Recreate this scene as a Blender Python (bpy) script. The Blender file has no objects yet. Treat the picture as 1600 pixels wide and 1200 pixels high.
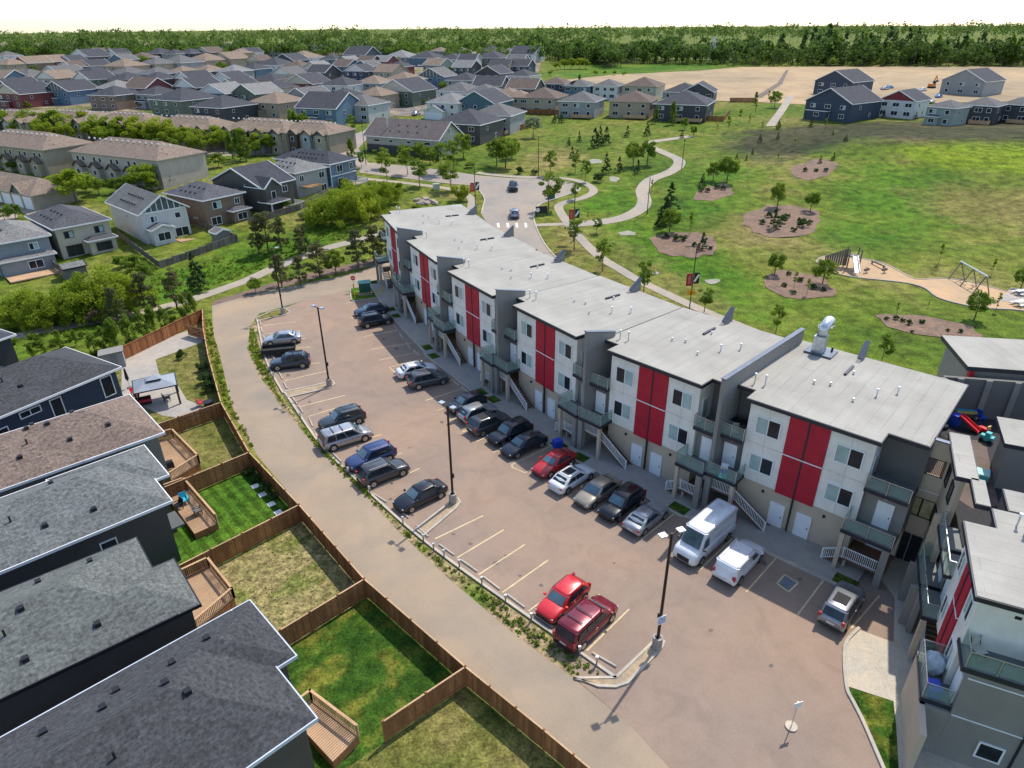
import bpy, bmesh, math, random
import numpy as np
from mathutils import Vector, Matrix
random.seed(7)
# ------------------------------------------------------------------ camera, sky, sun, exposure
SC = bpy.context.scene
COL = SC.collection
CAM_H = 36.0
F_PX, CX, CY = 1055.0, 800.0, 600.0            # focal length and centre in photograph pixels (1600 wide)
PITCH = math.atan((600.0 - 41.0) / F_PX)
ROLL = math.atan2(15.0, 1990.0)

def ray(px, py):
    u = (px - CX) / F_PX; v = -(py - CY) / F_PX
    c, s = math.cos(ROLL), math.sin(ROLL)
    u, v = c * u + s * v, -s * u + c * v
    return Vector((u, math.cos(PITCH) + v * math.sin(PITCH), -math.sin(PITCH) + v * math.cos(PITCH)))

cam = bpy.data.cameras.new('camera'); cam_o = bpy.data.objects.new('camera', cam); COL.objects.link(cam_o)
fw = ray(CX, CY); rt = ray(CX + F_PX, CY) - fw; up = ray(CX, CY - F_PX) - fw
M3 = Matrix((rt, up, -fw)).transposed()
cam_o.matrix_world = Matrix.Translation((0, 0, CAM_H)) @ M3.to_4x4()
cam.sensor_width = 36.0; cam.sensor_fit = 'HORIZONTAL'; cam.lens = F_PX / 1600.0 * 36.0
cam.clip_start = 0.5; cam.clip_end = 12000
SC.camera = cam_o

SUN_ELEV, SUN_DIR = math.radians(55), math.radians(53)     # direction towards the sun, angle from +X
world = bpy.data.worlds.new('World'); SC.world = world; world.use_nodes = True
wn = world.node_tree.nodes; wl = world.node_tree.links
sky = wn.new('ShaderNodeTexSky'); sky.sky_type = 'NISHITA'; sky.sun_disc = False
sky.sun_elevation = SUN_ELEV; sky.sun_rotation = math.pi / 2 - SUN_DIR
sky.air_density = 1.0; sky.dust_density = 1.2; sky.ozone_density = 1.0; sky.altitude = 600
wn['Background'].inputs['Strength'].default_value = 0.15
wl.new(sky.outputs[0], wn['Background'].inputs['Color'])
sun = bpy.data.lights.new('sun', 'SUN'); sun.energy = 2.8; sun.angle = math.radians(0.6); sun.color = (1.0, 0.94, 0.845)
sun_o = bpy.data.objects.new('sun', sun); COL.objects.link(sun_o)
sd = Vector((math.cos(SUN_ELEV) * math.cos(SUN_DIR), math.cos(SUN_ELEV) * math.sin(SUN_DIR), math.sin(SUN_ELEV)))
sun_o.rotation_euler = sd.to_track_quat('Z', 'Y').to_euler(); sun_o.location = (0, 0, 120)
SC.view_settings.view_transform = 'Standard'; SC.view_settings.look = 'None'
SC.view_settings.exposure = 0.85; SC.view_settings.gamma = 1.0; SC.view_settings.use_curve_mapping = False

# ------------------------------------------------------------------ terrain height and placing
def lerp_tab(v, xs, ys):
    if v <= xs[0]: return ys[0]
    for i in range(1, len(xs)):
        if v <= xs[i]:
            t = (v - xs[i-1]) / (xs[i] - xs[i-1]); return ys[i-1] + t * (ys[i] - ys[i-1])
    return ys[-1]
def sstep(v, a, b):
    t = min(1, max(0, (v - a) / (b - a))); return t * t * (3 - 2 * t)
TY = [0, 105, 140, 180, 260, 400, 600, 760]; TZV = [0, 0, 2.4, 4.8, 7.0, 10.5, 14.0, 15.0]
def TZ(x, y):
    z = lerp_tab(y, TY, TZV)
    if x > 50 and y > 110:
        z += sstep(x, 55, 115) * lerp_tab(y, [112, 140, 165, 184, 200, 222, 300], [0, .6, 2.6, 4.9, 4.0, 2.2, 1.0])
        if x < 130 and y < 200: z += .35 * math.sin(x * .11) * math.sin(y * .09) * sstep(y, 112, 130)
    if 40 < x <= 115 and 108 < y < 170:
        z -= .8 * math.sin(math.pi * (x - 40) / 75) * math.sin(math.pi * (y - 108) / 62)
    return z
def at(px, py, h=0.0):
    """the point of the terrain (lifted by h) that the pixel looks at"""
    r = ray(px, py)
    t = 5.0; step = 2.0
    f = lambda t: CAM_H + r.z * t - TZ(r.x * t, r.y * t) - h
    if f(t) < 0: return Vector((0, 0, 0))
    while t < 5000 and f(t + step) > 0:
        t += step; step = max(.5, t * .01)
    a, b = t, t + step
    for _ in range(30):
        m = (a + b) / 2
        if f(m) > 0: a = m
        else: b = m
    return Vector((r.x * a, r.y * a, CAM_H + r.z * a))
def atz(px, py, z=0.0):
    r = ray(px, py); t = (z - CAM_H) / r.z
    return Vector((r.x * t, r.y * t, z))
def ppm(p):                                       # photograph pixels per metre at a point
    d = (Vector(p) - Vector((0, 0, CAM_H))).dot(fw.normalized())
    return F_PX / d

# ------------------------------------------------------------------ object helpers
def tag(o, label=None, cat=None, group=None, kind=None):
    if label: o['label'] = label
    if cat: o['category'] = cat
    if group: o['group'] = group
    if kind: o['kind'] = kind
    return o
def empty(name, loc, rz=0.0, label=None, cat=None, group=None):
    o = bpy.data.objects.new(name, None); o.empty_display_size = .2; COL.objects.link(o)
    o.location = loc; o.rotation_euler = (0, 0, rz)
    return tag(o, label, cat, group)
def link(name, me, mat, parent=None, loc=(0, 0, 0), rz=0.0):
    o = bpy.data.objects.new(name, me); COL.objects.link(o)
    if mat is not None and not me.materials: me.materials.append(mat)
    o.parent = parent; o.location = loc
    if rz: o.rotation_euler = (0, 0, rz)
    return o
def copy_tree(o, parent=None):
    c = o.copy(); COL.objects.link(c); c.parent = parent
    for ch in KIDS(o): copy_tree(ch, c)
    return c
def KIDS(o): return list(o.children)

class MB:
    """collects boxes, bars, prisms; build() links them as one mesh"""
    def __init__(s): s.v = []; s.f = []; s.sm = False
    def quad(s, a, b, c, d):
        n = len(s.v); s.v += [tuple(a), tuple(b), tuple(c), tuple(d)]; s.f.append((n, n+1, n+2, n+3)); return s
    def tri(s, a, b, c):
        n = len(s.v); s.v += [tuple(a), tuple(b), tuple(c)]; s.f.append((n, n+1, n+2)); return s
    def box(s, x0, x1, y0, y1, z0, z1):
        n = len(s.v)
        s.v += [(x0,y0,z0),(x1,y0,z0),(x1,y1,z0),(x0,y1,z0),(x0,y0,z1),(x1,y0,z1),(x1,y1,z1),(x0,y1,z1)]
        s.f += [tuple(n+i for i in q) for q in ((0,3,2,1),(4,5,6,7),(0,1,5,4),(1,2,6,5),(2,3,7,6),(3,0,4,7))]
        return s
    def bar(s, a, b, w, h=None, upv=(0, 0, 1)):
        a = Vector(a); b = Vector(b); h = h or w; d = (b - a).normalized(); u = Vector(upv)
        sdv = d.cross(u)
        if sdv.length < 1e-4: sdv = d.cross(Vector((1, 0, 0)))
        sdv.normalize(); u = sdv.cross(d).normalized()
        n = len(s.v)
        for p in (a, b):
            for i, j in ((-1,-1),(1,-1),(1,1),(-1,1)): s.v.append(tuple(p + sdv*i*w/2 + u*j*h/2))
        s.f += [tuple(n+i for i in q) for q in ((0,1,2,3),(7,6,5,4),(0,4,5,1),(1,5,6,2),(2,6,7,3),(3,7,4,0))]
        return s
    def prism(s, poly, z0, z1):
        """poly: list of (x,y), counter-clockwise; z0/z1 numbers or lists"""
        m = len(poly); n = len(s.v)
        a = sum(poly[i][0]*poly[(i+1)%m][1]-poly[(i+1)%m][0]*poly[i][1] for i in range(m))
        Z0 = z0 if isinstance(z0, (list, tuple)) else [z0]*m; Z1 = z1 if isinstance(z1, (list, tuple)) else [z1]*m
        if a < 0: poly = poly[::-1]; Z0 = Z0[::-1]; Z1 = Z1[::-1]
        s.v += [(p[0], p[1], Z0[i]) for i, p in enumerate(poly)] + [(p[0], p[1], Z1[i]) for i, p in enumerate(poly)]
        s.f.append(tuple(n+i for i in range(m))[::-1]); s.f.append(tuple(n+m+i for i in range(m)))
        for i in range(m):
            j = (i+1) % m; s.f.append((n+i, n+j, n+m+j, n+m+i))
        return s
    def tube(s, pts, radii, seg=8, cap=True):
        n = len(s.v); pts = [Vector(p) for p in pts]
        for i, p in enumerate(pts):
            d = (pts[min(i+1, len(pts)-1)] - pts[max(i-1, 0)]).normalized()
            a = d.cross(Vector((0, 0, 1)))
            if a.length < 1e-3: a = Vector((1, 0, 0))
            a.normalize(); b = d.cross(a)
            for k in range(seg):
                t = 2*math.pi*k/seg; s.v.append(tuple(p + (a*math.cos(t) + b*math.sin(t))*radii[i]))
        for i in range(len(pts)-1):
            for k in range(seg):
                k2 = (k+1) % seg; s.f.append((n+i*seg+k, n+i*seg+k2, n+(i+1)*seg+k2, n+(i+1)*seg+k))
        if cap:
            s.f.append(tuple(n+k for k in range(seg))[::-1]); m = n+(len(pts)-1)*seg; s.f.append(tuple(m+k for k in range(seg)))
        return s
    def cyl(s, x, y, z0, z1, r, seg=12, r2=None):
        return s.tube([(x, y, z0), (x, y, z1)], [r, r if r2 is None else r2], seg)
    def mesh(s, name, uv=False, smooth=False):
        me = bpy.data.meshes.new(name); me.from_pydata(s.v, [], s.f); me.update()
        if uv: face_uv(me)
        if smooth or s.sm:
            for p in me.polygons: p.use_smooth = True
        return me
    def build(s, name, mat, parent=None, uv=False, smooth=False, loc=(0, 0, 0), rz=0.0):
        return link(name, s.mesh(name, uv, smooth), mat, parent, loc, rz)

def face_uv(me):
    """metre-scale texture coordinates laid out per face: u along the level, v up the slope"""
    uvl = me.uv_layers.new(name='UVMap'); co = [v.co for v in me.vertices]
    for p in me.polygons:
        n = p.normal; t = Vector((0, 0, 1)).cross(n)
        if t.length < .02: t = Vector((1, 0, 0))
        t.normalize(); b = n.cross(t)
        for li in p.loop_indices:
            c = co[me.loops[li].vertex_index]; uvl.data[li].uv = (c.dot(t), c.dot(b))

def drape(name, poly, mat, dz=.02, res=4.0, kind='structure', z=None):
    """a sheet laid on the terrain: poly is a list of (x, y)"""
    bm = bmesh.new(); vs = [bm.verts.new((p[0], p[1], 0)) for p in poly]; bm.faces.new(vs)
    bmesh.ops.recalc_face_normals(bm, faces=bm.faces)
    xs = [p[0] for p in poly]; ys = [p[1] for p in poly]
    if z is None and max(ys) > 104:
        bmesh.ops.triangulate(bm, faces=bm.faces[:])
        for i in range(int((max(xs)-min(xs))/res)):
            bmesh.ops.bisect_plane(bm, geom=bm.verts[:]+bm.edges[:]+bm.faces[:], plane_co=(min(xs)+(i+1)*res, 0, 0), plane_no=(1, 0, 0))
        for i in range(int((max(ys)-min(ys))/res)):
            bmesh.ops.bisect_plane(bm, geom=bm.verts[:]+bm.edges[:]+bm.faces[:], plane_co=(0, min(ys)+(i+1)*res, 0), plane_no=(0, 1, 0))
    for v in bm.verts: v.co.z = (TZ(v.co.x, v.co.y) if z is None else z) + dz
    for f in bm.faces:
        if f.normal.z < 0: f.normal_flip()
    bmesh.ops.recalc_face_normals(bm, faces=bm.faces)
    if len(bm.faces) and sum(f.normal.z for f in bm.faces) < 0: bmesh.ops.reverse_faces(bm, faces=bm.faces)
    me = bpy.data.meshes.new(name); bm.to_mesh(me); bm.free()
    o = link(name, me, mat); tag(o, kind=kind); return o
def px_poly(pts, h=0.0): return [(lambda v: (v.x, v.y))(at(p[0], p[1], h)) for p in pts]
def smooth_line(pts, n=6):
    out = []; P = [Vector((p[0], p[1])) for p in pts]
    for i in range(len(P)-1):
        p0 = P[max(i-1, 0)]; p1 = P[i]; p2 = P[i+1]; p3 = P[min(i+2, len(P)-1)]
        for k in range(n):
            t = k/n
            out.append(.5*((2*p1)+(p2-p0)*t+(2*p0-5*p1+4*p2-p3)*t*t+(3*p1-p0-3*p2+p3)*t**3))
    out.append(P[-1]); return [(p.x, p.y) for p in out]
def offset_line(line, d):
    out = []
    for i, p in enumerate(line):
        a = Vector(line[max(i-1, 0)]); b = Vector(line[min(i+1, len(line)-1)]); t = (b-a).normalized()
        out.append((p[0]-t.y*d, p[1]+t.x*d))
    return out
def ribbon(name, line, w0, w1, mat, dz=.03, h=None, kind='structure', parent=None):
    """strip along a line from offset w0 to w1; with h it is a raised kerb with sides"""
    L = offset_line(line, w0); R = offset_line(line, w1); mb = MB()
    for i in range(len(line)-1):
        q = [L[i], R[i], R[i+1], L[i+1]]
        Z = [TZ(*p)+dz for p in q]
        if h is None:
            mb.quad(*[(p[0], p[1], Z[k]) for k, p in enumerate(q)])
        else:
            mb.prism(q, [z-.05 for z in Z], [z+h for z in Z])
    me = mb.mesh(name)
    if h is None and sum(p.normal.z for p in me.polygons) < 0: me.flip_normals()
    o = link(name, me, mat, parent); 
    if parent is None: tag(o, kind=kind)
    return o
# ------------------------------------------------------------------ materials
MATS = {}
def new_mat(name):
    m = bpy.data.materials.new(name); m.use_nodes = True; MATS[name] = m
    nt = m.node_tree; return m, nt.nodes, nt.links, nt.nodes['Principled BSDF']
def NN(n, t, **kw):
    x = n.new(t)
    for k, v in kw.items():
        if k in x.inputs.keys(): x.inputs[k].default_value = v
        else: setattr(x, k, v)
    return x
def coord(n, l, kind, scale=(1, 1, 1)):
    if kind == 'pos':
        g = n.new('ShaderNodeNewGeometry'); out = g.outputs['Position']
    else:
        g = n.new('ShaderNodeTexCoord'); out = g.outputs[{'obj': 'Object', 'uv': 'UV'}[kind]]
    mp = n.new('ShaderNodeMapping'); mp.inputs['Scale'].default_value = scale; l.new(out, mp.inputs[0]); return mp.outputs[0]
def noise(n, l, vec, scale, detail=4, rough=.55, dist=0.0):
    t = NN(n, 'ShaderNodeTexNoise', Scale=scale, Detail=detail, Roughness=rough, Distortion=dist); l.new(vec, t.inputs['Vector']); return t.outputs['Fac']
def ramp(n, l, fac, stops, interp='LINEAR'):
    r = n.new('ShaderNodeValToRGB'); r.color_ramp.interpolation = interp
    e = r.color_ramp.elements
    while len(e) < len(stops): e.new(.5)
    for i, (p, c) in enumerate(stops):
        e[i].position = p; e[i].color = (c[0], c[1], c[2], 1) if isinstance(c, (tuple, list)) else (c, c, c, 1)
    l.new(fac, r.inputs[0]); return r.outputs[0]
def mix(n, l, fac, a, b, mode='MIX'):
    m = n.new('ShaderNodeMix'); m.data_type = 'RGBA'; m.blend_type = mode
    for sock, val in ((m.inputs[0], fac), (m.inputs[6], a), (m.inputs[7], b)):
        if isinstance(val, (int, float)): sock.default_value = val
        elif isinstance(val, (tuple, list)): sock.default_value = (val[0], val[1], val[2], 1)
        else: l.new(val, sock)
    return m.outputs[2]
def bump(n, l, b, h, strength=.3, dist=.02):
    bp = NN(n, 'ShaderNodeBump', Strength=strength, Distance=dist); l.new(h, bp.inputs['Height']); l.new(bp.outputs[0], b.inputs['Normal'])
def sc(c, k): return tuple(min(1, x*k) for x in c)

def plain(name, col, rough=.6, metal=0.0, var=.12, scale=1.5, bmp=0.0, coat=0.0, spec=.5, kind='obj'):
    if name in MATS: return MATS[name]
    m, n, l, b = new_mat(name)
    v = coord(n, l, kind); f = noise(n, l, v, scale, 5, .6)
    c = ramp(n, l, f, [(.3, sc(col, 1-var)), (.7, sc(col, 1+var))])
    l.new(c, b.inputs['Base Color']); b.inputs['Roughness'].default_value = rough; b.inputs['Metallic'].default_value = metal
    b.inputs['Coat Weight'].default_value = coat; b.inputs['Specular IOR Level'].default_value = spec
    if bmp: bump(n, l, b, noise(n, l, v, scale*12, 3), bmp, .02)
    return m
def paint(name, col, flake=.0):
    if name in MATS: return MATS[name]
    m, n, l, b = new_mat(name)
    v = coord(n, l, 'obj'); f = noise(n, l, v, 2.2, 4)
    l.new(ramp(n, l, f, [(.35, sc(col, .9)), (.7, sc(col, 1.08))]), b.inputs['Base Color'])
    b.inputs['Roughness'].default_value = .32; b.inputs['Metallic'].default_value = flake
    b.inputs['Coat Weight'].default_value = .7; b.inputs['Coat Roughness'].default_value = .05
    return m
def glass(name, col=(.015, .02, .025), rough=.04, spec=.9):
    if name in MATS: return MATS[name]
    m, n, l, b = new_mat(name)
    v = coord(n, l, 'obj'); f = noise(n, l, v, .8, 2)
    l.new(ramp(n, l, f, [(.3, sc(col, .6)), (.7, sc(col, 1.5))]), b.inputs['Base Color'])
    b.inputs['Roughness'].default_value = rough; b.inputs['Specular IOR Level'].default_value = spec
    return m
def shingle(name, col, dark=.55, lite=1.5, scale=1.0):
    if name in MATS: return MATS[name]
    m, n, l, b = new_mat(name)
    v = coord(n, l, 'uv', (scale, scale, 1))
    br = NN(n, 'ShaderNodeTexBrick', Scale=1.0)
    br.inputs['Brick Width'].default_value = .34; br.inputs['Row Height'].default_value = .17
    br.inputs['Mortar Size'].default_value = .012; br.inputs['Mortar Smooth'].default_value = .3; br.inputs['Bias'].default_value = 0.0
    br.offset = .37; br.inputs['Color1'].default_value = (0, 0, 0, 1); br.inputs['Color2'].default_value = (1, 1, 1, 1); br.inputs['Mortar'].default_value = (.2, .2, .2, 1)
    l.new(v, br.inputs['Vector'])
    big = noise(n, l, coord(n, l, 'obj'), .5, 5, .6); fine = noise(n, l, v, 4.5, 4, .7)
    c1 = ramp(n, l, br.outputs['Color'], [(.0, sc(col, dark)), (.5, col), (1.0, sc(col, lite))])
    c2 = mix(n, l, .55, c1, ramp(n, l, fine, [(.36, sc(col, .4)), (.64, sc(col, 1.75))]))
    c3 = mix(n, l, .4, c2, ramp(n, l, big, [(.3, .6), (.7, 1.3)]), 'MULTIPLY')
    l.new(c3, b.inputs['Base Color']); b.inputs['Roughness'].default_value = .92; b.inputs['Specular IOR Level'].default_value = .25
    bump(n, l, b, br.outputs['Fac'], .5, -.02)
    return m
def siding(name, col, pitch=.13, rough=.6):
    if name in MATS: return MATS[name]
    m, n, l, b = new_mat(name)
    v = coord(n, l, 'uv'); w = n.new('ShaderNodeTexWave'); w.wave_type = 'BANDS'; w.bands_direction = 'Y'; w.wave_profile = 'SAW'
    w.inputs['Scale'].default_value = 1/pitch/ (2*math.pi) * 3.14159/1.57; l.new(v, w.inputs['Vector'])
    f = noise(n, l, coord(n, l, 'obj'), .7, 5)
    c = mix(n, l, .12, ramp(n, l, f, [(.3, sc(col, .9)), (.7, sc(col, 1.1))]), ramp(n, l, w.outputs[1], [(0, .1), (.15, 1)]), 'MULTIPLY')
    l.new(c, b.inputs['Base Color']); b.inputs['Roughness'].default_value = rough
    bump(n, l, b, w.outputs[1], .35, .012)
    return m
def wood(name, col, board=.14, dirx=False, rough=.8, lite=1.35):
    if name in MATS: return MATS[name]
    m, n, l, b = new_mat(name)
    v = coord(n, l, 'obj', (1, 1, 1)); oi = n.new('ShaderNodeObjectInfo')
    g = noise(n, l, coord(n, l, 'obj', (9, 9, .8)), 1.6, 5, .6)
    big = noise(n, l, coord(n, l, 'pos'), .35, 3)
    c = ramp(n, l, g, [(.25, sc(col, .6)), (.5, col), (.8, sc(col, lite))])
    c = mix(n, l, .5, c, ramp(n, l, big, [(.35, .65), (.65, 1.25)]), 'MULTIPLY')
    gm = n.new('ShaderNodeNewGeometry'); c = mix(n, l, .8, c, ramp(n, l, gm.outputs['Random Per Island'], [(0, .62), (.5, 1.0), (1, 1.4)]), 'MULTIPLY')
    l.new(c, b.inputs['Base Color']); b.inputs['Roughness'].default_value = rough; b.inputs['Specular IOR Level'].default_value = .2
    return m
TURF_STOPS = {}
def turf(name, stops, s1=.08, s2=1.3, fine=7.0, stripe=None, zones=None):
    """grass: broad drifts, clumps and a fine blade-scale speckle"""
    if name in MATS: return MATS[name]
    m, n, l, b = new_mat(name)
    v = coord(n, l, 'pos')
    TURF_STOPS[name] = stops
    a = noise(n, l, v, s1, 6, .6, .4); c_ = noise(n, l, v, s2, 5, .65, .3); fi = noise(n, l, v, fine, 3, .7)
    col = ramp(n, l, a, stops)
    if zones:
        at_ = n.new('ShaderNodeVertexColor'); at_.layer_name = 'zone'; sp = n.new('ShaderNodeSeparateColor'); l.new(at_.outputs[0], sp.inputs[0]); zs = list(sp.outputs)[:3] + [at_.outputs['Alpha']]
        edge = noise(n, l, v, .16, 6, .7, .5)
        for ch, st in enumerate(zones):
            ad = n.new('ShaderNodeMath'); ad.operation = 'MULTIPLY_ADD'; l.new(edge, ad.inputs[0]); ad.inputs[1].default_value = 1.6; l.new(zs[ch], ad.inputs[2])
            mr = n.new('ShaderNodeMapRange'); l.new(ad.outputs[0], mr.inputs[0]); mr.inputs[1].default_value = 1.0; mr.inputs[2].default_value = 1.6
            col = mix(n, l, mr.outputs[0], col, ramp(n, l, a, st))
    col = mix(n, l, .85, col, ramp(n, l, c_, [(.34, .45), (.5, 1.0), (.66, 1.55)]), 'MULTIPLY')
    col = mix(n, l, .8, col, ramp(n, l, fi, [(.33, .4), (.52, 1.05), (.7, 1.6)]), 'MULTIPLY')
    if stripe:
        w = n.new('ShaderNodeTexWave'); w.wave_type = 'BANDS'; w.bands_direction = 'X'; w.inputs['Scale'].default_value = stripe[1]; w.inputs['Distortion'].default_value = 1.2; w.inputs['Detail'].default_value = 1
        mp = n.new('ShaderNodeMapping'); mp.inputs['Rotation'].default_value = (0, 0, stripe[0]); l.new(v, mp.inputs[0]); l.new(mp.outputs[0], w.inputs['Vector'])
        col = mix(n, l, .6, col, ramp(n, l, w.outputs[1], [(.35, .6), (.65, 1.35)]), 'MULTIPLY')
    l.new(col, b.inputs['Base Color']); b.inputs['Roughness'].default_value = 1.0; b.inputs['Specular IOR Level'].default_value = .1
    bump(n, l, b, fi, .7, .08)
    return m
def paving(name, col, var=.25, stain=.35, s1=.12, s2=1.1, fine=14., rough=.9, crack=0.0, grain=.45):
    if name in MATS: return MATS[name]
    m, n, l, b = new_mat(name)
    v = coord(n, l, 'pos')
    a = noise(n, l, v, s1, 6, .6, .6); c_ = noise(n, l, v, s2, 6, .65, .8); fi = noise(n, l, v, fine, 3, .7)
    cool = (col[0]*.93, col[1]*.99, col[2]*1.07); warm = (col[0]*1.08, col[1], col[2]*.9)
    co = ramp(n, l, a, [(.28, sc(cool, 1-var)), (.5, col), (.72, sc(warm, 1+var))])
    co = mix(n, l, stain, co, ramp(n, l, c_, [(.36, .62), (.5, 1.0), (.64, 1.22)]), 'MULTIPLY')
    co = mix(n, l, grain, co, ramp(n, l, fi, [(.36, .7), (.64, 1.3)]), 'MULTIPLY')
    if crack:
        vo = NN(n, 'ShaderNodeTexVoronoi', Scale=crack); vo.feature = 'DISTANCE_TO_EDGE'
        dm = mix(n, l, .25, v, noise_col(n, l, v, .5)); l.new(dm, vo.inputs['Vector'])
        msk = ramp(n, l, noise(n, l, v, .05, 3), [(.5, 0), (.56, 1)])
        k = ramp(n, l, vo.outputs['Distance'], [(.0, .72), (.010, 1.0)])
        co = mix(n, l, msk, co, mix(n, l, 1.0, co, k, 'MULTIPLY'))
    l.new(co, b.inputs['Base Color']); b.inputs['Roughness'].default_value = rough; b.inputs['Specular IOR Level'].default_value = .25
    bump(n, l, b, fi, .25, .015)
    return m
def noise_col(n, l, v, s):
    t = NN(n, 'ShaderNodeTexNoise', Scale=s, Detail=3); l.new(v, t.inputs['Vector']); return t.outputs['Color']
def leafmat(name, dark, lite, trans=.35):
    if name in MATS: return MATS[name]
    m, n, l, b = new_mat(name)
    v = coord(n, l, 'obj'); f = noise(n, l, v, 1.1, 4, .6)
    g = n.new('ShaderNodeNewGeometry'); oi = n.new('ShaderNodeObjectInfo')
    c = ramp(n, l, f, [(.3, dark), (.7, lite)])
    c = mix(n, l, .5, c, ramp(n, l, g.outputs['Random Per Island'], [(0, .55), (1, 1.45)]), 'MULTIPLY')
    c = mix(n, l, .6, c, ramp(n, l, oi.outputs['Random'], [(0, (.75, .85, .8)), (1, (1.3, 1.12, 1.0))]), 'MULTIPLY')
    l.new(c, b.inputs['Base Color']); b.inputs['Roughness'].default_value = .7; b.inputs['Specular IOR Level'].default_value = .2
    tr = n.new('ShaderNodeBsdfTranslucent'); l.new(c, tr.inputs['Color'])
    mx = n.new('ShaderNodeMixShader'); mx.inputs[0].default_value = trans
    l.new(b.outputs[0], mx.inputs[1]); l.new(tr.outputs[0], mx.inputs[2]); l.new(mx.outputs[0], n['Material Output'].inputs['Surface'])
    return m
def membrane(name, col):
    if name in MATS: return MATS[name]
    m, n, l, b = new_mat(name)
    v = coord(n, l, 'obj', (1, 1, 1)); mp = n.new('ShaderNodeMapping'); mp.inputs['Rotation'].default_value = (0, 0, math.pi/2); l.new(v, mp.inputs[0])
    br = NN(n, 'ShaderNodeTexBrick', Scale=1.0); br.inputs['Brick Width'].default_value = 7.5; br.inputs['Row Height'].default_value = .98
    br.inputs['Mortar Size'].default_value = .022; br.inputs['Mortar Smooth'].default_value = .4; br.inputs['Color1'].default_value = (.95, .95, .95, 1); br.inputs['Color2'].default_value = (1.04, 1.04, 1.04, 1); br.inputs['Mortar'].default_value = (.6, .6, .6, 1)
    br.offset = .4; l.new(mp.outputs[0], br.inputs['Vector'])
    a = noise(n, l, v, .25, 6, .6, .5); fi = noise(n, l, v, 9, 4, .7); sm = noise(n, l, coord(n, l, 'obj', (1.4, .12, 1)), 1.2, 5, .65)
    c = ramp(n, l, a, [(.3, sc(col, .84)), (.7, sc(col, 1.1))])
    brm = mix(n, l, ramp(n, l, noise(n, l, v, .4, 2), [(.35, .1), (.6, .9)]), (1, 1, 1), br.outputs['Color'])
    c = mix(n, l, 1.0, c, brm, 'MULTIPLY')
    c = mix(n, l, .6, c, ramp(n, l, fi, [(.3, .88), (.7, 1.1)]), 'MULTIPLY')
    c = mix(n, l, .5, c, ramp(n, l, sm, [(.3, .85), (.7, 1.1)]), 'MULTIPLY')
    l.new(c, b.inputs['Base Color']); b.inputs['Roughness'].default_value = .85; b.inputs['Specular IOR Level'].default_value = .3
    bump(n, l, b, br.outputs['Fac'], .2, -.01)
    return m
def clear_glass(name, col=(.55, .68, .63)):
    if name in MATS: return MATS[name]
    m, n, l, b = new_mat(name)
    f = noise(n, l, coord(n, l, 'obj'), 1.5, 2); l.new(ramp(n, l, f, [(.3, sc(col, .9)), (.7, sc(col, 1.1))]), b.inputs['Base Color'])
    b.inputs['Roughness'].default_value = .05
    tr = n.new('ShaderNodeBsdfTransparent'); tr.inputs[0].default_value = (.78, .86, .82, 1)
    mx = n.new('ShaderNodeMixShader'); mx.inputs[0].default_value = .84
    l.new(b.outputs[0], mx.inputs[1]); l.new(tr.outputs[0], mx.inputs[2]); l.new(mx.outputs[0], n['Material Output'].inputs['Surface'])
    return m

ASPH = paving('lot_asphalt', (.270, .196, .147), .13, .24, .07, .5, 16., grain=.3)
LANE = paving('lane_concrete', (.292, .230, .165), .13, .15, .14, .3, 12., grain=.25)
STREET = paving('street_concrete', (.29, .245, .20), .1, .2)
CONC = paving('concrete', (.33, .28, .22), .12, .25)
CONC_G = paving('concrete_grey', (.34, .305, .262), .12, .25)
KERB = paving('kerb_concrete', (.42, .375, .31), .15, .3, .5, 2.5)
DIRT = paving('dirt', (.36, .27, .17), .2, .5, .25, 1.6, 6.)
MULCH = paving('bark_mulch', (.185, .118, .080), .25, .8, .5, 2.2, 6.)
GRAVEL = paving('river_gravel', (.27, .26, .20), .2, .6, .6, 4., 10.)
SAND = paving('play_sand', (.43, .29, .165), .1, .2, .2, 1.2, 12.)
FIELD = paving('field_soil', (.33, .235, .13), .25, .5, .012, .09, 2.)
LINE_P = paving('stall_paint', (.58, .47, .27), .15, .55, .5, 3., 9.)
WHITE_P = paving('white_paint', (.66, .62, .56), .12, .5, .5, 3., 9.)
ST_WILD = [(.30, (.056, .100, .010)), (.45, (.092, .132, .014)), (.57, (.138, .150, .026)), (.72, (.205, .165, .062))]
ST_VIV = [(.32, (.034, .098, .007)), (.55, (.072, .142, .010)), (.72, (.140, .165, .022))]
ST_ROUGH_SHADE = [(.3, (.030, .036, .015)), (.5, (.055, .054, .023)), (.75, (.10, .082, .045))]  # rough brownish bank grass, darkened further to paint in a cloud's shadow
ST_DRY = [(.3, (.105, .105, .022)), (.5, (.175, .148, .045)), (.72, (.26, .195, .085))]
ST_FLD = [(.3, (.105, .165, .009)), (.5, (.138, .190, .011)), (.75, (.185, .205, .020))]
GRASS = turf('grass_wild', ST_WILD, .045, .5, 4., zones=[ST_VIV, ST_ROUGH_SHADE, ST_DRY, ST_FLD])
GRASS_V = turf('grass_vivid', ST_VIV, .06, .6, 5.)
GRASS_F = turf('grass_field', [(.3, (.155, .20, .010)), (.5, (.20, .25, .012)), (.75, (.27, .28, .03))], .03, .35, 3.)
GRASS_Y = turf('grass_dry', ST_DRY, .12, 1.1, 6.)
LAWN_DK = turf('lawn_deep_green', [(.36, (.020, .055, .007)), (.5, (.040, .085, .010)), (.64, (.125, .130, .020))], .45, 1.2, 6.)
LAWN_ST = turf('lawn_mown_stripes', [(.3, (.03, .085, .008)), (.7, (.07, .13, .012))], .2, 1.2, 6., (math.radians(-42), .30))
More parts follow.
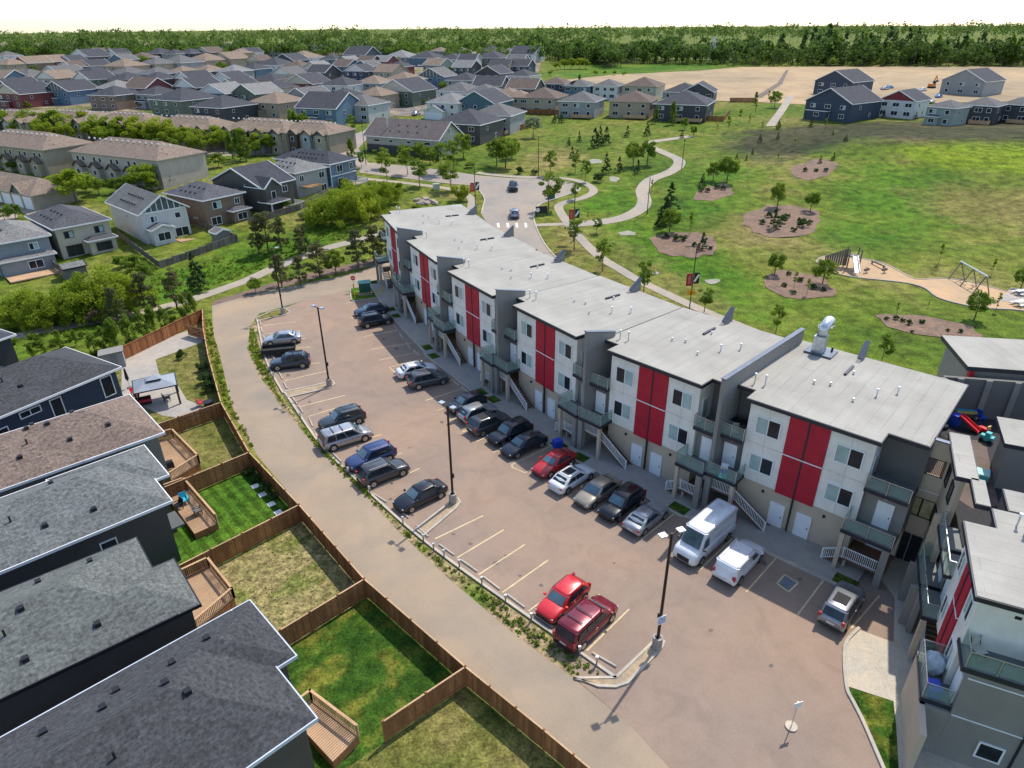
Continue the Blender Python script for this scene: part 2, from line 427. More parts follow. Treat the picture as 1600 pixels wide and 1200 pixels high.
LAWN_TAN = turf('lawn_parched', [(.34, (.165, .150, .055)), (.5, (.245, .198, .085)), (.66, (.13, .145, .035))], .35, 1.6, 3.5)
LAWN_OL = turf('lawn_olive', [(.3, (.07, .09, .018)), (.5, (.14, .135, .035)), (.75, (.22, .17, .07))], .2, 1.3, 6.)
CREAM = plain('cladding_cream', (.70, .665, .60), .7, var=.10, scale=.9, bmp=.08)
RED = plain('cladding_red', (.38, .004, .022), .6, var=.2, scale=.9, bmp=.05)
TAN = plain('stucco_tan', (.47, .375, .275), .85, var=.07, scale=.8, bmp=.15)
DGREY = plain('stucco_charcoal', (.130, .121, .110), .8, var=.08, scale=.8, bmp=.15)
DGREY2 = plain('stucco_grey', (.215, .200, .180), .8, var=.08, scale=.8, bmp=.15)
BLACKM = plain('black_metal', (.018, .018, .021), .45, .3, var=.2)
FASCIA = plain('fascia_dark', (.022, .024, .034), .5, .2, var=.2)
CAPB = plain('cap_flashing', (.11, .125, .155), .4, .6, var=.12)
WHITE = plain('white_trim', (.74, .73, .71), .5, var=.05)
DOORW = plain('white_door', (.72, .72, .73), .45, var=.04)
ALU = plain('aluminium', (.55, .56, .57), .35, .8, var=.1)
GALV = plain('galvanised', (.55, .57, .58), .4, .75, var=.25, scale=3)
MEMB = membrane('roof_membrane', (.340, .320, .276))
DECKT = plain('deck_vinyl', (.15, .155, .145), .7, var=.12, bmp=.1)
GLASS = glass('window_glass', (.020, .024, .030), .12, .3)
GLASS_C = plain('curtained_glass', (.30, .40, .38), .3, var=.25, scale=.7, spec=.4)
BGLASS = clear_glass('balcony_glass')
FENCE = wood('fence_cedar', (.285, .125, .048))
FENCE_N = wood('fence_cedar_new', (.32, .13, .05))
FENCE_G = wood('fence_weathered', (.17, .145, .12))
DECKW = wood('deck_boards', (.42, .27, .16), lite=1.25)
TREAD = wood('stair_tread', (.16, .085, .05))
TIMBER = wood('timber_raw', (.45, .29, .16))
BARK = wood('bark', (.13, .095, .07))
RUBBER = plain('rubber', (.018, .018, .018), .85, var=.2)
PLASTB = plain('blue_plastic', (.01, .06, .45), .4, var=.1)
# ------------------------------------------------------------------ ground
GRASS_ZONES = [
    (0, 7, [(1000, 420), (940, 380), (930, 352), (1010, 345), (1120, 400), (1200, 450), (1200, 490), (1090, 460)]), (0, 5, [(900, 335), (890, 322), (925, 308), (945, 298), (935, 285), (990, 285), (995, 320), (960, 338)]),
    (0, 10, [(1030, 330), (1080, 290), (1100, 255), (1190, 262), (1150, 300), (1160, 330), (1090, 360)]), (0, 10, [(1290, 390), (1290, 320), (1330, 260), (1390, 250), (1500, 280), (1500, 330), (1420, 370), (1330, 395)]), (0, 6, [(1340, 548), (1420, 532), (1500, 545), (1640, 548), (1640, 568), (1500, 570), (1390, 564)]),
    (0, 6, [(-40, 540), (100, 500), (260, 465), (400, 425), (500, 382), (570, 365), (560, 340), (480, 360), (400, 385), (250, 430), (100, 470), (-40, 490)]), (0, 20, [(850, 122), (900, 106), (1000, 99), (1160, 99), (1090, 109), (960, 116)]),
    (1, 8, [(1150, 206), (1210, 200), (1290, 193), (1400, 190), (1600, 188), (1800, 188), (1800, 224), (1600, 225), (1390, 228), (1345, 216), (1270, 240), (1190, 252), (1130, 232)]),  # rough grass on the bank, with cloud shadow put into its colour
    (2, 4, [(838, 354), (885, 352), (930, 405), (1010, 452), (1070, 480), (1260, 552), (1500, 620), (1030, 500), (900, 432), (860, 398)]), (2, 5, [(950, 372), (1000, 400), (1100, 450), (1200, 500), (1260, 520), (1190, 515), (1080, 470), (1000, 432)]), (2, 5, [(1290, 545), (1380, 566), (1600, 588), (1620, 640), (1450, 600), (1290, 570)]),
    (2, 8, [(1160, 335), (1100, 360), (1160, 385), (1260, 400), (1290, 385)]), (2, 9, [(1420, 300), (1500, 290), (1640, 300), (1640, 350), (1500, 345)]), (2, 8, [(1290, 470), (1380, 450), (1480, 480), (1420, 500)]), (3, 6, [(1390, 230), (1600, 226), (1820, 226), (1820, 275), (1600, 270), (1500, 264), (1420, 250)]), (2, 8, [(820, 240), (880, 225), (920, 245), (860, 262)])]
def make_ground():
    xs = sorted(set([-3500, -2200, -1400, -1000, -700, -500] + list(range(-400, 421, 5)) + [500, 700, 1000, 1400, 2200, 3500]))
    ys = sorted(set([-400, -200, -60, 0, 60, 100] + list(range(104, 330, 4)) + list(range(340, 760, 12)) + TY + [112, 165, 184, 222] + [760, 1000, 1500, 2500, 5000, 9000]))
    V = [(x, y, TZ(x, y)) for y in ys for x in xs]; nx = len(xs)
    Fc = [(j*nx+i, j*nx+i+1, (j+1)*nx+i+1, (j+1)*nx+i) for j in range(len(ys)-1) for i in range(nx-1)]
    me = bpy.data.meshes.new('ground'); me.from_pydata(V, [], Fc); me.update()
    for p in me.polygons: p.use_smooth = True
    # grass kinds and the bank's painted cloud shade, feathered between stands
    VX = np.array([(v[0], v[1]) for v in V]); ZC = np.zeros((len(V), 4), dtype=np.float32); ZC[:, 3] = 0
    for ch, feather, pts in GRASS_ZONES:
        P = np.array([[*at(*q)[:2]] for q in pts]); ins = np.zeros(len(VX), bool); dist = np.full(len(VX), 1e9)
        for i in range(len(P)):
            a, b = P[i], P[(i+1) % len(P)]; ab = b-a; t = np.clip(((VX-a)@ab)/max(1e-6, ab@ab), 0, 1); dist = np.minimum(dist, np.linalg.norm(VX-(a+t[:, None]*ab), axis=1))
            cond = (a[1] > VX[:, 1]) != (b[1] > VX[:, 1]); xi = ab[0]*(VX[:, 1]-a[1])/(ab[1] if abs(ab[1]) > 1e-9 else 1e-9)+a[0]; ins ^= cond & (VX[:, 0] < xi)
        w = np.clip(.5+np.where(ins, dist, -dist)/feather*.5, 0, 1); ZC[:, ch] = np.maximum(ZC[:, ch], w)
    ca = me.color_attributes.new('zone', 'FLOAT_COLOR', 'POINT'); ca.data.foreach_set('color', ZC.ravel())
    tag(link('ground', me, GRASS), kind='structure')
make_ground()
P2 = lambda pts: px_poly(pts)
lot_px = [(392, 500), (401, 497), (415, 562), (442, 615), (500, 695), (545, 740), (600, 792), (655, 840), (720, 890), (800, 947), (890, 1012),
          (900, 1062), (985, 1133), (1060, 1215), (1390, 1240), (1362, 1160), (1350, 1132), (1332, 1098), (1322, 1072), (1430, 1050), (1440, 935), (1330, 860), (1150, 770), (960, 690), (800, 600),
          (700, 530), (650, 480), (615, 440), (560, 449), (480, 468)]
drape('parking_lot', P2(lot_px), ASPH, .016)
lane_px = [(331, 478), (333, 520), (345, 560), (358, 620), (372, 660), (402, 712), (440, 757), (476, 802), (575, 917), (650, 988), (735, 1060), (810, 1120), (860, 1165), (940, 1245), (1095, 1245), (985, 1133), (895, 1059), (800, 985), (700, 900), (625, 830),
           (565, 765), (485, 685), (436, 628), (402, 580), (388, 545), (390, 512), (405, 490), (440, 480), (480, 468), (560, 449), (620, 436), (650, 418), (615, 405), (560, 425), (500, 438), (440, 450), (380, 464)]
drape('back_lane', P2(lane_px), LANE, .010)
# strip of weeds and bare soil between lane and lot
drape('verge_strip', P2([(392, 505), (401, 500), (413, 562), (440, 618), (498, 698), (543, 743), (598, 795), (653, 843), (718, 893), (798, 950), (895, 1020), (962, 1066), (895, 1059), (800, 988), (700, 903), (625, 833), (565, 768), (485, 688), (436, 631), (402, 583), (386, 545)]),
      turf('verge_mixed', [(.3, (.06, .11, .015)), (.42, (.14, .155, .035)), (.50, (.27, .20, .11)), (.75, (.34, .25, .15))], .22, 1.2, 4.), .013)
lotkerb = smooth_line(P2([(401, 497), (415, 562), (442, 615)]), 5)
ribbon('lot_kerb', lotkerb, -.07, .13, KERB, .0, .14)
lotkerb2 = smooth_line(P2([(450, 622), (500, 695), (545, 740), (600, 792), (655, 840), (720, 890), (800, 947), (890, 1010), (962, 1061)]), 6)
ribbon('lot_kerb', lotkerb2, -.07, .13, KERB, .0, .14)
# planted islands
def island(top_px, soil, name='island'):
    pl = P2(top_px); o = drape(name + '_soil', pl, soil, .09, z=0.0)
    ribbon(name + '_kerb', pl + [pl[0]], -.09, .09, KERB, .0, .14)
island([(962, 1060), (1022, 1003), (1030, 999), (1037, 1003), (1034, 1012), (1012, 1036), (980, 1068), (962, 1074), (935, 1073), (897, 1061)], DIRT)
island([(650, 828), (707, 783), (716, 780), (719, 786), (712, 795), (662, 838)], DIRT)
island([(444, 613), (506, 600), (520, 596), (523, 601), (515, 607), (450, 622)], DIRT)
island([(402, 497), (424, 487), (446, 483), (453, 488), (448, 492), (425, 497), (404, 502)], GRASS_Y)
island([(549, 470), (547, 452), (585, 446), (612, 456), (590, 466), (554, 471)], GRASS_V)
# stall lines
def pline(a, b, w=.11, mat=LINE_P, name='stall_line'):
    A = at(*a); B = at(*b); mb = MB(); d = (B-A).normalized(); n = Vector((-d.y, d.x, 0))*w/2
    z = Vector((0, 0, .022)); mb.quad(A-n+z, B-n+z, B+n+z, A+n+z)
    tag(mb.build(name, mat), kind='structure')
for a, b in [((713.7, 872), (787, 828)), ((748, 898), (820, 851)), ((785, 926), (857, 875)), ((826, 955), (888, 908)), ((916.7, 1017), (983, 952)), ((680, 842), (755, 806)),
             ((585, 764), (656, 732)), ((617, 792), (690, 760)), ((522, 702), (596, 679)), ((482, 651), (524, 638)), ((467, 636), (539, 618)), ((497, 672), (572, 650)), ((556, 735), (628, 708)), ((445, 595), (510, 580)), ((436, 575), (500, 567)), ((424, 548), (486, 542)),
             ((411, 509), (462, 503)), ((414, 522), (470, 517)), ((418, 535), (478, 529)),
             ((1001, 844), (1061, 797)), ((1094, 890), (1150, 836)), ((1166, 925), (1219, 865)), ((1246, 961), (1294, 897)), ((1330, 982), (1374, 931)), ((1045, 868), (1104, 818)),
             ((665, 626), (723, 607)), ((682, 642), (745, 620)), ((702, 657), (766, 634)), ((723, 675), (786, 650)), ((744, 690), (808, 664)), ((770, 707), (836, 681)), ((880, 770), (937, 734)), ((915, 792), (972, 753)), ((958, 820), (1015, 776)),
             ((569, 526), (621, 516)), ((560, 512), (610, 503)), ((580, 546), (644, 536)), ((592, 563), (655, 550)), ((648, 607), (712, 593)), ((548, 497), (600, 489)), ((540, 474), (562, 470))]:
    pline(a, b)
for q in [[(800, 726), (868, 694), (858, 687)], [(800, 726), (800, 730), (820, 739), (834, 732)], [(608, 574), (618, 583)], [(608, 574), (668, 559)]]:
    for i in range(len(q)-1): pline(q[i], q[i+1], .1)
for a, b in [((1214, 912), (1232, 925)), ((1232, 925), (1247, 911)), ((1247, 911), (1226, 898)), ((1226, 898), (1214, 912))]: pline(a, b, .12)
drape('painted_square', P2([(1216, 912), (1232, 923), (1245, 911), (1227, 900)]), paving('patch_grey', (.16, .17, .18), .1, .3), .019)
OIL = paving('oil_stained_asphalt', (.150, .118, .098), .2, .4, .3, 1.5, 16.)
for cx, cy, r_ in [(735, 850, 5), (775, 880, 7), (790, 868, 3), (845, 915, 5), (812, 900, 4), (708, 835, 5), (1250, 905, 4), (1193, 880, 6), (610, 780, 4), (570, 745, 3), (484, 628, 4), (500, 640, 3), (450, 587, 4), (930, 770, 6), (690, 660, 4), (640, 700, 3), (1110, 985, 5), (1205, 1040, 6), (960, 880, 3), (1345, 960, 4), (600, 530, 4), (620, 545, 4)]:
    drape('oil_stain', P2([(cx+r_*math.cos(t)*random.uniform(.5, 1.1), cy+r_*.6*math.sin(t)*random.uniform(.5, 1.1)) for t in [k*.5236 for k in range(12)]]), OIL, .0195)
# wheel stops
def wheel_stop(px, py, ang, name='wheel_stop', mat=None):
    p = at(px, py); mb = MB(); L = .92; w = .085
    mb.prism([(-L, -w), (L, -w), (L, w), (-L, w)], 0, .0)
    mb = MB(); n = 0
    mb.v = [(-L,-w,0),(L,-w,0),(L,w,0),(-L,w,0),(-L+.04,-w*.6,.125),(L-.04,-w*.6,.125),(L-.04,w*.6,.125),(-L+.04,w*.6,.125)]
    mb.f = [(0,3,2,1),(4,5,6,7),(0,1,5,4),(1,2,6,5),(2,3,7,6),(3,0,4,7)]
    o = mb.build(name, mat or KERB, None, loc=(p.x, p.y, .016), rz=ang); return o
def dirang(a, b):
    d = at(*b) - at(*a); return math.atan2(d.y, d.x)
ORD = ['first', 'second', 'third', 'fourth', 'fifth', 'sixth', 'seventh', 'eighth', 'ninth', 'tenth', 'eleventh', 'twelfth', 'thirteenth', 'fourteenth', 'fifteenth', 'sixteenth', 'seventeenth', 'eighteenth', 'nineteenth', 'twentieth', 'twenty-first', 'twenty-second', 'twenty-third', 'twenty-fourth', 'twenty-fifth', 'twenty-sixth', 'twenty-seventh', 'twenty-eighth', 'twenty-ninth', 'thirtieth']
left_stops = [(698, 860), (733, 885), (768, 912), (806, 940), (848, 969), (889, 1000), (944, 1032), (660, 831), (630, 802), (594, 779), (559, 748), (527, 716), (496, 685), (486, 661), (470, 640), (461, 627), (446, 603), (439, 588), (428, 560), (421, 545), (413, 529), (409, 516), (407, 505)]
for k, (px, py) in enumerate(left_stops):
    near = sorted(left_stops, key=lambda q: (q[0]-px)**2 + (q[1]-py)**2)[1]
    o = wheel_stop(px, py, dirang((px, py), near))
    tag(o, '%s pale wheel stop along the lane-side kerb, counting from the pointed lamp island' % ORD[sorted(left_stops, reverse=True).index((px, py))], 'wheel stop', 'wheel stops along the lane-side kerb')
right_stops = [(1250, 887, 1200, 862), (1068, 806, 1085, 815), (1163, 848, 1180, 856), (618, 512, 624, 521), (627, 525, 634, 534), (638, 540, 646, 549), (651, 552, 662, 561), (711, 598, 720, 605), (727, 610, 733, 615)]
for px, py, qx, qy in right_stops:
    o = wheel_stop(px, py, dirang((px, py), (qx, qy)))
    tag(o, '%s white wheel stop along the townhouse walkway, counting from the forecourt' % ORD[sorted([q[0] for q in right_stops], reverse=True).index(px)], 'wheel stop', 'wheel stops along the townhouse walkway')
# plug posts and low kerb rail on the lane side
posts_px = [(662, 848), (678, 862), (694, 872), (718, 888), (753, 915), (790, 943), (830, 972), (880, 1008), (932, 1040), (905, 1024), (630, 820), (578, 772), (545, 742), (505, 705), (470, 655), (428, 592)]
for px, py in posts_px:
    p = at(px, py); r = empty('plug_post', (p.x, p.y, 0), random.uniform(-.2, .2), '%s grey plug post behind the lane-side kerb, counting from the pointed lamp island' % ORD[sorted(posts_px, reverse=True).index((px, py))], 'post', 'plug posts along the lot kerb')
    MB().box(-.045, .045, -.045, .045, -.05, .75).build('post', DGREY2, r); MB().box(-.09, .09, -.07, .07, .55, .85).build('outlet_box', GALV, r)
# streets and paths behind
drape('street', P2([(560, 253), (650, 261), (700, 267), (745, 274), (800, 279), (865, 279), (896, 287), (907, 294), (903, 299), (880, 307), (848, 318), (838, 326), (834, 338), (838, 356), (850, 380), (866, 400), (884, 418), (930, 450),
                    (840, 452), (790, 400), (768, 360), (752, 335), (755, 322), (757, 311), (748, 297), (738, 290), (700, 287), (650, 281), (562, 270)]), STREET, .05, 3.0)
drape('street', P2([(290, 233), (360, 231), (430, 230), (500, 226), (545, 213), (580, 200), (600, 203), (575, 216), (560, 232), (575, 254), (560, 262), (545, 246), (520, 238), (430, 242), (290, 245)]), STREET, .045, 4.0)
for px in (778, 793, 807, 821):
    a = at(px, 349); b = at(px + 1, 356); n = Vector((.25, 0, .075)); m2 = Vector((-.25, 0, .075))
    tag(MB().quad(a+m2, a+n, b+n, b+m2).build('crosswalk_bar', WHITE_P), kind='structure')
pathA = smooth_line(P2([(565, 279), (640, 287), (705, 296), (733, 307), (737, 322), (730, 345)]), 5)
ribbon('sidewalk', pathA, -.9, .9, CONC, .055)
pathB = smooth_line(P2([(745, 270), (800, 276), (867, 278), (900, 282), (922, 291), (927, 300), (912, 309), (884, 316), (873, 323), (877, 334), (888, 350), (902, 367), (935, 400), (975, 425), (1015, 447), (1075, 475), (1125, 497), (1175, 517), (1260, 552), (1400, 610)]), 6)
ribbon('sidewalk', pathB, -.95, .95, CONC, .055)
pathC = smooth_line(P2([(895, 351), (940, 347), (975, 340), (1000, 327), (1007, 314), (1004, 297), (1017, 281), (1045, 270), (1060, 259), (1059, 249), (1038, 239), (1014, 228), (1018, 222), (1045, 218), (1080, 213)]), 8)
ribbon('park_path', pathC, -1.5, 1.5, CONC, .06)
ribbon('sidewalk', P2([(836, 352), (893, 350)]), -.8, .8, CONC, .05)
ribbon('street_kerb', smooth_line(P2([(907, 294), (903, 299), (880, 307), (848, 318), (838, 326), (834, 338), (838, 356), (850, 380), (866, 400), (884, 418), (930, 450)]), 4), -.12, .12, KERB, .0, .15)
ribbon('street_kerb', smooth_line(P2([(738, 290), (748, 297), (757, 311), (755, 322), (752, 335)]), 4), -.12, .12, KERB, .0, .15)
pathD = smooth_line(P2([(-60, 560), (28, 525), (100, 511), (172, 498), (275, 475), (312, 464), (375, 442), (419, 423), (450, 410), (507, 389), (570, 372), (620, 355)]), 6)
ribbon('trail', pathD, -1.15, 1.15, CONC, .03)
ribbon('far_trail', smooth_line(P2([(1203, 198), (1222, 172), (1236, 150)]), 4), -1.4, 1.4, CONC, .15)
def blob(cx, cy, rx, ry, n=22, tilt=0.0, jit=.11):
    out = []
    for k in range(n):
        t = 2*math.pi*k/n; r = 1 + random.uniform(-jit, jit); x = rx*math.cos(t)*r; y = ry*math.sin(t)*r
        out.append((cx + x, cy + y + tilt*x))
    return out
BEDS = [(1071, 382, 53, 20, .06), (1222, 345, 61, 25, 0), (1117, 301, 34, 12, -.15), (1272, 265, 36, 15, -.15), (1248, 446, 55, 21, .13), (1453, 511, 82, 15, .16)]
for c in BEDS: drape('mulch_bed', P2(blob(c[0], c[1], c[2], c[3], 26, c[4])), MULCH, .07, 2.0)
for c in [(1020, 427, 10, 3), (1113, 440, 12, 4), (930, 252, 10, 4), (1290, 510, 14, 5), (980, 365, 13, 4), (960, 280, 9, 4)]:
    drape('stone_patch', P2(blob(c[0], c[1], c[2], c[3], 16, 0, .2)), GRAVEL, .06, 2.0)
play = smooth_line([(x/4+1200, y/4+300) for x, y in [(300, 440), (350, 405), (540, 412), (720, 448), (840, 508), (930, 548), (1080, 542), (1230, 558), (1400, 600), (1600, 655), (1800, 700), (1800, 800), (1600, 745), (1350, 728), (1200, 703), (1060, 662), (980, 604), (870, 572), (700, 552), (520, 532), (400, 500), (300, 440)]], 3)[:-1]
drape('playground_sand', P2(play), SAND, .08, 2.5)
pp = P2(play); ribbon('playground_edging', pp + [pp[0]], -.12, .12, CONC_G, .03, .12)
drape('picnic_slab', P2([(1560, 470), (1700, 500), (1700, 470), (1580, 450)]), CONC_G, .11, 2.5)
# grass of other kinds
drape('house_plots', P2([(-80, 240), (-80, 68), (120, 66), (420, 66), (640, 66), (840, 72), (845, 100), (830, 150), (800, 178), (720, 178), (560, 185), (430, 205), (250, 200), (100, 190)]), turf('plot_mixed', [(.3, (.07, .10, .018)), (.45, (.12, .13, .035)), (.53, (.24, .19, .125)), (.64, (.17, .155, .14)), (.8, (.26, .22, .165))], .035, .3, 1.5), .12, 12.)
drape('tree_mulch_strip', P2([(330, 478), (400, 459), (500, 433), (600, 412), (640, 400), (630, 392), (585, 405), (500, 422), (420, 444), (335, 470)]), paving('mulch_dark', (.17, .115, .085), .2, .5, .5, 3.), .018, 3.)
drape('dry_field', P2([(868, 127), (960, 117), (1090, 111), (1160, 105), (1400, 104), (1640, 104), (1900, 104), (1900, 150), (1640, 158), (1280, 165), (1180, 160), (1060, 156), (940, 142)]), FIELD, .15, 25.)
drape('service_road', P2([(1180, 152), (1215, 130), (1228, 110), (1232, 110), (1222, 132), (1190, 153)]), paving('dark_gravel', (.14, .11, .08), .1, .3), .25, 10.)
# ------------------------------------------------------------------ townhouse row
ROOF_Z = 10.75
def window(par, x, z, w, h, y, glassL=GLASS, glassR=GLASS, frame=WHITE, sill=False, split=True, name='window', face='y', rot=None):
    """frame proud of a wall lying in the plane y; panes are its sub-parts"""
    mb = MB(); t = .09; d0, d1 = y - .05, y + .05
    mb.box(x-w/2, x+w/2, d0, d1, z-h/2, z-h/2+t); mb.box(x-w/2, x+w/2, d0, d1, z+h/2-t, z+h/2)
    mb.box(x-w/2, x-w/2+t, d0, d1, z-h/2+t, z+h/2-t); mb.box(x+w/2-t, x+w/2, d0, d1, z-h/2+t, z+h/2-t)
    if split: mb.box(x-t*.4, x+t*.4, d0, d1, z-h/2+t, z+h/2-t)
    f = mb.build(name, frame, par)
    if split:
        MB().box(x-w/2+t, x-t*.4, y-.02, y+.02, z-h/2+t, z+h/2-t).build('pane', glassL, f)
        MB().box(x+t*.4, x+w/2-t, y-.02, y+.02, z-h/2+t, z+h/2-t).build('pane', glassR, f)
    else:
        MB().box(x-w/2+t, x+w/2-t, y-.02, y+.02, z-h/2+t, z+h/2-t).build('pane', glassL, f)
    return f
def side_window(root, xw, y, z, w, h, sgn, frame=WHITE, gl=GLASS):
    """window in a side wall at x = xw; sgn is the outward side"""
    t = .09; a, b = (xw-.05, xw+.05); f = MB().box(a, b, y-w/2, y+w/2, z-h/2, z-h/2+t).box(a, b, y-w/2, y+w/2, z+h/2-t, z+h/2).box(a, b, y-w/2, y-w/2+t, z-h/2+t, z+h/2-t).box(a, b, y+w/2-t, y+w/2, z-h/2+t, z+h/2-t).build('window', frame, root)
    MB().box(xw-.02, xw+.02, y-w/2+t, y+w/2-t, z-h/2+t, z+h/2-t).build('pane', gl, f)
def door(par, x, z, y, w=.98, h=2.1, mat=DOORW, frame=WHITE, lite=False):
    d = MB().box(x-w/2, x+w/2, y-.05, y+.03, z, z+h).build('door', mat, par)
    fr = MB(); fr.box(x-w/2-.07, x-w/2-.003, y-.07, y+.03, z, z+h+.07); fr.box(x+w/2+.003, x+w/2+.07, y-.07, y+.03, z, z+h+.07); fr.box(x-w/2-.003, x+w/2+.003, y-.07, y+.03, z+h+.003, z+h+.07)
    fr.build('door_frame', frame, d); MB().box(x+w*.36, x+w*.42, y-.11, y-.05, z+.95, z+1.07).build('handle', BLACKM, d)
    if lite: MB().box(x-w*.32, x+w*.32, y-.06, y-.04, z+.35, z+h-.2).build('pane', GLASS_C, d)
    return d
def glass_rail(par, pts, z, h=1.07, open_=False):
    """balcony guard along pts: posts and top rail, with glass panes between"""
    rl = MB(); 
    for i in range(len(pts)-1):
        a = Vector((*pts[i], z+h)); b = Vector((*pts[i+1], z+h)); rl.bar(a, b, .05, .045)
    for i in range(len(pts)-1):
        a = Vector((*pts[i], z)); b = Vector((*pts[i+1], z)); L = (b-a).length; n = max(1, round(L/1.35))
        for k in range(n+1):
            if k == 0 and i > 0: continue
            p = a.lerp(b, k/n); rl.box(p.x-.025, p.x+.025, p.y-.025, p.y+.025, z, z+h-.02)
    g = rl.build('balcony_railing', ALU, par)
    for i in range(len(pts)-1):
        a = Vector((*pts[i], z+h/2)); b = Vector((*pts[i+1], z+h/2)); L = (b-a).length; n = max(1, round(L/1.35))
        for k in range(n):
            p = a.lerp(b, (k+.05)/n); q = a.lerp(b, (k+.95)/n); MB().bar(p, q, .012, h-.2).build('glass_pane', BGLASS, g)
    return g
def stairs(par, x0, z1, sx, y0, y1, steps, run=.27, rail_len=1.2):
    """flight falling from height z1 at x0 towards sx, with white picket railing on the outer side"""
    st = MB(); 
    st.bar((x0, y0+.05, z1-.12), (x0+sx*run*steps, y0+.05, .05), .06, .26); st.bar((x0, y1-.05, z1-.12), (x0+sx*run*steps, y1-.05, .05), .06, .26)
    s = st.build('stair', TREAD, par); rise = z1/(steps)
    for k in range(steps):
        z = z1 - rise*(k+1) + rise*.0; xa = x0 + sx*run*k; xb = xa + sx*(run+.02)
        MB().box(min(xa, xb), max(xa, xb), y0+.085, y1-.085, z+rise*.35-.05, z+rise*.35).build('tread', TREAD, s)
    rb = MB(); h = .95; xe = x0 + sx*run*steps
    rb.bar((x0, y0, z1+h), (xe, y0, h+.1), .06, .06); rb.bar((x0, y0, z1+.12), (xe, y0, .18), .05, .05)
    n = int(abs(xe-x0)/.13)
    for k in range(n+1):
        t = k/n; xx = x0 + (xe-x0)*t; zz = z1*(1-t); rb.box(xx-.018, xx+.018, y0-.018, y0+.018, zz+.1, zz+h)
    rb.box(xe-.05, xe+.05, y0-.05, y0+.05, 0, h+.15)
    rb.build('picket_railing', WHITE, par)
def flat_rail(par, pts, z, h=.95):
    rb = MB()
    for i in range(len(pts)-1):
        a = Vector((*pts[i], z)); b = Vector((*pts[i+1], z)); up_ = Vector((0, 0, 1))
        rb.bar(a+up_*h, b+up_*h, .06, .06); rb.bar(a+up_*.12, b+up_*.12, .05, .05)
        n = max(2, int((b-a).length/.13))
        for k in range(n+1):
            p = a.lerp(b, k/n); w = .05 if k in (0, n) else .018; rb.box(p.x-w, p.x+w, p.y-w, p.y+w, z, z+h+(.1 if w > .02 else 0))
    rb.build('picket_railing', WHITE, par)
def mushroom(par, x, y, z, r=.11, h=.2):
    v = MB().cyl(x, y, z, z+h, r*.55, 8).build('roof_vent', GALV, par); MB().cyl(x, y, z+h-.02, z+h+.1, r, 10, r*.8).build('cap', GALV, v)
def flue(par, x, y, z, h=.75):
    v = MB().cyl(x, y, z, z+h, .05, 8).build('flue_pipe', GALV, par); MB().cyl(x, y, z+h-.03, z+h+.17, .10, 10).build('cap', WHITE, v)

def recess(par, xa, xb, outer, rise, D, li, pd=1.75, ss=0.0):
    """half of a recess between two blocks: xa..xb, 'outer' is the edge next to the fin"""
    inner = xa if outer == xb else xb; s = 1 if outer > inner else -1; w = abs(outer-inner)
    lo, hi = min(xa, xb), max(xa, xb)
    MB().box(lo, hi, .35, 2.2, 3.72, 6.62).build('recess_wall', DGREY2 if li else DGREY, par)
    MB().box(lo, hi, 2.2, 2.45, 0, ROOF_Z-.25).build('recess_wall', DGREY, par)
    MB().box(lo, hi, 1.5, 2.2, 0, 3.45).build('recess_wall', TAN if li else DGREY, par)
    d3 = MB().box(lo+.003, hi-.003, -.45, 2.2, 6.62, 6.88).build('balcony_deck', FASCIA, par); MB().box(lo+.06, hi-.06, -.39, 2.19, 6.88, 6.9).build('deck_surface', DECKT, d3)
    d2 = MB().box(lo-(.5 if s > 0 else 0), hi+(.5 if s < 0 else 0), -pd, .33, 3.44, 3.70).build('balcony_deck', FASCIA, par); MB().box(lo-(.44 if s > 0 else -.06), hi+(.44 if s < 0 else -.06), -pd+.06, .33, 3.7, 3.72).build('deck_surface', DECKT, d2)
    MB().box(lo+.02, hi-.02, .33, 1.5, 3.46, 3.7).build('floor_slab', DGREY, par)
    glass_rail(par, [(inner, -.05), (inner, -.38), (outer, -.38)], 6.9)
    xi = inner - s*.44
    glass_rail(par, [(xi, -.02), (xi, -pd+.09), (outer, -pd+.09)], 3.72)
    door(par, (lo+hi)/2 + s*.1, 3.72, .33); MB().box((lo+hi)/2-.08, (lo+hi)/2+.08, .22, .33, 6.15, 6.3).build('wall_lamp', ALU, par)
    # ground: post, pier, landing, door, stair
    MB().box(xi-.0 if s > 0 else xi-.3, xi+.3 if s > 0 else xi, -pd+.07, -pd+.37, 0, 3.44).build('post', TAN, par)
    MB().box(outer-s*.02 if s < 0 else outer-.5, outer+.5 if s < 0 else outer-.02, -pd+.03, -pd+.33, 0, 3.44).build('post', DGREY2, par)
    MB().box(lo + (ss if s > 0 else 0), hi - (ss if s < 0 else 0), -pd+.55, 1.5, rise-.16, rise).build('landing', TREAD, par)
    MB().box(lo+.1, lo+.3, -pd+.65, -pd+.85, 0, rise-.16).build('post', TAN, par)
    door(par, (lo+hi)/2, rise, 1.47)
    n = int(round(rise/.18))
    stairs(par, inner + s*ss, rise, -s, -pd+.55, -pd+1.6, n)
    flat_rail(par, [(inner + s*ss, -pd+.55), (outer-s*.15, -pd+.55)], rise)

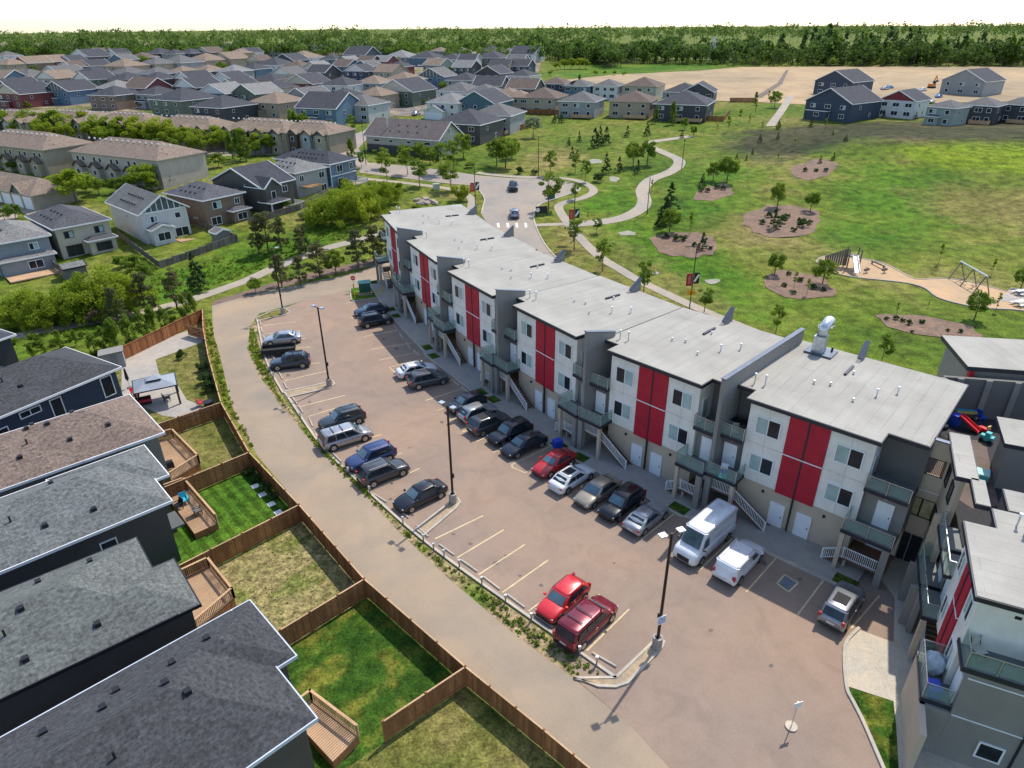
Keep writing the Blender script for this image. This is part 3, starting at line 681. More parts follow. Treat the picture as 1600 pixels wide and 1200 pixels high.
VENT_N = 0
def townhouse(A, B, gL, gR, label, leanL=0.0, leanR=0.0, D=13.0, fin='std', two_tone=True, rec=(True, True), name='townhouse', ground_doors=True, group='stepped townhouse row', pd=1.75, gin=.16, rw=1.42, ww=1.95, ss=0.0):
    A = Vector((A[0], A[1], 0)); B = Vector((B[0], B[1], 0)); e = (B-A).normalized(); n = Vector((-e.y, e.x, 0)); ang = math.atan2(e.y, e.x)
    o = A + e*.3 + n*.45; w = (B-A).length - .6
    r = empty(name, (o.x, o.y, 0), ang, label, 'townhouse', group)
    MB().box(.02, w-.02, gin, D, 0, 3.5).build('ground_floor_wall', TAN, r)
    MB().box(.02, w-.02, .06, D, 3.5, ROOF_Z-.3).build('upper_wall', CREAM, r)
    c = w*.5; r0, r1 = c-rw-.05, c+rw+.05
    zs = [(3.48, 6.93), (6.96, ROOF_Z-.3)]
    for z0, z1 in zs:                                   # cladding sheets with open joints
        for xa, xb in ((0, r0*.5-.01), (r0*.5+.01, r0-.02), (r1+.02, (r1+w)/2-.01), ((r1+w)/2+.01, w)):
            MB().box(xa, xb, 0, .06, z0, z1).build('cladding_panel', CREAM, r)
        for xa, xb in ((r0, c-.06), (c+.06, r1)):
            MB().box(xa, xb, -.09, .06, z0-.12 if z0 < 4 else z0+.03, z1-.03).build('red_panel', RED, r)
    MB().box(r0-.02, r1+.02, -.12, .05, 6.90, 6.98).build('white_band', WHITE, r)
    MB().box(c-.055, c+.055, -.13, .05, .25, 6.89).build('downspout', FASCIA, r); MB().box(c-.055, c+.055, -.13, .05, 6.99, ROOF_Z-.32).build('downspout', FASCIA, r)
    for side in (0, 1):
        xx = r0*.52 if side == 0 else r1 + (w-r1)*.5
        for zc in (5.25, 8.65):
            k = random.random(); g = (GLASS, GLASS_C) if (side == 0) == (k < .6) else (GLASS_C, GLASS)
            window(r, xx, zc, ww, 1.55, -.03, *g)
    if ground_doors:
        door(r, c-1.05, .12, .12, 1.05); door(r, c+1.05, .12, .12, 1.05)
        for xx in (c-2.4, c+2.4): MB().box(xx-.08, xx+.08, .02, .16, 2.75, 2.95).build('wall_lamp', BLACKM, r)
    for sd_, g in ((0, gL), (1, gR)):
        if not rec[sd_]: continue
        if sd_ == 0: recess(r, -g, 0, -g, 2.1, D, 0, pd, ss)
        else: recess(r, w, w+g, w+g, .95, D, 1, pd)
        xs = 0 if sd_ == 0 else w
        dd = MB().box(xs-.04 if sd_ == 0 else xs-.02, xs+.02 if sd_ == 0 else xs+.04, .6, 1.5, 6.92, 9.0).build('balcony_door', WHITE, r)
        MB().box(xs-.05 if sd_ == 0 else xs-.02, xs+.02 if sd_ == 0 else xs+.05, .72, 1.38, 7.1, 8.85).build('pane', GLASS_C, dd)
    # roof
    fl, fr_ = (1.15 if rec[0] else -.45), (1.15 if rec[1] else -.45)
    xl, xr = (-gL if rec[0] else -.3), (w+gR if rec[1] else w+.3)
    poly = [(-.3, -.45), (w+.3, -.45), (w+.3, fr_), (xr, fr_), (xr+leanR*(D+.5-fr_), D+.5), (xl+leanL*(D+.5-fl), D+.5), (xl, fl), (-.3, fl)]
    if not rec[1]: poly = [poly[0], poly[1], poly[4], poly[5], poly[6], poly[7]]
    if not rec[0]: poly = poly[:-2]
    fa = MB().prism(poly, ROOF_Z-.3, ROOF_Z).build('roof_fascia', FASCIA, r)
    cxp = sum(p[0] for p in poly)/len(poly); cyp = sum(p[1] for p in poly)/len(poly)
    ins = [(p[0] + (.07 if p[0] < cxp else -.07), p[1] + (.07 if p[1] < cyp else -.07)) for p in poly]
    MB().prism(ins, ROOF_Z+.002, ROOF_Z+.035).build('roof_membrane', MEMB, r)
    zt = ROOF_Z+.03
    for fx, fy in ((.30, .42), (.42, .46), (.66, .34), (.5, .72)): mushroom(r, w*fx, D*fy, zt)
    flue(r, -gL*.4, 2.2, zt) if rec[0] else None; flue(r, -gL*.4+.75, 2.45, zt)
    flue(r, w*.78, D*.5, zt, .5); flue(r, w*.9, D*.62, zt, .45)
    if fin:
        xf = w+gR; th = .16
        mb = MB(); prof = [(-.95, 0), (-.95, 12.1), (2.55, 11.2), (2.55, ROOF_Z-.4), (2.4, ROOF_Z-.4), (2.4, 0)]
        if fin == 'tall': prof = [(-.55, 0), (-.55, 12.0), (D+.6, 12.0), (D+.6, ROOF_Z-.4), (2.4, ROOF_Z-.4), (2.4, 0)]
        k = len(prof); mb.v = [(xf-th, y, z) for y, z in prof] + [(xf+th, y, z) for y, z in prof]
        mb.f = [tuple(range(k)), tuple(range(2*k-1, k-1, -1))] + [(i, k+i, k+(i+1) % k, (i+1) % k) for i in range(k)]
        f = mb.build('fin_wall', DGREY2, r)
        y1, z1 = (2.6, 11.18) if fin != 'tall' else (D+.65, 12.0)
        MB().bar((xf, -1.0 if fin == 'std' else -.6, 12.11 if fin == 'std' else 12.05), (xf, y1, z1+.05), .42, .07).build('cap', CAPB, f)
    if True:
        if fin or name == 'townhouse':                  # its street-side twin
            th = .16; mb = MB(); prof = [(D-2.2, ROOF_Z-.3), (D+.75, ROOF_Z-.3), (D+.75, 12.05), (D-.6, 11.0)]; k = 4; xq = w*.45
            mb.v = [(xq-th, y, z) for y, z in prof] + [(xq+th, y, z) for y, z in prof]
            mb.f = [tuple(range(k)), tuple(range(2*k-1, k-1, -1))] + [(i, k+i, k+(i+1) % k, (i+1) % k) for i in range(k)]
            f2 = mb.build('street_fin', DGREY2, r); MB().bar((xq, D-.65, 11.03), (xq, D+.8, 12.12), .42, .07).build('cap', CAPB, f2)
            MB().box(xq-.1, xq+.1, D-4.2, D-2.2, ROOF_Z+.03, ROOF_Z+.2).build('roof_curb', FASCIA, r)
    return r, o, e, n, w
ROOFL = [((595, 336), (622, 365)), ((634, 376), (681, 410)), ((698, 424), (769, 463)), ((800, 477), (900, 527)), ((948, 547), (1097, 603)), ((1166, 622), (1378, 693))]
ends = [(atz(*a, ROOF_Z), atz(*b, ROOF_Z)) for a, b in ROOFL]
angs = [math.atan2((b-a).y, (b-a).x) for a, b in ends]
ords = ['townhouse block at the far end of the row beside the green transformer', 'townhouse block second from the end with the green transformer', 'townhouse block third from the end with the green transformer',
        'townhouse block of cream and red panels behind the row of five dark cars', 'townhouse block behind the red coupe and the white sedan', 'townhouse block behind the white cargo van, with a metal rooftop hood']
TH = []
for k in range(6):
    A, B = ends[k]
    gl = .3 + ((ends[k][0]-ends[k-1][1]).length/2 if k else 1.9); gr = .3 + ((ends[k+1][0]-ends[k][1]).length/2 if k < 5 else 2.6)
    ll = math.tan((angs[k]-angs[k-1])/2) if k else 0; lr = -math.tan((angs[k+1]-angs[k])/2) if k < 5 else 0
    TH.append(townhouse(A, B, gl, gr, ords[k], ll, lr, 12.5, {4: 'tall', 5: None}.get(k, 'std')))
# walkway in front
front = []
for (r, o, e, n, w) in TH:
    for xx in (-1.6, w*.5, w+1.6): p = o + e*xx - n*3.3; front.append((p.x, p.y))
back = []
for (r, o, e, n, w) in TH:
    for xx in (-1.6, w*.5, w+1.6): p = o + e*xx + n*1.0; back.append((p.x, p.y))
wk = MB()
for i in range(len(front)-1): wk.prism([front[i], front[i+1], back[i+1], back[i]], -.05, .13)
tag(wk.build('townhouse_walkway', CONC_G), kind='structure')
ribbon('walkway_kerb', front, -.1, .1, KERB, .0, .15)
for (r, o, e, n, w) in TH:                                # planting beds beside each recess
    for x0, x1 in ((-1.7, -.2), (w+.1, w+1.7)):
        pl = [o + e*x + n*y for x, y in ((x0, -3.1), (x1, -3.1), (x1, -2.0), (x0, -2.0))]
        drape('planting_bed', [(p.x, p.y) for p in pl], LAWN_DK, .145, z=0.0)
# rooftop hood on the nearest block
r5, o5, e5, n5, w5 = TH[5]
hd = empty('rooftop_exhaust_hood', tuple(o5 + e5*.9 + n5*11.4 + Vector((0, 0, ROOF_Z+.03))), math.atan2(e5.y, e5.x), 'shiny galvanised exhaust hood on a curb near the roof parapet', 'roof vent')
MB().box(-1.0, 1.3, -.9, .9, 0, .18).build('curb', CAPB, hd); MB().box(-.5, .45, -.6, .35, .18, 1.6).build('fan_box', GALV, hd)
mb = MB(); mb.tube([(-.02, -.1, 1.6), (-.02, .1, 2.3), (-.02, .75, 2.55), (-.02, 1.2, 2.5)], [.45, .45, .42, .5], 12); mb.build('duct_elbow', GALV, hd, smooth=True)
MB().cyl(.9, .5, .1, .55, .09).build('conduit', BLACKM, hd)
# ------------------------------------------------------------------ link building, roof terrace and the wing across the corner
A2 = atz(1499, 778, ROOF_Z); B2 = atz(1523, 925, ROOF_Z)
e2 = (B2-A2).normalized(); n2 = Vector((-e2.y, e2.x, 0)); o2 = Vector((A2.x, A2.y, 0)); ang2 = math.atan2(e2.y, e2.x)
L2 = lambda x, y: (lambda p: (p.x, p.y))(o2 + e2*x + n2*y)
L5 = lambda x, y: (lambda p: (p.x, p.y))(o5 + e5*x + n5*y)
wr, wo, we, wnn, ww_ = townhouse(L2(2.3, 0), L2(8.35, 0), 2.3, 0, 'townhouse wing facing the row across the corner, with a stair under cream walls', 0, 0, 13.0, None, rec=(True, False), ground_doors=False, pd=.85, gin=1.3, rw=.86, ww=1.15, ss=1.3)
# left half of its recess with fins
lw = empty('townhouse_stair_bay', (*L2(-2.5, .45), 0), ang2, 'dark grey stair bay with stacked glass balconies between the tan link and the wing', 'townhouse', 'stair bays')
recess(lw, 0, 2.5, 2.5, .95, 13, 1, .85)
for xx in (0.05, 2.42):
    MB().box(xx, xx+.24, -1.25, 2.2, 0, 3.43).build('fin_wall', DGREY2, lw)
MB().box(-.1, 2.6, 2.46, 9, 0, ROOF_Z-.3).build('wall', DGREY, lw)
MB().box(-.2, 2.75, .35, 1.15, ROOF_Z-.3, ROOF_Z).build('roof_fascia', FASCIA, lw); MB().box(-.15, 2.7, .4, 1.14, ROOF_Z+.002, ROOF_Z+.035).build('roof_membrane', MEMB, lw)
MB().box(.3, 2.72, 2.0, 10.5, ROOF_Z-.3, ROOF_Z).build('roof_fascia', FASCIA, lw); MB().box(.36, 2.66, 2.06, 10.4, ROOF_Z+.002, ROOF_Z+.035).build('roof_membrane', MEMB, lw)
flue(lw, 2.0, 4.0, ROOF_Z, .6); mushroom(lw, 1.2, 5.2, ROOF_Z+.03)
# link: tan walls under an open roof terrace
lk = empty('link_building', (0, 0, 0), 0, 'tan link building with glazed entrance doors below a roof terrace', 'building')
def wallseg(p, q, z0, z1, th, mat, par, name='wall', side=1):
    p = Vector((*p, 0)); q = Vector((*q, 0)); d = (q-p).normalized(); n = Vector((-d.y, d.x, 0))*th*side
    return MB().prism([(p.x, p.y), (q.x, q.y), ((q+n).x, (q+n).y), ((p+n).x, (p+n).y)], z0, z1).build(name, mat, par)
f0 = L5(11.35, 2.5); f1 = L5(13.55, 2.6)
fx = empty('link_front', (*f0, 0), math.atan2(f1[1]-f0[1], f1[0]-f0[0])); bpy.data.objects.remove(fx)
fang = math.atan2(f1[1]-f0[1], f1[0]-f0[0]); FW = math.hypot(f1[0]-f0[0], f1[1]-f0[1])
lf = empty('entrance_facade', (*f0, 0), fang); lf.parent = lk
def lfp(mb, nm, mat, par=None): return mb.build(nm, mat, par or lf)
m_ = MB(); m_.box(0, FW, 0, .25, 2.75, 4.3).box(0, .3, 0, .25, 4.3, 5.9).box(FW-.3, FW, 0, .25, 4.3, 5.9).box(0, FW, 0, .25, 5.9, 7.9).box(0, .45, 0, .25, 7.9, 9.3).box(FW-.45, FW, 0, .25, 7.9, 9.3).box(0, FW, 0, .25, 9.3, ROOF_Z-.1).box(0, .2, 0, .25, 0, 2.75).box(FW-.12, FW, 0, .25, 0, 2.75)
lfp(m_, 'wall', TAN)
def lwin(x0, x1, z0, z1, nv, fm, gm, nm):
    fr = MB(); t = .06
    fr.box(x0, x1, -.02, .1, z0, z0+t).box(x0, x1, -.02, .1, z1-t, z1)
    for k in range(nv+1): xx = x0 + (x1-x0)*k/nv; fr.box(max(x0, xx-t/2), min(x1, xx+t/2), -.02, .1, z0+t, z1-t)
    f = lfp(fr, nm, fm)
    for k in range(nv): lfp(MB().box(x0+(x1-x0)*k/nv+t, x0+(x1-x0)*(k+1)/nv-t, .03, .05, z0+t, z1-t), 'pane', gm, f)
lwin(.2, FW-.12, .06, 2.74, 2, ALU, GLASS, 'glass_door'); lwin(.3, FW-.3, 4.3, 5.9, 2, BLACKM, plain('olive_blind', (.30, .29, .15), .2, var=.5, scale=1.2), 'window')  # upper window panes take a mottled olive blind colour
gr = MB(); gr.box(.45, FW-.45, 0, .06, 7.9, 7.97).box(.45, FW-.45, 0, .06, 9.23, 9.3)
for k in range(13): xx = .5 + (FW-1.0)*k/12; gr.box(xx-.015, xx+.015, .01, .04, 7.97, 9.23)
lfp(gr, 'grille', BLACKM); lfp(MB().box(0, FW, -.03, .005, 6.55, 6.6), 'trim_line', WHITE)
lfp(MB().box(-.05, FW+.05, -.06, .3, ROOF_Z-.1, ROOF_Z), 'parapet_cap', CAPB)
# side wall towards the wing
s0, s1 = L2(-8.2, .35), L2(-2.55, .35)
ls = empty('side_facade', (*s0, 0), ang2); ls.parent = lk; SL = 5.65
MB().box(0, SL, 0, .3, 0, ROOF_Z-.3).build('wall', TAN, ls)
for xx in (2.4, 4.4):
    for zc in (5.2, 8.7): window(ls, xx, zc, .9, 1.5, -.03, split=False, frame=BLACKM)
MB().box(SL-1.0, SL-.7, -.5, 0, 0, 7.0).build('pilaster', TAN, ls)
MB().box(-.1, SL+.1, -.35, .95, ROOF_Z-.3, ROOF_Z).build('roof_fascia', FASCIA, ls); MB().box(-.04, SL+.1, -.29, .9, ROOF_Z+.002, ROOF_Z+.035).build('roof_membrane', MEMB, ls)
for holder in (lf, ls):                                  # both faces are parts of the link itself
    for c in list(holder.children): c.parent = lk; c.location = holder.location; c.rotation_euler = holder.rotation_euler
    bpy.data.objects.remove(holder)
# terrace
tp = [L5(11.3, 2.8), L5(11.3, 13.0), (35.4, 48.6), (48, 46.0), (47, 33), L2(0, 10), L2(-.6, 1.2), L2(-8.1, 1.0)]
tf_ = MB().prism(tp, 0, 6.98).build('terrace_block', DGREY, lk)
TERR = plain('terrace_rubber', (.022, .022, .024), .9, var=.3, scale=3, bmp=.3); TBR = plain('terrace_deck', (.115, .08, .062), .85, var=.25, scale=1.2, bmp=.2)
MB().prism(tp, 6.985, 7.0).build('terrace_floor', TERR, lk)
MB().prism([atz(*q, 7)[:2] for q in [(1462, 680), (1540, 690), (1560, 790), (1520, 795), (1440, 745)]], 7.004, 7.012).build('terrace_deck', TBR, lk)
bw = [L5(11.3, 12.9), (35.2, 48.7), (48, 46.2)]
for i in range(2): wallseg(bw[i], bw[i+1], 7.0, ROOF_Z-.2, .3, DGREY, lk, 'back_wall')
d = (Vector(bw[2])-Vector(bw[1])).normalized(); nn_ = Vector((d.y, -d.x))
for k in range(6):
    p = Vector(bw[1]) + d*(1.0+2.1*k) + nn_*.01
    wallseg((p.x, p.y), (p.x+d.x*.45, p.y+d.y*.45), 7.01, ROOF_Z-.21, .16, DGREY2, lk, 'pilaster', -1)
cp = [(37.2, 49.2), (49, 46.8), (50.5, 53.5), (38.6, 55.5)]
MB().prism(cp, ROOF_Z+.1, ROOF_Z+.45).build('far_roof_fascia', FASCIA, lk); MB().prism([(p[0]*.995+.2, p[1]*.995+.25) for p in cp], ROOF_Z+.452, ROOF_Z+.49).build('far_roof', MEMB, lk)
MB().prism([(37.6, 49.5), (48.8, 47.2), (50, 53.2), (39, 55.0)], 0, ROOF_Z+.1).build('far_wall', DGREY2, lk); wallseg((37.55, 49.2), (37.9, 49.15), 7.0, ROOF_Z+.05, .4, RED, lk, 'red_panel')
rp = [atz(1557, 651, ROOF_Z)[:2], atz(1570, 693, ROOF_Z)[:2], (45, 33.2), (47.5, 37.2)]
MB().prism([(p[0], p[1]) for p in rp], ROOF_Z-.3, ROOF_Z).build('stair_roof_fascia', FASCIA, lk)
MB().prism([(p[0]*.997+.1, p[1]*.997+.1) for p in rp], ROOF_Z+.002, ROOF_Z+.035).build('stair_roof', MEMB, lk)
MB().prism([(rp[0][0]+.6, rp[0][1]-.35), (rp[1][0]+.5, rp[1][1]+.1), (44.5, 33.8), (46.5, 37.0)], 7.0, ROOF_Z-.3).build('stair_block', DGREY2, lk)
for q in ((1512, 698), (1516, 723), (1521, 741)):
    p = atz(*q, ROOF_Z-.6); MB().box(p.x-.35, p.x+.35, p.y-.12, p.y+.12, ROOF_Z-.7, ROOF_Z-.6).build('bracket', DGREY2, lk)
# toys on the terrace
def toy(name, px, py, label, z=7.01): p = atz(px, py, z); return empty(name, tuple(p), random.uniform(0, 3), label, 'toy')
TB = plain('toy_blue', (.02, .08, .5), .4); TRd = plain('toy_red', (.6, .02, .03), .4); TTl = plain('toy_teal', (.05, .42, .42), .4); TYl = plain('toy_yellow', (.6, .42, .12), .5); TPk = plain('toy_pink', (.6, .12, .25), .5)
t = toy('toy_slide', 1503, 668, 'blue and red plastic play slide on the roof terrace'); t.rotation_euler[2] = -.9
MB().box(-.9, -.3, -.35, .35, 0, .95).build('climber', TB, t); MB().bar((-.35, 0, .95), (1.2, 0, .12), .5, .08).build('chute', TRd, t); MB().bar((-.35, -.28, 1.05), (1.2, -.28, .22), .06, .16).bar((-.35, .28, 1.05), (1.2, .28, .22), .06, .16).build('chute_side', TRd, t)
t = toy('toy_table', 1506, 652, 'yellow sand table with a blue tray top on the roof terrace'); t.rotation_euler[2] = -.1
MB().box(-.9, .9, -.35, .35, .5, .72).build('tray', TYl, t); MB().box(-.8, .8, -.25, .25, .72, .78).build('lid', plain('toy_sky', (.08, .3, .42), .4), t)
for x in (-.8, .8):
    for y in (-.28, .28): MB().box(x-.05, x+.05, y-.05, y+.05, 0, .5).build('leg', TYl, t)
t = toy('toy_chair', 1530, 656, 'small blue plastic chair by the terrace wall'); MB().box(-.3, .3, -.3, .3, .3, .4).build('seat', TB, t); MB().box(-.3, .3, .22, .3, .4, 1.0).build('backrest', TB, t); [MB().box(x-.04, x+.04, y-.04, y+.04, 0, .3).build('leg', TB, t) for x in (-.25, .25) for y in (-.25, .25)]
t = toy('ride_on_toy', 1536, 675, 'small red ride-on toy beside the slide'); MB().prism([(-.4, -.2), (.4, -.16), (.4, .16), (-.4, .2)], .12, .4).build('body', TRd, t); MB().box(-.35, -.25, -.2, .2, .4, .7).build('handlebar', TYl, t); [MB().tube([(x, -.24, .13), (x, .24, .13)], [.13, .13], 10).build('wheel', RUBBER, t) for x in (-.28, .28)]
t = toy('ride_on_toy', 1540, 690, 'teal ride-on toy on the brown terrace deck'); MB().prism([(-.45, -.25), (.45, -.2), (.45, .2), (-.45, .25)], .15, .55).build('body', TTl, t); MB().box(-.2, .15, -.2, .2, .55, .85).build('seat', TTl, t); [MB().tube([(x, -.28, .16), (x, .28, .16)], [.16, .16], 10).build('wheel', RUBBER, t) for x in (-.3, .3)]
t = toy('toy_box', 1529, 752, 'teal toy cube at the end of the terrace'); MB().box(-.45, .45, -.45, .45, .05, .75).build('body', TTl, t); MB().box(-.48, .48, -.48, .48, .75, .85).build('lid', plain('toy_mint', (.3, .6, .5), .4), t)
t = toy('tricycle', 1553, 746, 'pink and blue tricycle at the end of the terrace'); MB().bar((-.4, 0, .3), (.3, 0, .55), .1).build('frame', TPk, t); MB().box(-.45, -.1, -.18, .18, .45, .55).build('seat', TPk, t); [MB().tube([(x, y-.04, .2), (x, y+.04, .2)], [.2, .2], 10).build('wheel', TB, t) for x, y in ((-.4, -.25), (-.4, .25), (.4, 0))]
t = toy('tyre', 1467, 666, 'old black tyre lying by the block wall on the terrace'); 
bm_ = MB(); bm_.tube([(math.cos(a*.5236)*.5, math.sin(a*.5236)*.5, .18) for a in range(13)], [.17]*13, 8, False); bm_.build('ring', RUBBER, t, smooth=True)
for px, py in ((1470, 688), (1474, 693)):
    t = toy('garden_edging', px, py, 'curved pale timber edging on the terrace behind the grille'); t.rotation_euler[2] = -.6; tag(t, group='terrace edgings'); MB().bar((-1.1, 0, .1), (1.1, .15, .1), .14, .2).build('board', TIMBER, t)
# near end of the wing: cream corner with a balcony, lower rooms in charcoal
X0 = 7.75
en = empty('wing_end_bay', (*L2(X0, 0), 0), ang2, 'charcoal end bay of the wing with a wide glass balcony and cream corner', 'townhouse', 'wing end bays')
MB().box(.1, 1.95, .75, 12, 0, 6.62).build('lower_wall', DGREY2, en)
dk = MB().box(-.1, 2.05, .35, 12, 6.62, 6.9).build('balcony_deck', FASCIA, en); MB().box(-.05, 1.98, .42, 11.9, 6.9, 6.92).build('deck_surface', DECKT, en if False else dk)
MB().box(.0, .05, .5, 12, 6.93, ROOF_Z-.31).build('end_wall', plain('stucco_buff', (.56, .50, .38), .8, var=.05), en)
MB().box(.1, 1.2, 5.8, 6.1, 6.93, ROOF_Z-.31).build('side_wall', DGREY2, en)
MB().box(-.2, 1.05, .0, 12.5, ROOF_Z-.3, ROOF_Z-.003).build('roof_fascia', FASCIA, en); MB().box(-.2, .98, .07, 12.4, ROOF_Z+.0, ROOF_Z+.033).build('roof_membrane', MEMB, en)
dd = MB().box(.05, .11, 1.35, 2.5, 6.93, 9.1).build('balcony_door', WHITE, en); MB().box(.1, .13, 1.6, 2.25, 7.2, 8.9).build('pane', GLASS, dd); MB().box(.11, .2, 2.33, 2.4, 7.85, 8.05).build('handle', BLACKM, dd)
MB().box(.05, .3, 2.1, 2.4, 9.45, 9.65).build('wall_lamp', BLACKM, en)
glass_rail(en, [(.0, .5), (1.95, .5), (1.95, 11.5)], 6.92)
MB().box(1.95, 2.03, 4.0, 4.1, 0, 6.6).build('downspout', FASCIA, en); MB().box(1.96, 2.0, .8, 11.9, 6.2, 6.27).build('trim_line', WHITE, en)
d2 = MB().box(-1.6, 1.8, -.75, .72, 3.44, 3.7).build('balcony_deck', FASCIA, en); MB().box(-1.55, 1.75, -.7, .72, 3.7, 3.72).build('deck_surface', DECKT, d2)
glass_rail(en, [(-1.5, .6), (-1.5, -.65), (1.7, -.65), (1.7, .6)], 3.72); MB().box(-1.5, 1.7, -.3, .7, 0, 3.43).build('lower_wall', DGREY2, en)
MB().box(-1.55, 4.0, -.75, -.45, 0, 3.43).build('screen_wall', TAN, en)
MB().box(.6, 1.55, .68, .76, 3.75, 5.85).build('door', DOORW, en)
MB().box(1.7, 1.96, -.7, .74, 0, 3.43).build('pier', DGREY2, en); MB().box(1.955, 1.99, .8, 11.9, 3.35, 3.42).build('trim_line', WHITE, en)
side_window(en, 1.98, 6.2, 5.0, 1.9, 1.4, 1); side_window(en, 1.98, 3.0, 1.6, 1.2, 1.2, 1)
# things on balconies
def on_end(x, y, z): p = o2 + e2*(X0+x) + n2*y; return (p.x, p.y, z)
t = empty('barbecue', on_end(1.0, 4.3, 6.92), ang2, 'black covered barbecue on the wide end balcony', 'barbecue'); MB().prism([(-.35, -.75), (.35, -.75), (.35, .75), (-.35, .75)], 0, [.95]*4).build('cover', RUBBER, t); mb = MB().tube([(0, -.72, .95), (0, .72, .95)], [.34, .34], 12); mb.build('lid', RUBBER, t)
t = empty('patio_chair', on_end(.9, 1.1, 6.92), ang2+.6, 'light metal patio chair on the wide end balcony', 'chair'); MB().box(-.28, .28, -.28, .28, .42, .47).build('seat', plain('sling_beige', (.5, .46, .38), .8), t); MB().bar((-.28, -.27, .47), (-.42, -.27, .98), .03).bar((-.28, .27, .47), (-.42, .27, .98), .03).build('back_frame', BLACKM, t); MB().bar((-.3, -.2, .75), (-.3, .2, .75), .02, .42).build('backrest', MATS['sling_beige'], t); [MB().box(x-.02, x+.02, y-.02, y+.02, 0, .42).build('leg', BLACKM, t) for x in (-.25, .25) for y in (-.25, .25)]
t = empty('storage_bag', on_end(-.4, -.1, 3.72), ang2, 'big crumpled grey tarpaulin bag on the lower corner balcony', 'bag')
bm = bmesh.new(); bmesh.ops.create_icosphere(bm, subdivisions=3, radius=.62)
for v in bm.verts: k = 1 + .12*math.sin(v.co.x*9+v.co.z*5)*math.cos(v.co.y*8); v.co = Vector((v.co.x*k, v.co.y*.85*k, max(-.55, v.co.z*1.15*k)+.6))
me = bpy.data.meshes.new('bag'); bm.to_mesh(me); bm.free(); link('bag_body', me, plain('tarpaulin', (.36, .40, .44), .45, var=.25, scale=3), t)
t = empty('storage_tote', on_end(1.15, -.15, 3.72), ang2+.2, 'bright blue plastic tote on the lower corner balcony', 'tote'); MB().prism([(-.4, -.28), (.4, -.28), (.4, .28), (-.4, .28)], 0, .5).build('tub', PLASTB, t); MB().box(-.43, .43, -.31, .31, .5, .57).build('lid', PLASTB, t)
def on5(x, y, z): p = o5 + e5*x + n5*y; return (p.x, p.y, z)
t = empty('storage_tote', on5(-.75, -1.25, 3.74), ang2, 'blue tote with a white lid on the balcony above the cargo van', 'tote'); MB().box(-.35, .35, -.25, .25, .45, .9).build('tub', PLASTB, t); MB().box(-.37, .37, -.27, .27, .9, .96).build('lid', WHITE, t); MB().box(-.4, .4, -.3, .3, 0, .45).build('crate', TTl, t)
for k, (x, nm) in enumerate([(-1.7, 'grey'), (-1.0, 'pale grey'), (-.35, 'charcoal')]):
    t = empty('patio_chair', on5(x, .35, 6.92), math.atan2(e5.y, e5.x)+math.pi/2*k*.3, nm + ' wicker patio chair on the crowded upper balcony by the parapet wall', 'chair'); m_ = plain('wicker_'+str(k), [(.16, .16, .15), (.34, .33, .30), (.06, .06, .06)][k], .8)
    MB().box(-.27, .27, -.27, .27, .15, .42).build('seat', m_, t); MB().box(-.27, .27, .2, .29, .42, .85).build('backrest', m_, t); MB().box(-.31, -.25, -.27, .27, .1, .62).build('armrest', m_, t); MB().box(.25, .31, -.27, .27, .1, .62).build('armrest', m_, t); [MB().box(a-.03, a+.03, b-.03, b+.03, 0, .15).build('leg', BLACKM, t) for a in (-.22, .22) for b in (-.22, .22)]
t = empty('patio_table', on5(-1.1, 1.2, 6.92), math.atan2(e5.y, e5.x), 'dark glass-topped patio table on the crowded upper balcony', 'table'); MB().box(-.7, .7, -.35, .35, .68, .74).build('tabletop', BLACKM, t); [MB().box(a-.03, a+.03, b-.03, b+.03, 0, .68).build('leg', BLACKM, t) for a in (-.6, .6) for b in (-.28, .28)]
# forecourt slabs and little lawn at the wing
drape('forecourt', P2([(1342, 984), (1320, 1010), (1322, 1072), (1396, 1096), (1400, 1135), (1405, 1240), (1700, 1240), (1500, 1000), (1450, 900), (1440, 870), (1400, 860), (1376, 905), (1398, 935), (1396, 1004)]), paving('forecourt_concrete', (.45, .395, .31), .1, .2, .3, 1.5), .03)
drape('corner_lawn', P2([(1326, 1075), (1395, 1096), (1400, 1135), (1405, 1220), (1385, 1220), (1352, 1133), (1335, 1100)]), LAWN_DK, .04)
ribbon('forecourt_kerb', smooth_line(P2([(1390, 1225), (1350, 1132), (1333, 1098), (1322, 1072), (1320, 1010), (1342, 982)]), 4), -.1, .1, KERB, .0, .14)
# ------------------------------------------------------------------
# ------------------------------------------------------------------ houses
def col_mat(kind, c):
    nm = kind + '_' + '_'.join('%02d' % int(x*100) for x in c)
    return {'siding': siding, 'shingle': shingle}[kind](nm, c)
WALLC = dict(cream=(.42, .37, .28), beige=(.36, .30, .22), tan=(.32, .255, .18), grey=(.26, .26, .255), lgrey=(.40, .40, .39), white=(.58, .57, .55), blue=(.09, .15, .21), lblue=(.24, .33, .42), navy=(.03, .045, .075), teal=(.05, .11, .14), green=(.10, .125, .085), brown=(.17, .12, .085), dark=(.055, .052, .052), maroon=(.14, .03, .03), sage=(.23, .27, .24), charcoal=(.04, .04, .045))
ROOFC = dict(dk=(.052, .053, .060), grey=(.115, .112, .108), tan=(.20, .148, .108), brown=(.115, .085, .068), lgrey=(.185, .18, .172), slate=(.045, .050, .066), moss=(.105, .115, .110))
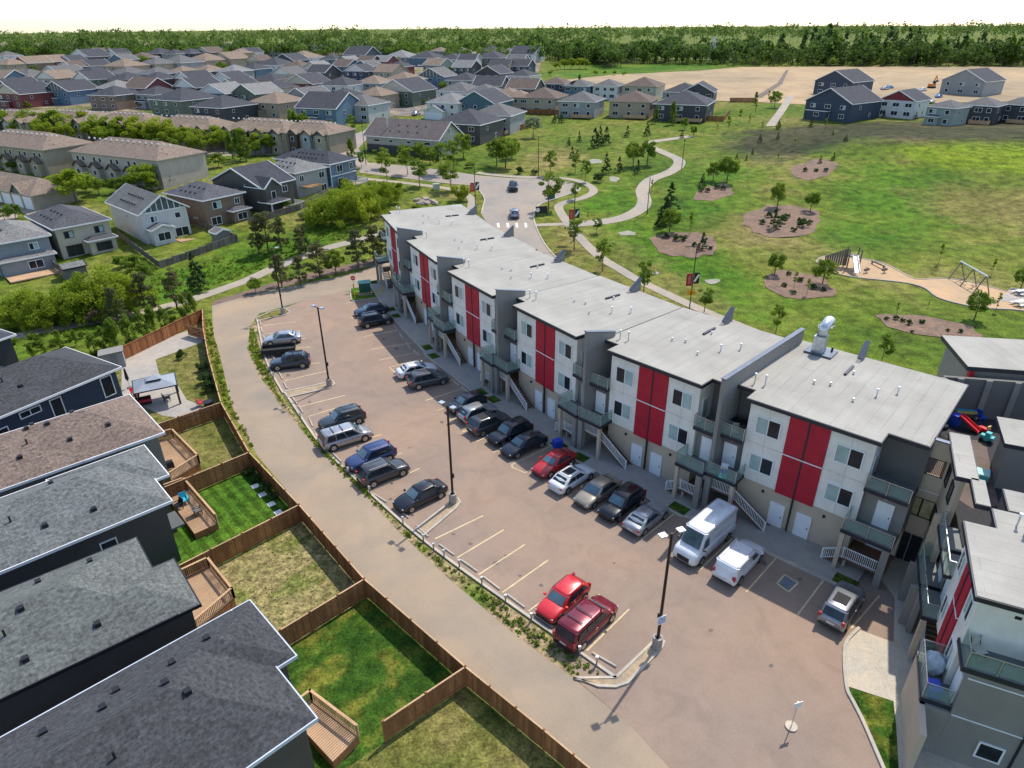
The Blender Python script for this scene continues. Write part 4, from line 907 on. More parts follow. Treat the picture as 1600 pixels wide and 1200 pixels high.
def roof_mesh(kind, x0, x1, y0, y1, z, pitch, th=.0):
    mb = MB(); W, Dp = x1-x0, y1-y0; wall = None
    a, b, c, d = (x0, y0, z), (x1, y0, z), (x1, y1, z), (x0, y1, z)
    if kind == 'hip':
        if W <= Dp:
            h = W/2*pitch; p, q = ((x0+x1)/2, y0+W/2, z+h), ((x0+x1)/2, y1-W/2, z+h)
            mb.f_tris = 0; mb.tri(a, b, p); mb.quad(b, c, q, p); mb.tri(c, d, q); mb.quad(d, a, p, q)
        else:
            h = Dp/2*pitch; p, q = (x0+Dp/2, (y0+y1)/2, z+h), (x1-Dp/2, (y0+y1)/2, z+h)
            mb.quad(a, b, q, p); mb.tri(b, c, q); mb.quad(c, d, p, q); mb.tri(d, a, p)
    elif kind == 'gable':                                  # ridge along y, gable towards the viewer
        h = W/2*pitch; p, q = ((x0+x1)/2, y0, z+h), ((x0+x1)/2, y1, z+h); mb.quad(b, c, q, p); mb.quad(d, a, p, q)
    else:                                                  # ridge along x
        h = Dp/2*pitch; p, q = (x0, (y0+y1)/2, z+h), (x1, (y0+y1)/2, z+h); mb.quad(a, b, q, p); mb.quad(c, d, p, q)
    mb.quad(a, d, c, b) if kind == 'hip' else None
    return mb, h
def add_roof(root, kind, x0, x1, y0, y1, z, pitch, roofm, trimm, wallm, ov=.45, gw=None):
    mb, h = roof_mesh(kind, x0-ov, x1+ov, y0-ov, y1+ov, z, pitch)
    if kind != 'hip':                                      # thickness underneath
        n = len(mb.v); mb.v += [(v[0], v[1], v[2]-.12) for v in mb.v[:n]]; mb.f += [tuple(i+n for i in f[::-1]) for f in mb.f[:]]
    r = mb.build('roof', roofm, root, uv=True)
    fa = MB(); t = .07; X0, X1, Y0, Y1 = x0-ov, x1+ov, y0-ov, y1+ov
    if kind == 'hip':
        fa.box(X0-t, X1+t, Y0-t, Y0, z-.2, z+.015); fa.box(X0-t, X1+t, Y1, Y1+t, z-.2, z+.015); fa.box(X0-t, X0, Y0, Y1, z-.2, z+.015); fa.box(X1, X1+t, Y0, Y1, z-.2, z+.015)
    elif kind == 'gable':
        xm = (x0+x1)/2
        for yy in (Y0-.03, Y1+.03):
            fa.bar((X0, yy, z-.06), (xm, yy, z+h-.06), .09, .26); fa.bar((X1, yy, z-.06), (xm, yy, z+h-.06), .09, .26)
        fa.box(X0-t, X0, Y0, Y1, z-.2, z+.0); fa.box(X1, X1+t, Y0, Y1, z-.2, z+.0)
    else:
        ym = (y0+y1)/2
        for xx in (X0-.03, X1+.03):
            fa.bar((xx, Y0, z-.06), (xx, ym, z+h-.06), .09, .26); fa.bar((xx, Y1, z-.06), (xx, ym, z+h-.06), .09, .26)
        fa.box(X0, X1, Y0-t, Y0, z-.2, z); fa.box(X0, X1, Y1, Y1+t, z-.2, z)
    fa.build('fascia', trimm, r)
    if kind == 'gable':
        k = pitch*(x1-x0)/2; xm = (x0+x1)/2; zt = z+ov*pitch-.12
        for yy, s in ((y0+.02, 1), (y1-.02, -1)):
            g = MB(); yb = yy + s*.1; n = 6; A_ = [(x0, yy, z-.3), (x1, yy, z-.3), (x1, yy, zt), (xm, yy, zt+k), (x0, yy, zt)]; g.v = A_ + [(q[0], yb, q[2]) for q in A_]
            g.f = [(0, 1, 2, 3, 4), (9, 8, 7, 6, 5)] + [(i, 5+i, 5+(i+1) % 5, (i+1) % 5) for i in range(5)]
            if s < 0: g.f = [f[::-1] for f in g.f]
            g.build('gable_wall', gw or wallm, root, uv=True)
    elif kind == 'gable_x':
        k = pitch*(y1-y0)/2; ym = (y0+y1)/2; zt = z+ov*pitch-.12
        for xx, s in ((x0+.02, 1), (x1-.02, -1)):
            g = MB(); xb = xx + s*.1; A_ = [(xx, y1, z-.3), (xx, y0, z-.3), (xx, y0, zt), (xx, ym, zt+k), (xx, y1, zt)]; g.v = A_ + [(xb, q[1], q[2]) for q in A_]
            g.f = [(0, 1, 2, 3, 4), (9, 8, 7, 6, 5)] + [(i, 5+i, 5+(i+1) % 5, (i+1) % 5) for i in range(5)]
            if s < 0: g.f = [f[::-1] for f in g.f]
            g.build('gable_wall', gw or wallm, root, uv=True)
    return h
def roof_vents(root, pts, roofz=None, mat=BLACKM):
    for x, y, z in pts:
        v = MB().box(x-.16, x+.16, y-.16, y+.16, z-.15, z+.14).build('roof_vent', mat, root)

def far_house(px, py, wpx, kind, wall, roof, yaw, extra='', label=None, group=None, he=5.3, top=8.2, deco=None, two=True):
    p = at(px, py, top); k = ppm(p); W = max(7.5, min(19, wpx/k*.92)); Dp = max(9.0, W*1.08)
    gz = p.z - top; pitch = .5 if kind != 'hip' else .42
    wm = col_mat('siding', WALLC[wall]); rm = col_mat('shingle', ROOFC[roof]); tm = WHITE if wall not in ('cream', 'beige', 'tan') else plain('trim_taupe', (.30, .26, .20), .7)
    r = empty('house', (p.x, p.y, gz), math.radians(yaw), label, 'house', group)
    X0, Y0 = -W/2, -Dp/2
    cx, sx = X0, Y0
    MB().box(X0, -X0, Y0, -Y0, -1.5, he).build('wall', wm, r, uv=True)
    add_roof(r, kind, X0, -X0, Y0, -Y0, he, pitch, rm, tm, wm, .4, gw=deco)
    fr = WHITE
    n = 3 if W > 9 else 2
    for i in range(n):
        xx = X0 + W*(i+.5)/n + random.uniform(-.3, .3); ww = random.choice([1.3, 1.8, 2.1])
        window(r, xx, 4.0, ww, 1.25, Y0-.03, GLASS, random.choice([GLASS, GLASS_C]), fr, split=ww > 1.5)
        if 'g' in extra and i < 2: continue
        window(r, xx, 1.4, ww, 1.35, Y0-.03, GLASS, GLASS, fr, split=ww > 1.5)
    for s in (1, -1):
        side_window(r, s*(-X0)+s*.03, Y0+Dp*.3, 3.9, 1.0, 1.1, s); side_window(r, s*(-X0)+s*.03, Y0+Dp*.65, 1.4, 1.0, 1.1, s)
    if 'g' in extra:
        gm = MB().box(X0+.2, X0+W*.62, Y0-2.4, Y0+.0, -1.5, 2.7).build('garage_wall', wm, r, uv=True)
        add_roof(r, 'gable', X0+.2, X0+W*.62, Y0-2.4, Y0+1.2, 2.75, .45, rm, tm, wm, .3, gw=deco)
        MB().box(X0+.6, X0+W*.62-.4, Y0-2.46, Y0-2.4, -.4, 2.2).build('garage_door', DOORW, r)
    if 'b' in extra:
        MB().box(X0+W*.1, X0+W*.55, Y0-1.1, Y0, -1.5, 2.7).build('bay_wall', wm, r, uv=True)
        add_roof(r, 'hip', X0+W*.1, X0+W*.55, Y0-1.1, Y0+.6, 2.7, .35, rm, tm, wm, .35)
        window(r, X0+W*.32, 1.5, 1.8, 1.3, Y0-1.13, GLASS, GLASS, fr)
    if 'd' in extra:
        dk_ = MB().box(X0+W*.4, X0+W*.95, Y0-2.6, Y0, .2, .4).build('deck', DECKW, r)
        ra = MB()
        for a, b in (((X0+W*.4, Y0-2.6), (X0+W*.95, Y0-2.6)), ((X0+W*.4, Y0-2.6), (X0+W*.4, Y0)), ((X0+W*.95, Y0-2.6), (X0+W*.95, Y0))): ra.bar((*a, 1.3), (*b, 1.3), .08); ra.bar((*a, .85), (*b, .85), .04, .7)
        ra.build('railing', WHITE if wall in ('white', 'navy', 'blue') else TIMBER, dk_)
        for xx in (X0+W*.42, X0+W*.93): MB().box(xx-.07, xx+.07, Y0-2.5, Y0-2.36, -1.5, .2).build('post', TIMBER, dk_)
    if deco is BATT:
        bt = MB()
        for i in range(1, 8):
            xx = X0 + W*i/8; hh = (W/2-abs(xx))*pitch; bt.box(xx-.08, xx+.08, Y0-.04, Y0+.02, he+.1, he+hh)
        bt.build('gable_batten', WHITE, r)
    roof_vents(r, [(X0+W*.35, 0, he+W*.35*pitch+.15), (X0+W*.35, Dp*.2, he+W*.35*pitch+.15)])
    if 's' in extra:
        h0 = he + .4*pitch
        for i in range(2):
            MB().bar((-W*.3, -Dp*.25+i*Dp*.3, he+W*.2*pitch+.25), (-W*.12, -Dp*.25+i*Dp*.3, he+W*.38*pitch+.25), Dp*.26, .05).build('solar_panel', glass('solar_glass', (.03, .05, .1), .1), r)
    return r
BATT = plain('gable_panel_dark', (.10, .115, .115), .7)
CRG = plain('gable_panel_cream', (.50, .44, .34), .7); WHG = plain('gable_panel_white', (.62, .61, .59), .7); REDG = plain('gable_panel_red', (.22, .02, .025), .6)
DECO = {'c': CRG, 'w': WHG, 'r': REDG, 't': BATT, '-': None}
# px, py of the roof top, width in pixels, kind, wall, roof, yaw, extras, gable panel
FAR = """37 132 60 gable maroon dk 18 b c|108 128 56 gable blue dk 18 b t|178 134 56 hip brown dk 18 - -|245 133 50 hip grey dk 18 b -|287 140 76 hip green dk 18 - -|308 123 54 gable dark dk 18 - w|348 150 72 hip charcoal dk 18 b -|372 124 52 gable green dk 18 b c
47 109 50 hip beige grey 18 b -|98 105 48 gable dark grey 18 d w|145 105 50 hip dark dk 18 d -|200 105 48 hip beige grey 18 d -|245 105 45 hip dark grey 18 d -|285 103 42 hip lblue tan 18 - -|325 101 42 hip brown tan 18 d -|365 101 42 hip grey lgrey 18 d -|397 98 38 hip blue dk 18 - -
15 92 40 hip tan tan 18 - -|50 90 40 gable brown tan 18 - r|82 88 38 gable maroon tan 18 - -|140 81 44 gable dark dk 18 - w|195 94 50 hip tan tan 18 - -|245 91 44 hip beige grey 18 - -|282 89 50 hip grey grey 18 d -|322 86 50 hip tan tan 18 d -|360 84 40 gable tan tan 18 - c
10 80 30 hip white grey 18 - -|45 75 30 gable sage grey 18 - w|66 75 28 gable white grey 18 - w|108 73 34 gable brown slate 18 s w|135 73 36 hip dark dk 18 - -|160 76 30 gable maroon brown 18 - c|183 76 26 gable white dk 18 - w|205 74 30 gable charcoal dk 18 - w|222 82 34 hip dark brown 18 - -|250 76 34 hip charcoal dk 18 - -|273 77 30 hip grey dk 18 - -|298 76 32 hip charcoal dk 18 - -|328 75 32 gable brown brown 18 - c|355 72 30 gable charcoal slate 18 s w|375 76 30 hip tan tan 18 - -|391 75 28 gable white dk 18 - w
415 72 28 hip lgrey dk 14 - -|438 72 28 gable white tan 14 - w|482 72 28 gable grey dk 14 - -|510 70 26 gable white dk 14 - w|565 70 26 gable grey lgrey 12 - w|598 70 26 hip blue lgrey 12 - -|625 70 28 gable navy dk 12 - -|688 73 26 hip grey tan 12 - -|722 73 24 hip white grey 10 - -|768 72 30 hip sage dk 10 - -|795 74 26 hip blue grey 10 - -|812 70 30 hip grey lgrey 10 - -
430 92 50 hip white dk 14 d -|475 82 52 hip white tan 14 d -|455 86 40 gable navy dk 14 - -|565 78 60 gable_x navy dk 12 d -|628 81 46 hip grey lgrey 12 d -|668 82 46 hip blue dk 12 d -|708 84 40 hip white dk 10 d -|770 82 52 hip green dk 10 - -|824 77 56 gable_x white dk 8 d -
428 124 52 hip cream dk 14 b -|480 118 55 gable maroon dk 14 b c|535 120 55 hip white dk 14 b -|585 117 48 hip grey tan 12 - -|632 113 52 hip grey tan 12 - -|682 108 50 gable blue grey 12 b t|728 113 50 hip grey dk 10 - -|772 104 46 gable dark dk 10 b -|818 107 42 hip white dk 8 d -
432 144 66 hip tan tan 14 b -|482 137 56 gable grey grey 14 - -|538 137 56 hip charcoal dk 14 - -|588 134 52 hip tan tan 12 - -|635 128 70 gable green dk 12 g c|720 128 58 hip white grey 10 b -|758 132 62 hip grey grey 10 - -|795 135 50 hip tan tan 8 - -
514 151 78 gable_x blue dk 14 b -|566 147 62 hip lgrey grey 12 b -|705 144 60 hip white lgrey 10 g -|757 144 70 gable teal dk 10 - -|733 172 86 hip dark dk 10 b -|778 161 72 hip grey grey 8 d -
870 118 42 hip navy brown 6 - -|907 121 42 hip blue grey 6 s -|952 121 42 hip white grey 4 - -|1007 121 58 hip cream brown 2 - -|1070 129 58 hip grey dk 0 - -|1095 129 52 gable dark dk 0 - -|812 137 42 hip tan tan 8 - -|850 137 64 hip beige brown 6 - -|910 142 62 hip grey grey 4 d -|992 142 68 hip tan brown 2 d -|1072 145 86 hip charcoal dk 0 d -
1322 114 66 gable navy dk -6 - -|1322 142 84 gable navy dk -6 b -|1418 140 58 gable white dk -10 - r|1487 150 46 hip sage grey -10 b -|1543 147 52 hip charcoal grey -10 d -|1525 113 68 gable grey dk -10 - -|1600 146 46 hip charcoal grey -12 d -|1648 147 46 hip grey dk -12 - -"""
ROWN = ['behind the rowhouses', 'two rows behind the rowhouses', 'in the third row', 'by the hilltop wood', 'below the wood', 'above the orange fences', 'in the middle row', 'above the blue house', 'above the hall', 'beside the park meadow', 'beyond the grassy bank']
CW = dict(lgrey='light grey', lblue='light blue', sage='sage grey', charcoal='charcoal', dark='dark brown'); CR = dict(dk='dark', lgrey='pale grey', tan='tan', slate='slate', grey='grey', brown='brown', moss='mossy')
CG = {'c': ' and cream gable', 'w': ' and white gable', 'r': ' and red gable', 't': ' and battened gable', '-': ''}
for ri, row in enumerate(FAR.split('\n')):
    for h in row.split('|'):
        q = h.split(); kd = q[3]
        lab = '%s two-storey house with %s %s roof%s %s' % (CW.get(q[4], q[4]), CR[q[5]], 'hipped' if kd == 'hip' else 'gabled', CG[q[8]], ROWN[ri])
        if q[7] == 'd': lab = lab.replace('two-storey house with', 'house with deck,')
        if q[7] == 's': lab = lab.replace('two-storey', 'solar-panelled')
        if q[7] == 'b': lab = lab.replace('house with', 'bay-fronted house with')
        hh = 5.3
        far_house(float(q[0]), float(q[1]), float(q[2]), kd, q[4], q[5], (-24 if float(q[0]) < 1150 else -52)+random.uniform(-5, 5), q[7], lab, 'houses: ' + lab, deco=DECO[q[8]])

# more houses packed between the rows
EXIST = [(float(h.split()[0]), float(h.split()[1])) for row in FAR.split('\n') for h in row.split('|')]
rf = random.Random(21); WN = list(WALLC); made = 0
for y in (77, 86, 94, 103, 113, 123, 133):
    x = 6 + rf.random()*20
    while x < 845:
        if all(abs(x-a) > (y-58)*.55+9 or abs(y-b) > 7.5 for a, b in EXIST) and not (x > 640 and y > 108 and x < 700):
            w_, r2, kd, dc = rf.choice(WN), rf.choice(['dk', 'dk', 'grey', 'tan', 'brown', 'lgrey']), rf.choice(['hip', 'gable', 'gable', 'gable_x']), rf.choice(['-', 'w', 'c', '-'])
            lab = '%s house with %s %s roof%s, packed between the suburban rows' % (CW.get(w_, w_), CR[r2], 'hipped' if kd == 'hip' else 'gabled', CG[dc] if kd == 'gable' else '')
            far_house(x, y+rf.uniform(-2, 2), (y-41)*.52+8, kd, w_, r2, -24+rf.uniform(-8, 8), rf.choice(['-', 'b', 'd', '-']), lab, 'houses: ' + lab, deco=DECO[dc] if kd == 'gable' else None); EXIST.append((x, y)); made += 1
        x += rf.uniform(20, 34)
# ------------------------------------------------------------------ houses along the trail: placed by the eave corner next to the trail
def trail_house(F, ang, W, Dp, kind, wall, roof, label, he=5.5, pitch=.42, ov=.45, gz=None, wins=(), swins=(), trim=WHITE, deco=None, frame=WHITE, vents=8):
    p = at(F[0], F[1], he); g = p.z - he if gz is None else gz
    a = math.radians(ang); r = empty('house', (p.x, p.y, g), a, label, 'house')
    r.location += Matrix.Rotation(a, 3, 'Z') @ Vector((ov, ov, 0))
    W -= 2*ov; Dp -= 2*ov
    wm = col_mat('siding', wall) if not isinstance(wall, bpy.types.Material) else wall; rm = col_mat('shingle', roof)
    MB().box(0, W, 0, Dp, -1.2, he).build('wall', wm, r, uv=True)
    h = add_roof(r, kind, 0, W, 0, Dp, he, pitch, rm, trim, wm, ov, gw=deco)
    for (x, z, w, hh, c) in wins: window(r, x*W, z, w, hh, -.03, GLASS, GLASS_C if c else GLASS, frame, split=w > 1.1)
    for (y, z, w, hh) in swins: side_window(r, -.03, y*Dp, z, w, hh, -1, frame)
    half = W/2 if kind in ('gable',) or W <= Dp else Dp/2
    for i in range(vents):
        x = W*.12 if i % 2 else W*.3; y = Dp*(.25 + .5*i/max(1, vents)); roof_vents(r, [(x, y, he+(x+ov)*pitch+.05)])
    return r, W, Dp, h
def porch(r, x0, x1, d, zt, wm, rm, trim=WHITE, wall=True, kind='hip'):
    if wall: MB().box(x0, x1, -d, 0, -1.2, zt).build('bump_wall', wm, r, uv=True)
    else:
        for xx in (x0+.1, x1-.1): MB().box(xx-.1, xx+.1, -d+.05, -d+.25, -1.2, zt).build('post', trim, r)
    add_roof(r, kind, x0, x1, -d, .6, zt, .35, rm, trim, wm, .35)
S = lambda c: col_mat('siding', c); SH = lambda c: col_mat('shingle', c)
r, W, Dp, h = trail_house((81, 359), 48, 9.6, 14.5, 'hip', (.42, .37, .28), (.075, .075, .08), 'beige two-storey house with a dark hipped roof beside the trail shrubs', wins=[(.22, 4.1, 1.5, 1.2, 1), (.78, 4.1, 1.5, 1.2, 1), (.25, 1.3, 2.6, 1.9, 0)], swins=[(.4, 3.9, .9, .6), (.7, 1.6, .9, 1.2)], frame=plain('trim_dark', (.05, .045, .04), .6))
porch(r, W*.48, W*.98, 1.6, 2.75, S((.42, .37, .28)), SH((.075, .075, .08))); window(r, W*.74, 1.45, 2.6, 1.5, -1.63, GLASS, GLASS, MATS['trim_dark'])
MB().box(W*.1, W*.9, -3.8, -1.7, -.3, -.1).build('patio', CONC_G, r)
r, W, Dp, h = trail_house((216, 337), 47, 9.2, 16, 'gable', (.52, .50, .47), (.13, .128, .12), 'white two-storey house with a glazed-looking panelled gable facing the trail', pitch=.62, deco=plain('gable_panel_slate', (.07, .095, .105), .5), wins=[(.26, 4.3, 1.3, 1.2, 1), (.78, 4.3, 1.1, 1.1, 0), (.8, 1.2, 2.6, 1.7, 0)], swins=[(.45, 4.2, .9, .5)], vents=14)
bt = MB()
for i in range(1, 8): xx = W*i/8; bt.box(xx-.07, xx+.07, -.05, .02, 5.6, 5.5+(W/2-abs(xx-W/2))*.62+.2)
bt.box(.2, W-.2, -.05, .02, 5.45, 5.65); bt.build('gable_batten', WHITE, r)
porch(r, W*.08, W*.52, 2.2, 2.9, S((.52, .50, .47)), SH((.13, .128, .12)), kind='gable'); window(r, W*.3, 1.5, 2.3, 1.5, -2.23, GLASS, GLASS, WHITE)
MB().box(W*.55, W*1.0, -3.6, -.02, -.1, .25).build('deck', DECKW, r)
r, W, Dp, h = trail_house((316, 314), 55, 9.6, 13.5, 'hip', (.19, .125, .085), (.085, .085, .092), 'brown two-storey house with a grey roof between two trail houses', wins=[(.3, 4.1, 1.9, 1.4, 1), (.82, 4.1, 1.2, 1.2, 0), (.22, 1.2, 2.2, 1.6, 0)], swins=[(.3, 1.6, 1.2, .4)])
porch(r, W*.55, W*.98, 1.6, 2.7, S((.19, .125, .085)), SH((.085, .085, .092))); window(r, W*.77, 1.4, 2.2, 1.4, -1.63, GLASS, GLASS, WHITE)
r, W, Dp, h = trail_house((405, 293), 60, 9.8, 15, 'gable_x', (.075, .068, .06), (.045, .046, .056), 'dark brown house with a white-edged front gable and charcoal roof', wins=[(.72, 4.0, 1.5, 1.3, 0), (.2, 3.6, 1.2, 1.3, 0), (.6, 1.1, 2.0, 1.6, 0)], swins=[(.5, 3.9, .8, 1.1)])
MB().box(.1, W*.45, -1.3, 0, -1.2, 5.3).build('bump_wall', S((.075, .068, .06)), r, uv=True); add_roof(r, 'gable', .1, W*.45, -1.3, 4, 5.3, .8, SH((.045, .046, .056)), WHITE, S((.075, .068, .06)), .3); window(r, W*.24, 3.7, 1.2, 1.5, -1.33, GLASS, GLASS, WHITE, split=False); porch(r, .1, W*.5, 2.6, 2.5, S((.075, .068, .06)), SH((.045, .046, .056)), wall=False)
MB().box(W*.45, W*.95, -3.2, -.02, .2, .4).build('deck', DECKW, r); flat_rail(r, [(W*.45, -.1), (W*.45, -3.2), (W*.95, -3.2), (W*.95, -.1)], .4)
r, W, Dp, h = trail_house((460, 271), 55, 9.6, 12, 'hip', (.30, .295, .28), (.16, .155, .148), 'light grey house with a pale hipped roof and timber pergola', wins=[(.18, 4.0, 1.2, 1.4, 0), (.82, 4.0, 1.6, 1.4, 0), (.85, 1.2, 1.6, 1.6, 0)])
pg = MB(); [pg.box(xx, xx+.12, -3.0, .0, 2.4, 2.6) for xx in [W*.1+i*.4 for i in range(11)]]; pg.build('pergola_slats', TIMBER, r); [MB().box(xx-.08, xx+.08, -2.9, -2.74, -1.2, 2.4).build('post', TIMBER, r) for xx in (W*.12, W*.5)]
r, W, Dp, h = trail_house((515, 257), 60, 9.4, 18, 'hip', (.115, .17, .225), (.040, .042, .052), 'slate blue two-storey house with white trim and white deck beside the street', wins=[(.35, 4.1, 1.9, 1.6, 0), (.35, 1.2, 1.9, 1.6, 0), (.8, 4.1, 1.2, 1.6, 0)], vents=14)
MB().box(-.05, W+.05, -.06, .0, 2.6, 2.8).build('white_band', WHITE, r); MB().box(-.06, .12, -.06, .1, -1.0, 5.3).build('corner_trim', WHITE, r)
MB().box(W*.5, W*1.0, -3.2, -.02, .2, .4).build('deck', DECKW, r); flat_rail(r, [(W*.5, -.1), (W*.5, -3.2), (W, -3.2), (W, -.1)], .4)
r, W, Dp, h = trail_house((-20, 384), 44, 9.0, 13, 'hip', (.21, .23, .25), (.17, .165, .155), 'grey blue house with a pale roof and timber deck beside the lilac bushes', wins=[(.7, 4.1, 1.4, 1.2, 1), (.62, 1.2, 2.3, 1.5, 0)])
porch(r, .3, W*.98, 1.2, 2.7, S((.21, .23, .25)), SH((.17, .165, .155))); window(r, W*.62, 1.4, 2.2, 1.4, -1.23, GLASS, GLASS, WHITE); MB().box(.3, W, -5.0, -1.25, .1, .3).build('deck', DECKW, r)
# the gabled hall by the street
r, W, Dp, h = trail_house((686, 220), 63, 13.0, 25, 'gable', (.40, .365, .30), (.13, .105, .098), 'long hall with a mauve grey gabled roof and white fascia beside the street corner', he=4.6, pitch=.62, ov=.7, wins=[(.3, 3.6, 1.2, 1.2, 0), (.7, 3.6, 1.2, 1.2, 0), (.5, 6.2, 1.3, 1.5, 1)], swins=[(.15, 3.5, 2.2, .7), (.4, 3.5, 1.4, .7), (.65, 3.5, 1.4, .7), (.85, 3.5, 2.2, .7)])
MB().cyl(W*.2, Dp*.75, 6.5, 9.2, .15).build('chimney', GALV, r); MB().box(-.05, 0, 0, Dp, -1.2, 2.4).build('base_wall', S((.05, .05, .05)), r, uv=True)
# tan rowhouses
def rowhouse(F, ang, W, Dp, label, wall, roof, nb, he=5.6, dorm=True):
    p = at(F[0], F[1], he); a = math.radians(ang); r = empty('rowhouse', (p.x, p.y, p.z-he), a, label, 'rowhouse', 'tan rowhouses')
    wm, rm = S(wall), SH(roof); tm = plain('trim_taupe', (.30, .26, .20), .7)
    MB().box(0, W, 0, Dp, -1.5, he).build('wall', wm, r, uv=True); h = add_roof(r, 'hip', 0, W, 0, Dp, he, .42, rm, tm, wm, .4)
    for i in range(nb):
        x = W*(i+.5)/nb
        window(r, x-.9, 4.2, 1.1, 1.2, -.03, GLASS, GLASS, WHITE, split=False); window(r, x+1.2, 4.2, 1.1, 1.2, -.03, GLASS, GLASS, WHITE, split=False)
        if dorm:
            z0 = he - .3 if dorm == 2 else 2.6; x0, x1 = x-1.5, x+1.3
            MB().box(x0, x1, -1.2, 0, -1.5, z0).build('bump_wall', S([(.36, .30, .22), (.10, .06, .05), (.3, .32, .33)][i % 3]) if dorm == 2 else wm, r, uv=True)
            add_roof(r, 'gable', x0, x1, -1.2, 3 if dorm == 2 else 0, z0, .75, rm, plain('trim_dark', (.05, .045, .04), .6), wm, .3, gw=BATT if dorm == 2 and i % 2 else None)
            window(r, x-.1, z0-1.2, 1.1, 1.2, -1.23, GLASS, GLASS, WHITE, split=False)
            window(r, x-.1, 1.0, 1.1, 1.2, -1.23, GLASS, GLASS, WHITE, split=False) if dorm == 2 else None
    roof_vents(r, [(W*(i+.5)/(nb*3), Dp*.38, he+Dp*.42*.42+.25) for i in range(nb*3)], mat=WHITE)
    return r
rowhouse((110, 236), -27, 31, 13, 'cream tan rowhouse with small gabled porches beside the tall poplars', (.42, .36, .29), (.20, .15, .115), 5)
rowhouse((-45, 222), -27, 30, 13, 'olive tan rowhouse with dark porch gables behind the red fences', (.29, .25, .18), (.195, .145, .11), 5)
for i, (px, py, w) in enumerate([(-30, 186, 22), (60, 186, 21), (140, 190, 23), (232, 196, 24), (345, 201, 23), (430, 205, 18)]):
    rowhouse((px, py), -24, w, 12, ['rowhouse with tan roof behind the boulevard trees, first from the hill road', 'rowhouse with tan roof behind the boulevard trees, second from the hill road', 'rowhouse with tan roof behind the boulevard trees, third from the hill road', 'rowhouse with a blue-grey gable behind the boulevard trees', 'rowhouse with white and brown gables behind the poplars', 'rowhouse with brown and white gables beside the street corner'][i], (.30, .25, .18), (.20, .148, .108), 4, 5.4, 2)
# garage block
p = at(5, 297, 2.9); r = empty('garage_block', (p.x, p.y, p.z-2.9), math.radians(-30), 'long tan garage block with white doors and two dark gablets', 'garage')
MB().box(-14, 11, 0, 9, -1, 2.9).build('wall', S((.33, .27, .20)), r, uv=True); add_roof(r, 'hip', -14, 11, 0, 9, 2.9, .5, SH((.20, .15, .115)), plain('trim_taupe', (.30, .26, .20), .7), S((.33, .27, .20)), .4)
for i in range(6): MB().box(-13.4+i*4.1, -10.2+i*4.1, -.05, .02, -.2, 2.4).build('garage_door', DOORW, r)
for xx in (-4, 6): add_roof(r, 'gable', xx-2, xx+2, -.3, 3.5, 3.0, .9, SH((.20, .15, .115)), MATS['trim_taupe'], BATT, .3, gw=BATT)
drape('garage_apron', P2([(-40, 330), (60, 312), (105, 322), (60, 345), (30, 330), (20, 360), (-40, 380)]), CONC, .03, 3.)
# ------------------------------------------------------------------ houses backing on the lane
def lane_house(C, ang, label, wall, roof, blocks, he=5.7, pitch=.45, trim=WHITE, wins=(), rwins=(), vents=()):
    p = atz(C[0], C[1], he); a = math.radians(ang); r = empty('house', (p.x, p.y, 0), a, label, 'house')
    wm, rm = S(wall), SH(roof); ov = .45
    for i, (x0, x1, y0, y1, z) in enumerate(blocks):
        MB().box(x0+ov, x1-ov, y0+ov, y1-ov, 0, z-.1).build('wall', wm, r, uv=True)
        add_roof(r, 'hip', x0+ov, x1-ov, y0+ov, y1-ov, z, pitch, rm, trim, wm, ov)
    y0 = blocks[0][2] + ov - .03
    for (x, z, w, h) in wins: window(r, x, z, w, h, y0, GLASS, GLASS, WHITE, split=w > 1.3)
    x1 = blocks[0][1] - ov + .03
    for (y, z, w, h) in rwins: side_window(r, x1, y, z, w, h, 1)
    b = blocks[0]; hw = (b[3]-b[2])/2
    for (x, y) in vents: roof_vents(r, [(x, y, b[4] + pitch*(hw-abs(y-(b[2]+b[3])/2)) + .06)])
    MB().cyl(-9, (b[2]+b[3])/2-1.5, b[4]+pitch*(hw-1.5)-.1, b[4]+pitch*(hw-1.5)+.45, .06).build('vent_pipe', BLACKM, r)
    return r, wm, rm
h1, *_ = lane_house((390, 938), 44, 'house with a slate blue shingle roof behind the deep green fenced lawn', (.065, .062, .060), (.050, .051, .054), [(-18, -1.15, -9.8, 0, 5.7), (-6.5, 0, -5.6, 0.02, 5.68)], vents=[(-3.2, -2.0), (-5.2, -2.6), (-7.8, -2.1), (-8.6, -3.2), (-11, -2.2), (-6.0, -4.4), (-5.4, -5.6)], trim=plain('trim_pale_blue', (.48, .52, .58), .5), rwins=())
h2, *_ = lane_house((312, 943), 40, 'house with a grey-green shingle roof beside the parched yard', (.065, .060, .057), (.105, .112, .104), [(-18, -1.3, 0, 8.9, 5.7), (-6.5, 0, -.02, 5.1, 5.68)], trim=BLACKM, wins=[(-12.2, 4.2, 2.0, 1.4)], vents=[(-5, 1.4), (-8.5, 1.3), (-11, 2.6), (-8, 4.0), (-10.5, 4.6), (-13.2, 2.4), (-4.2, 7.2), (-7, 7.3), (-10, 7.2)])
h3, *_ = lane_house((268, 782), 43, 'house with a green-grey shingle roof beside the striped lawn', (.068, .066, .064), (.120, .128, .124), [(-18, 0, 0, 9.0, 5.7), (-6, 1.0, 3.6, 9.3, 5.66)], wins=[(-4.5, 3.8, .1+1.0, 1.2)], vents=[(-4.5, 1.6), (-7.4, 1.8), (-10.5, 2.0), (-6, 6.2), (-12.5, 1.9)])
MB().box(-.5, .5, .5, 2.6, 2.85, 3.0).build('porch_roof', SH((.120, .128, .124)), h3)
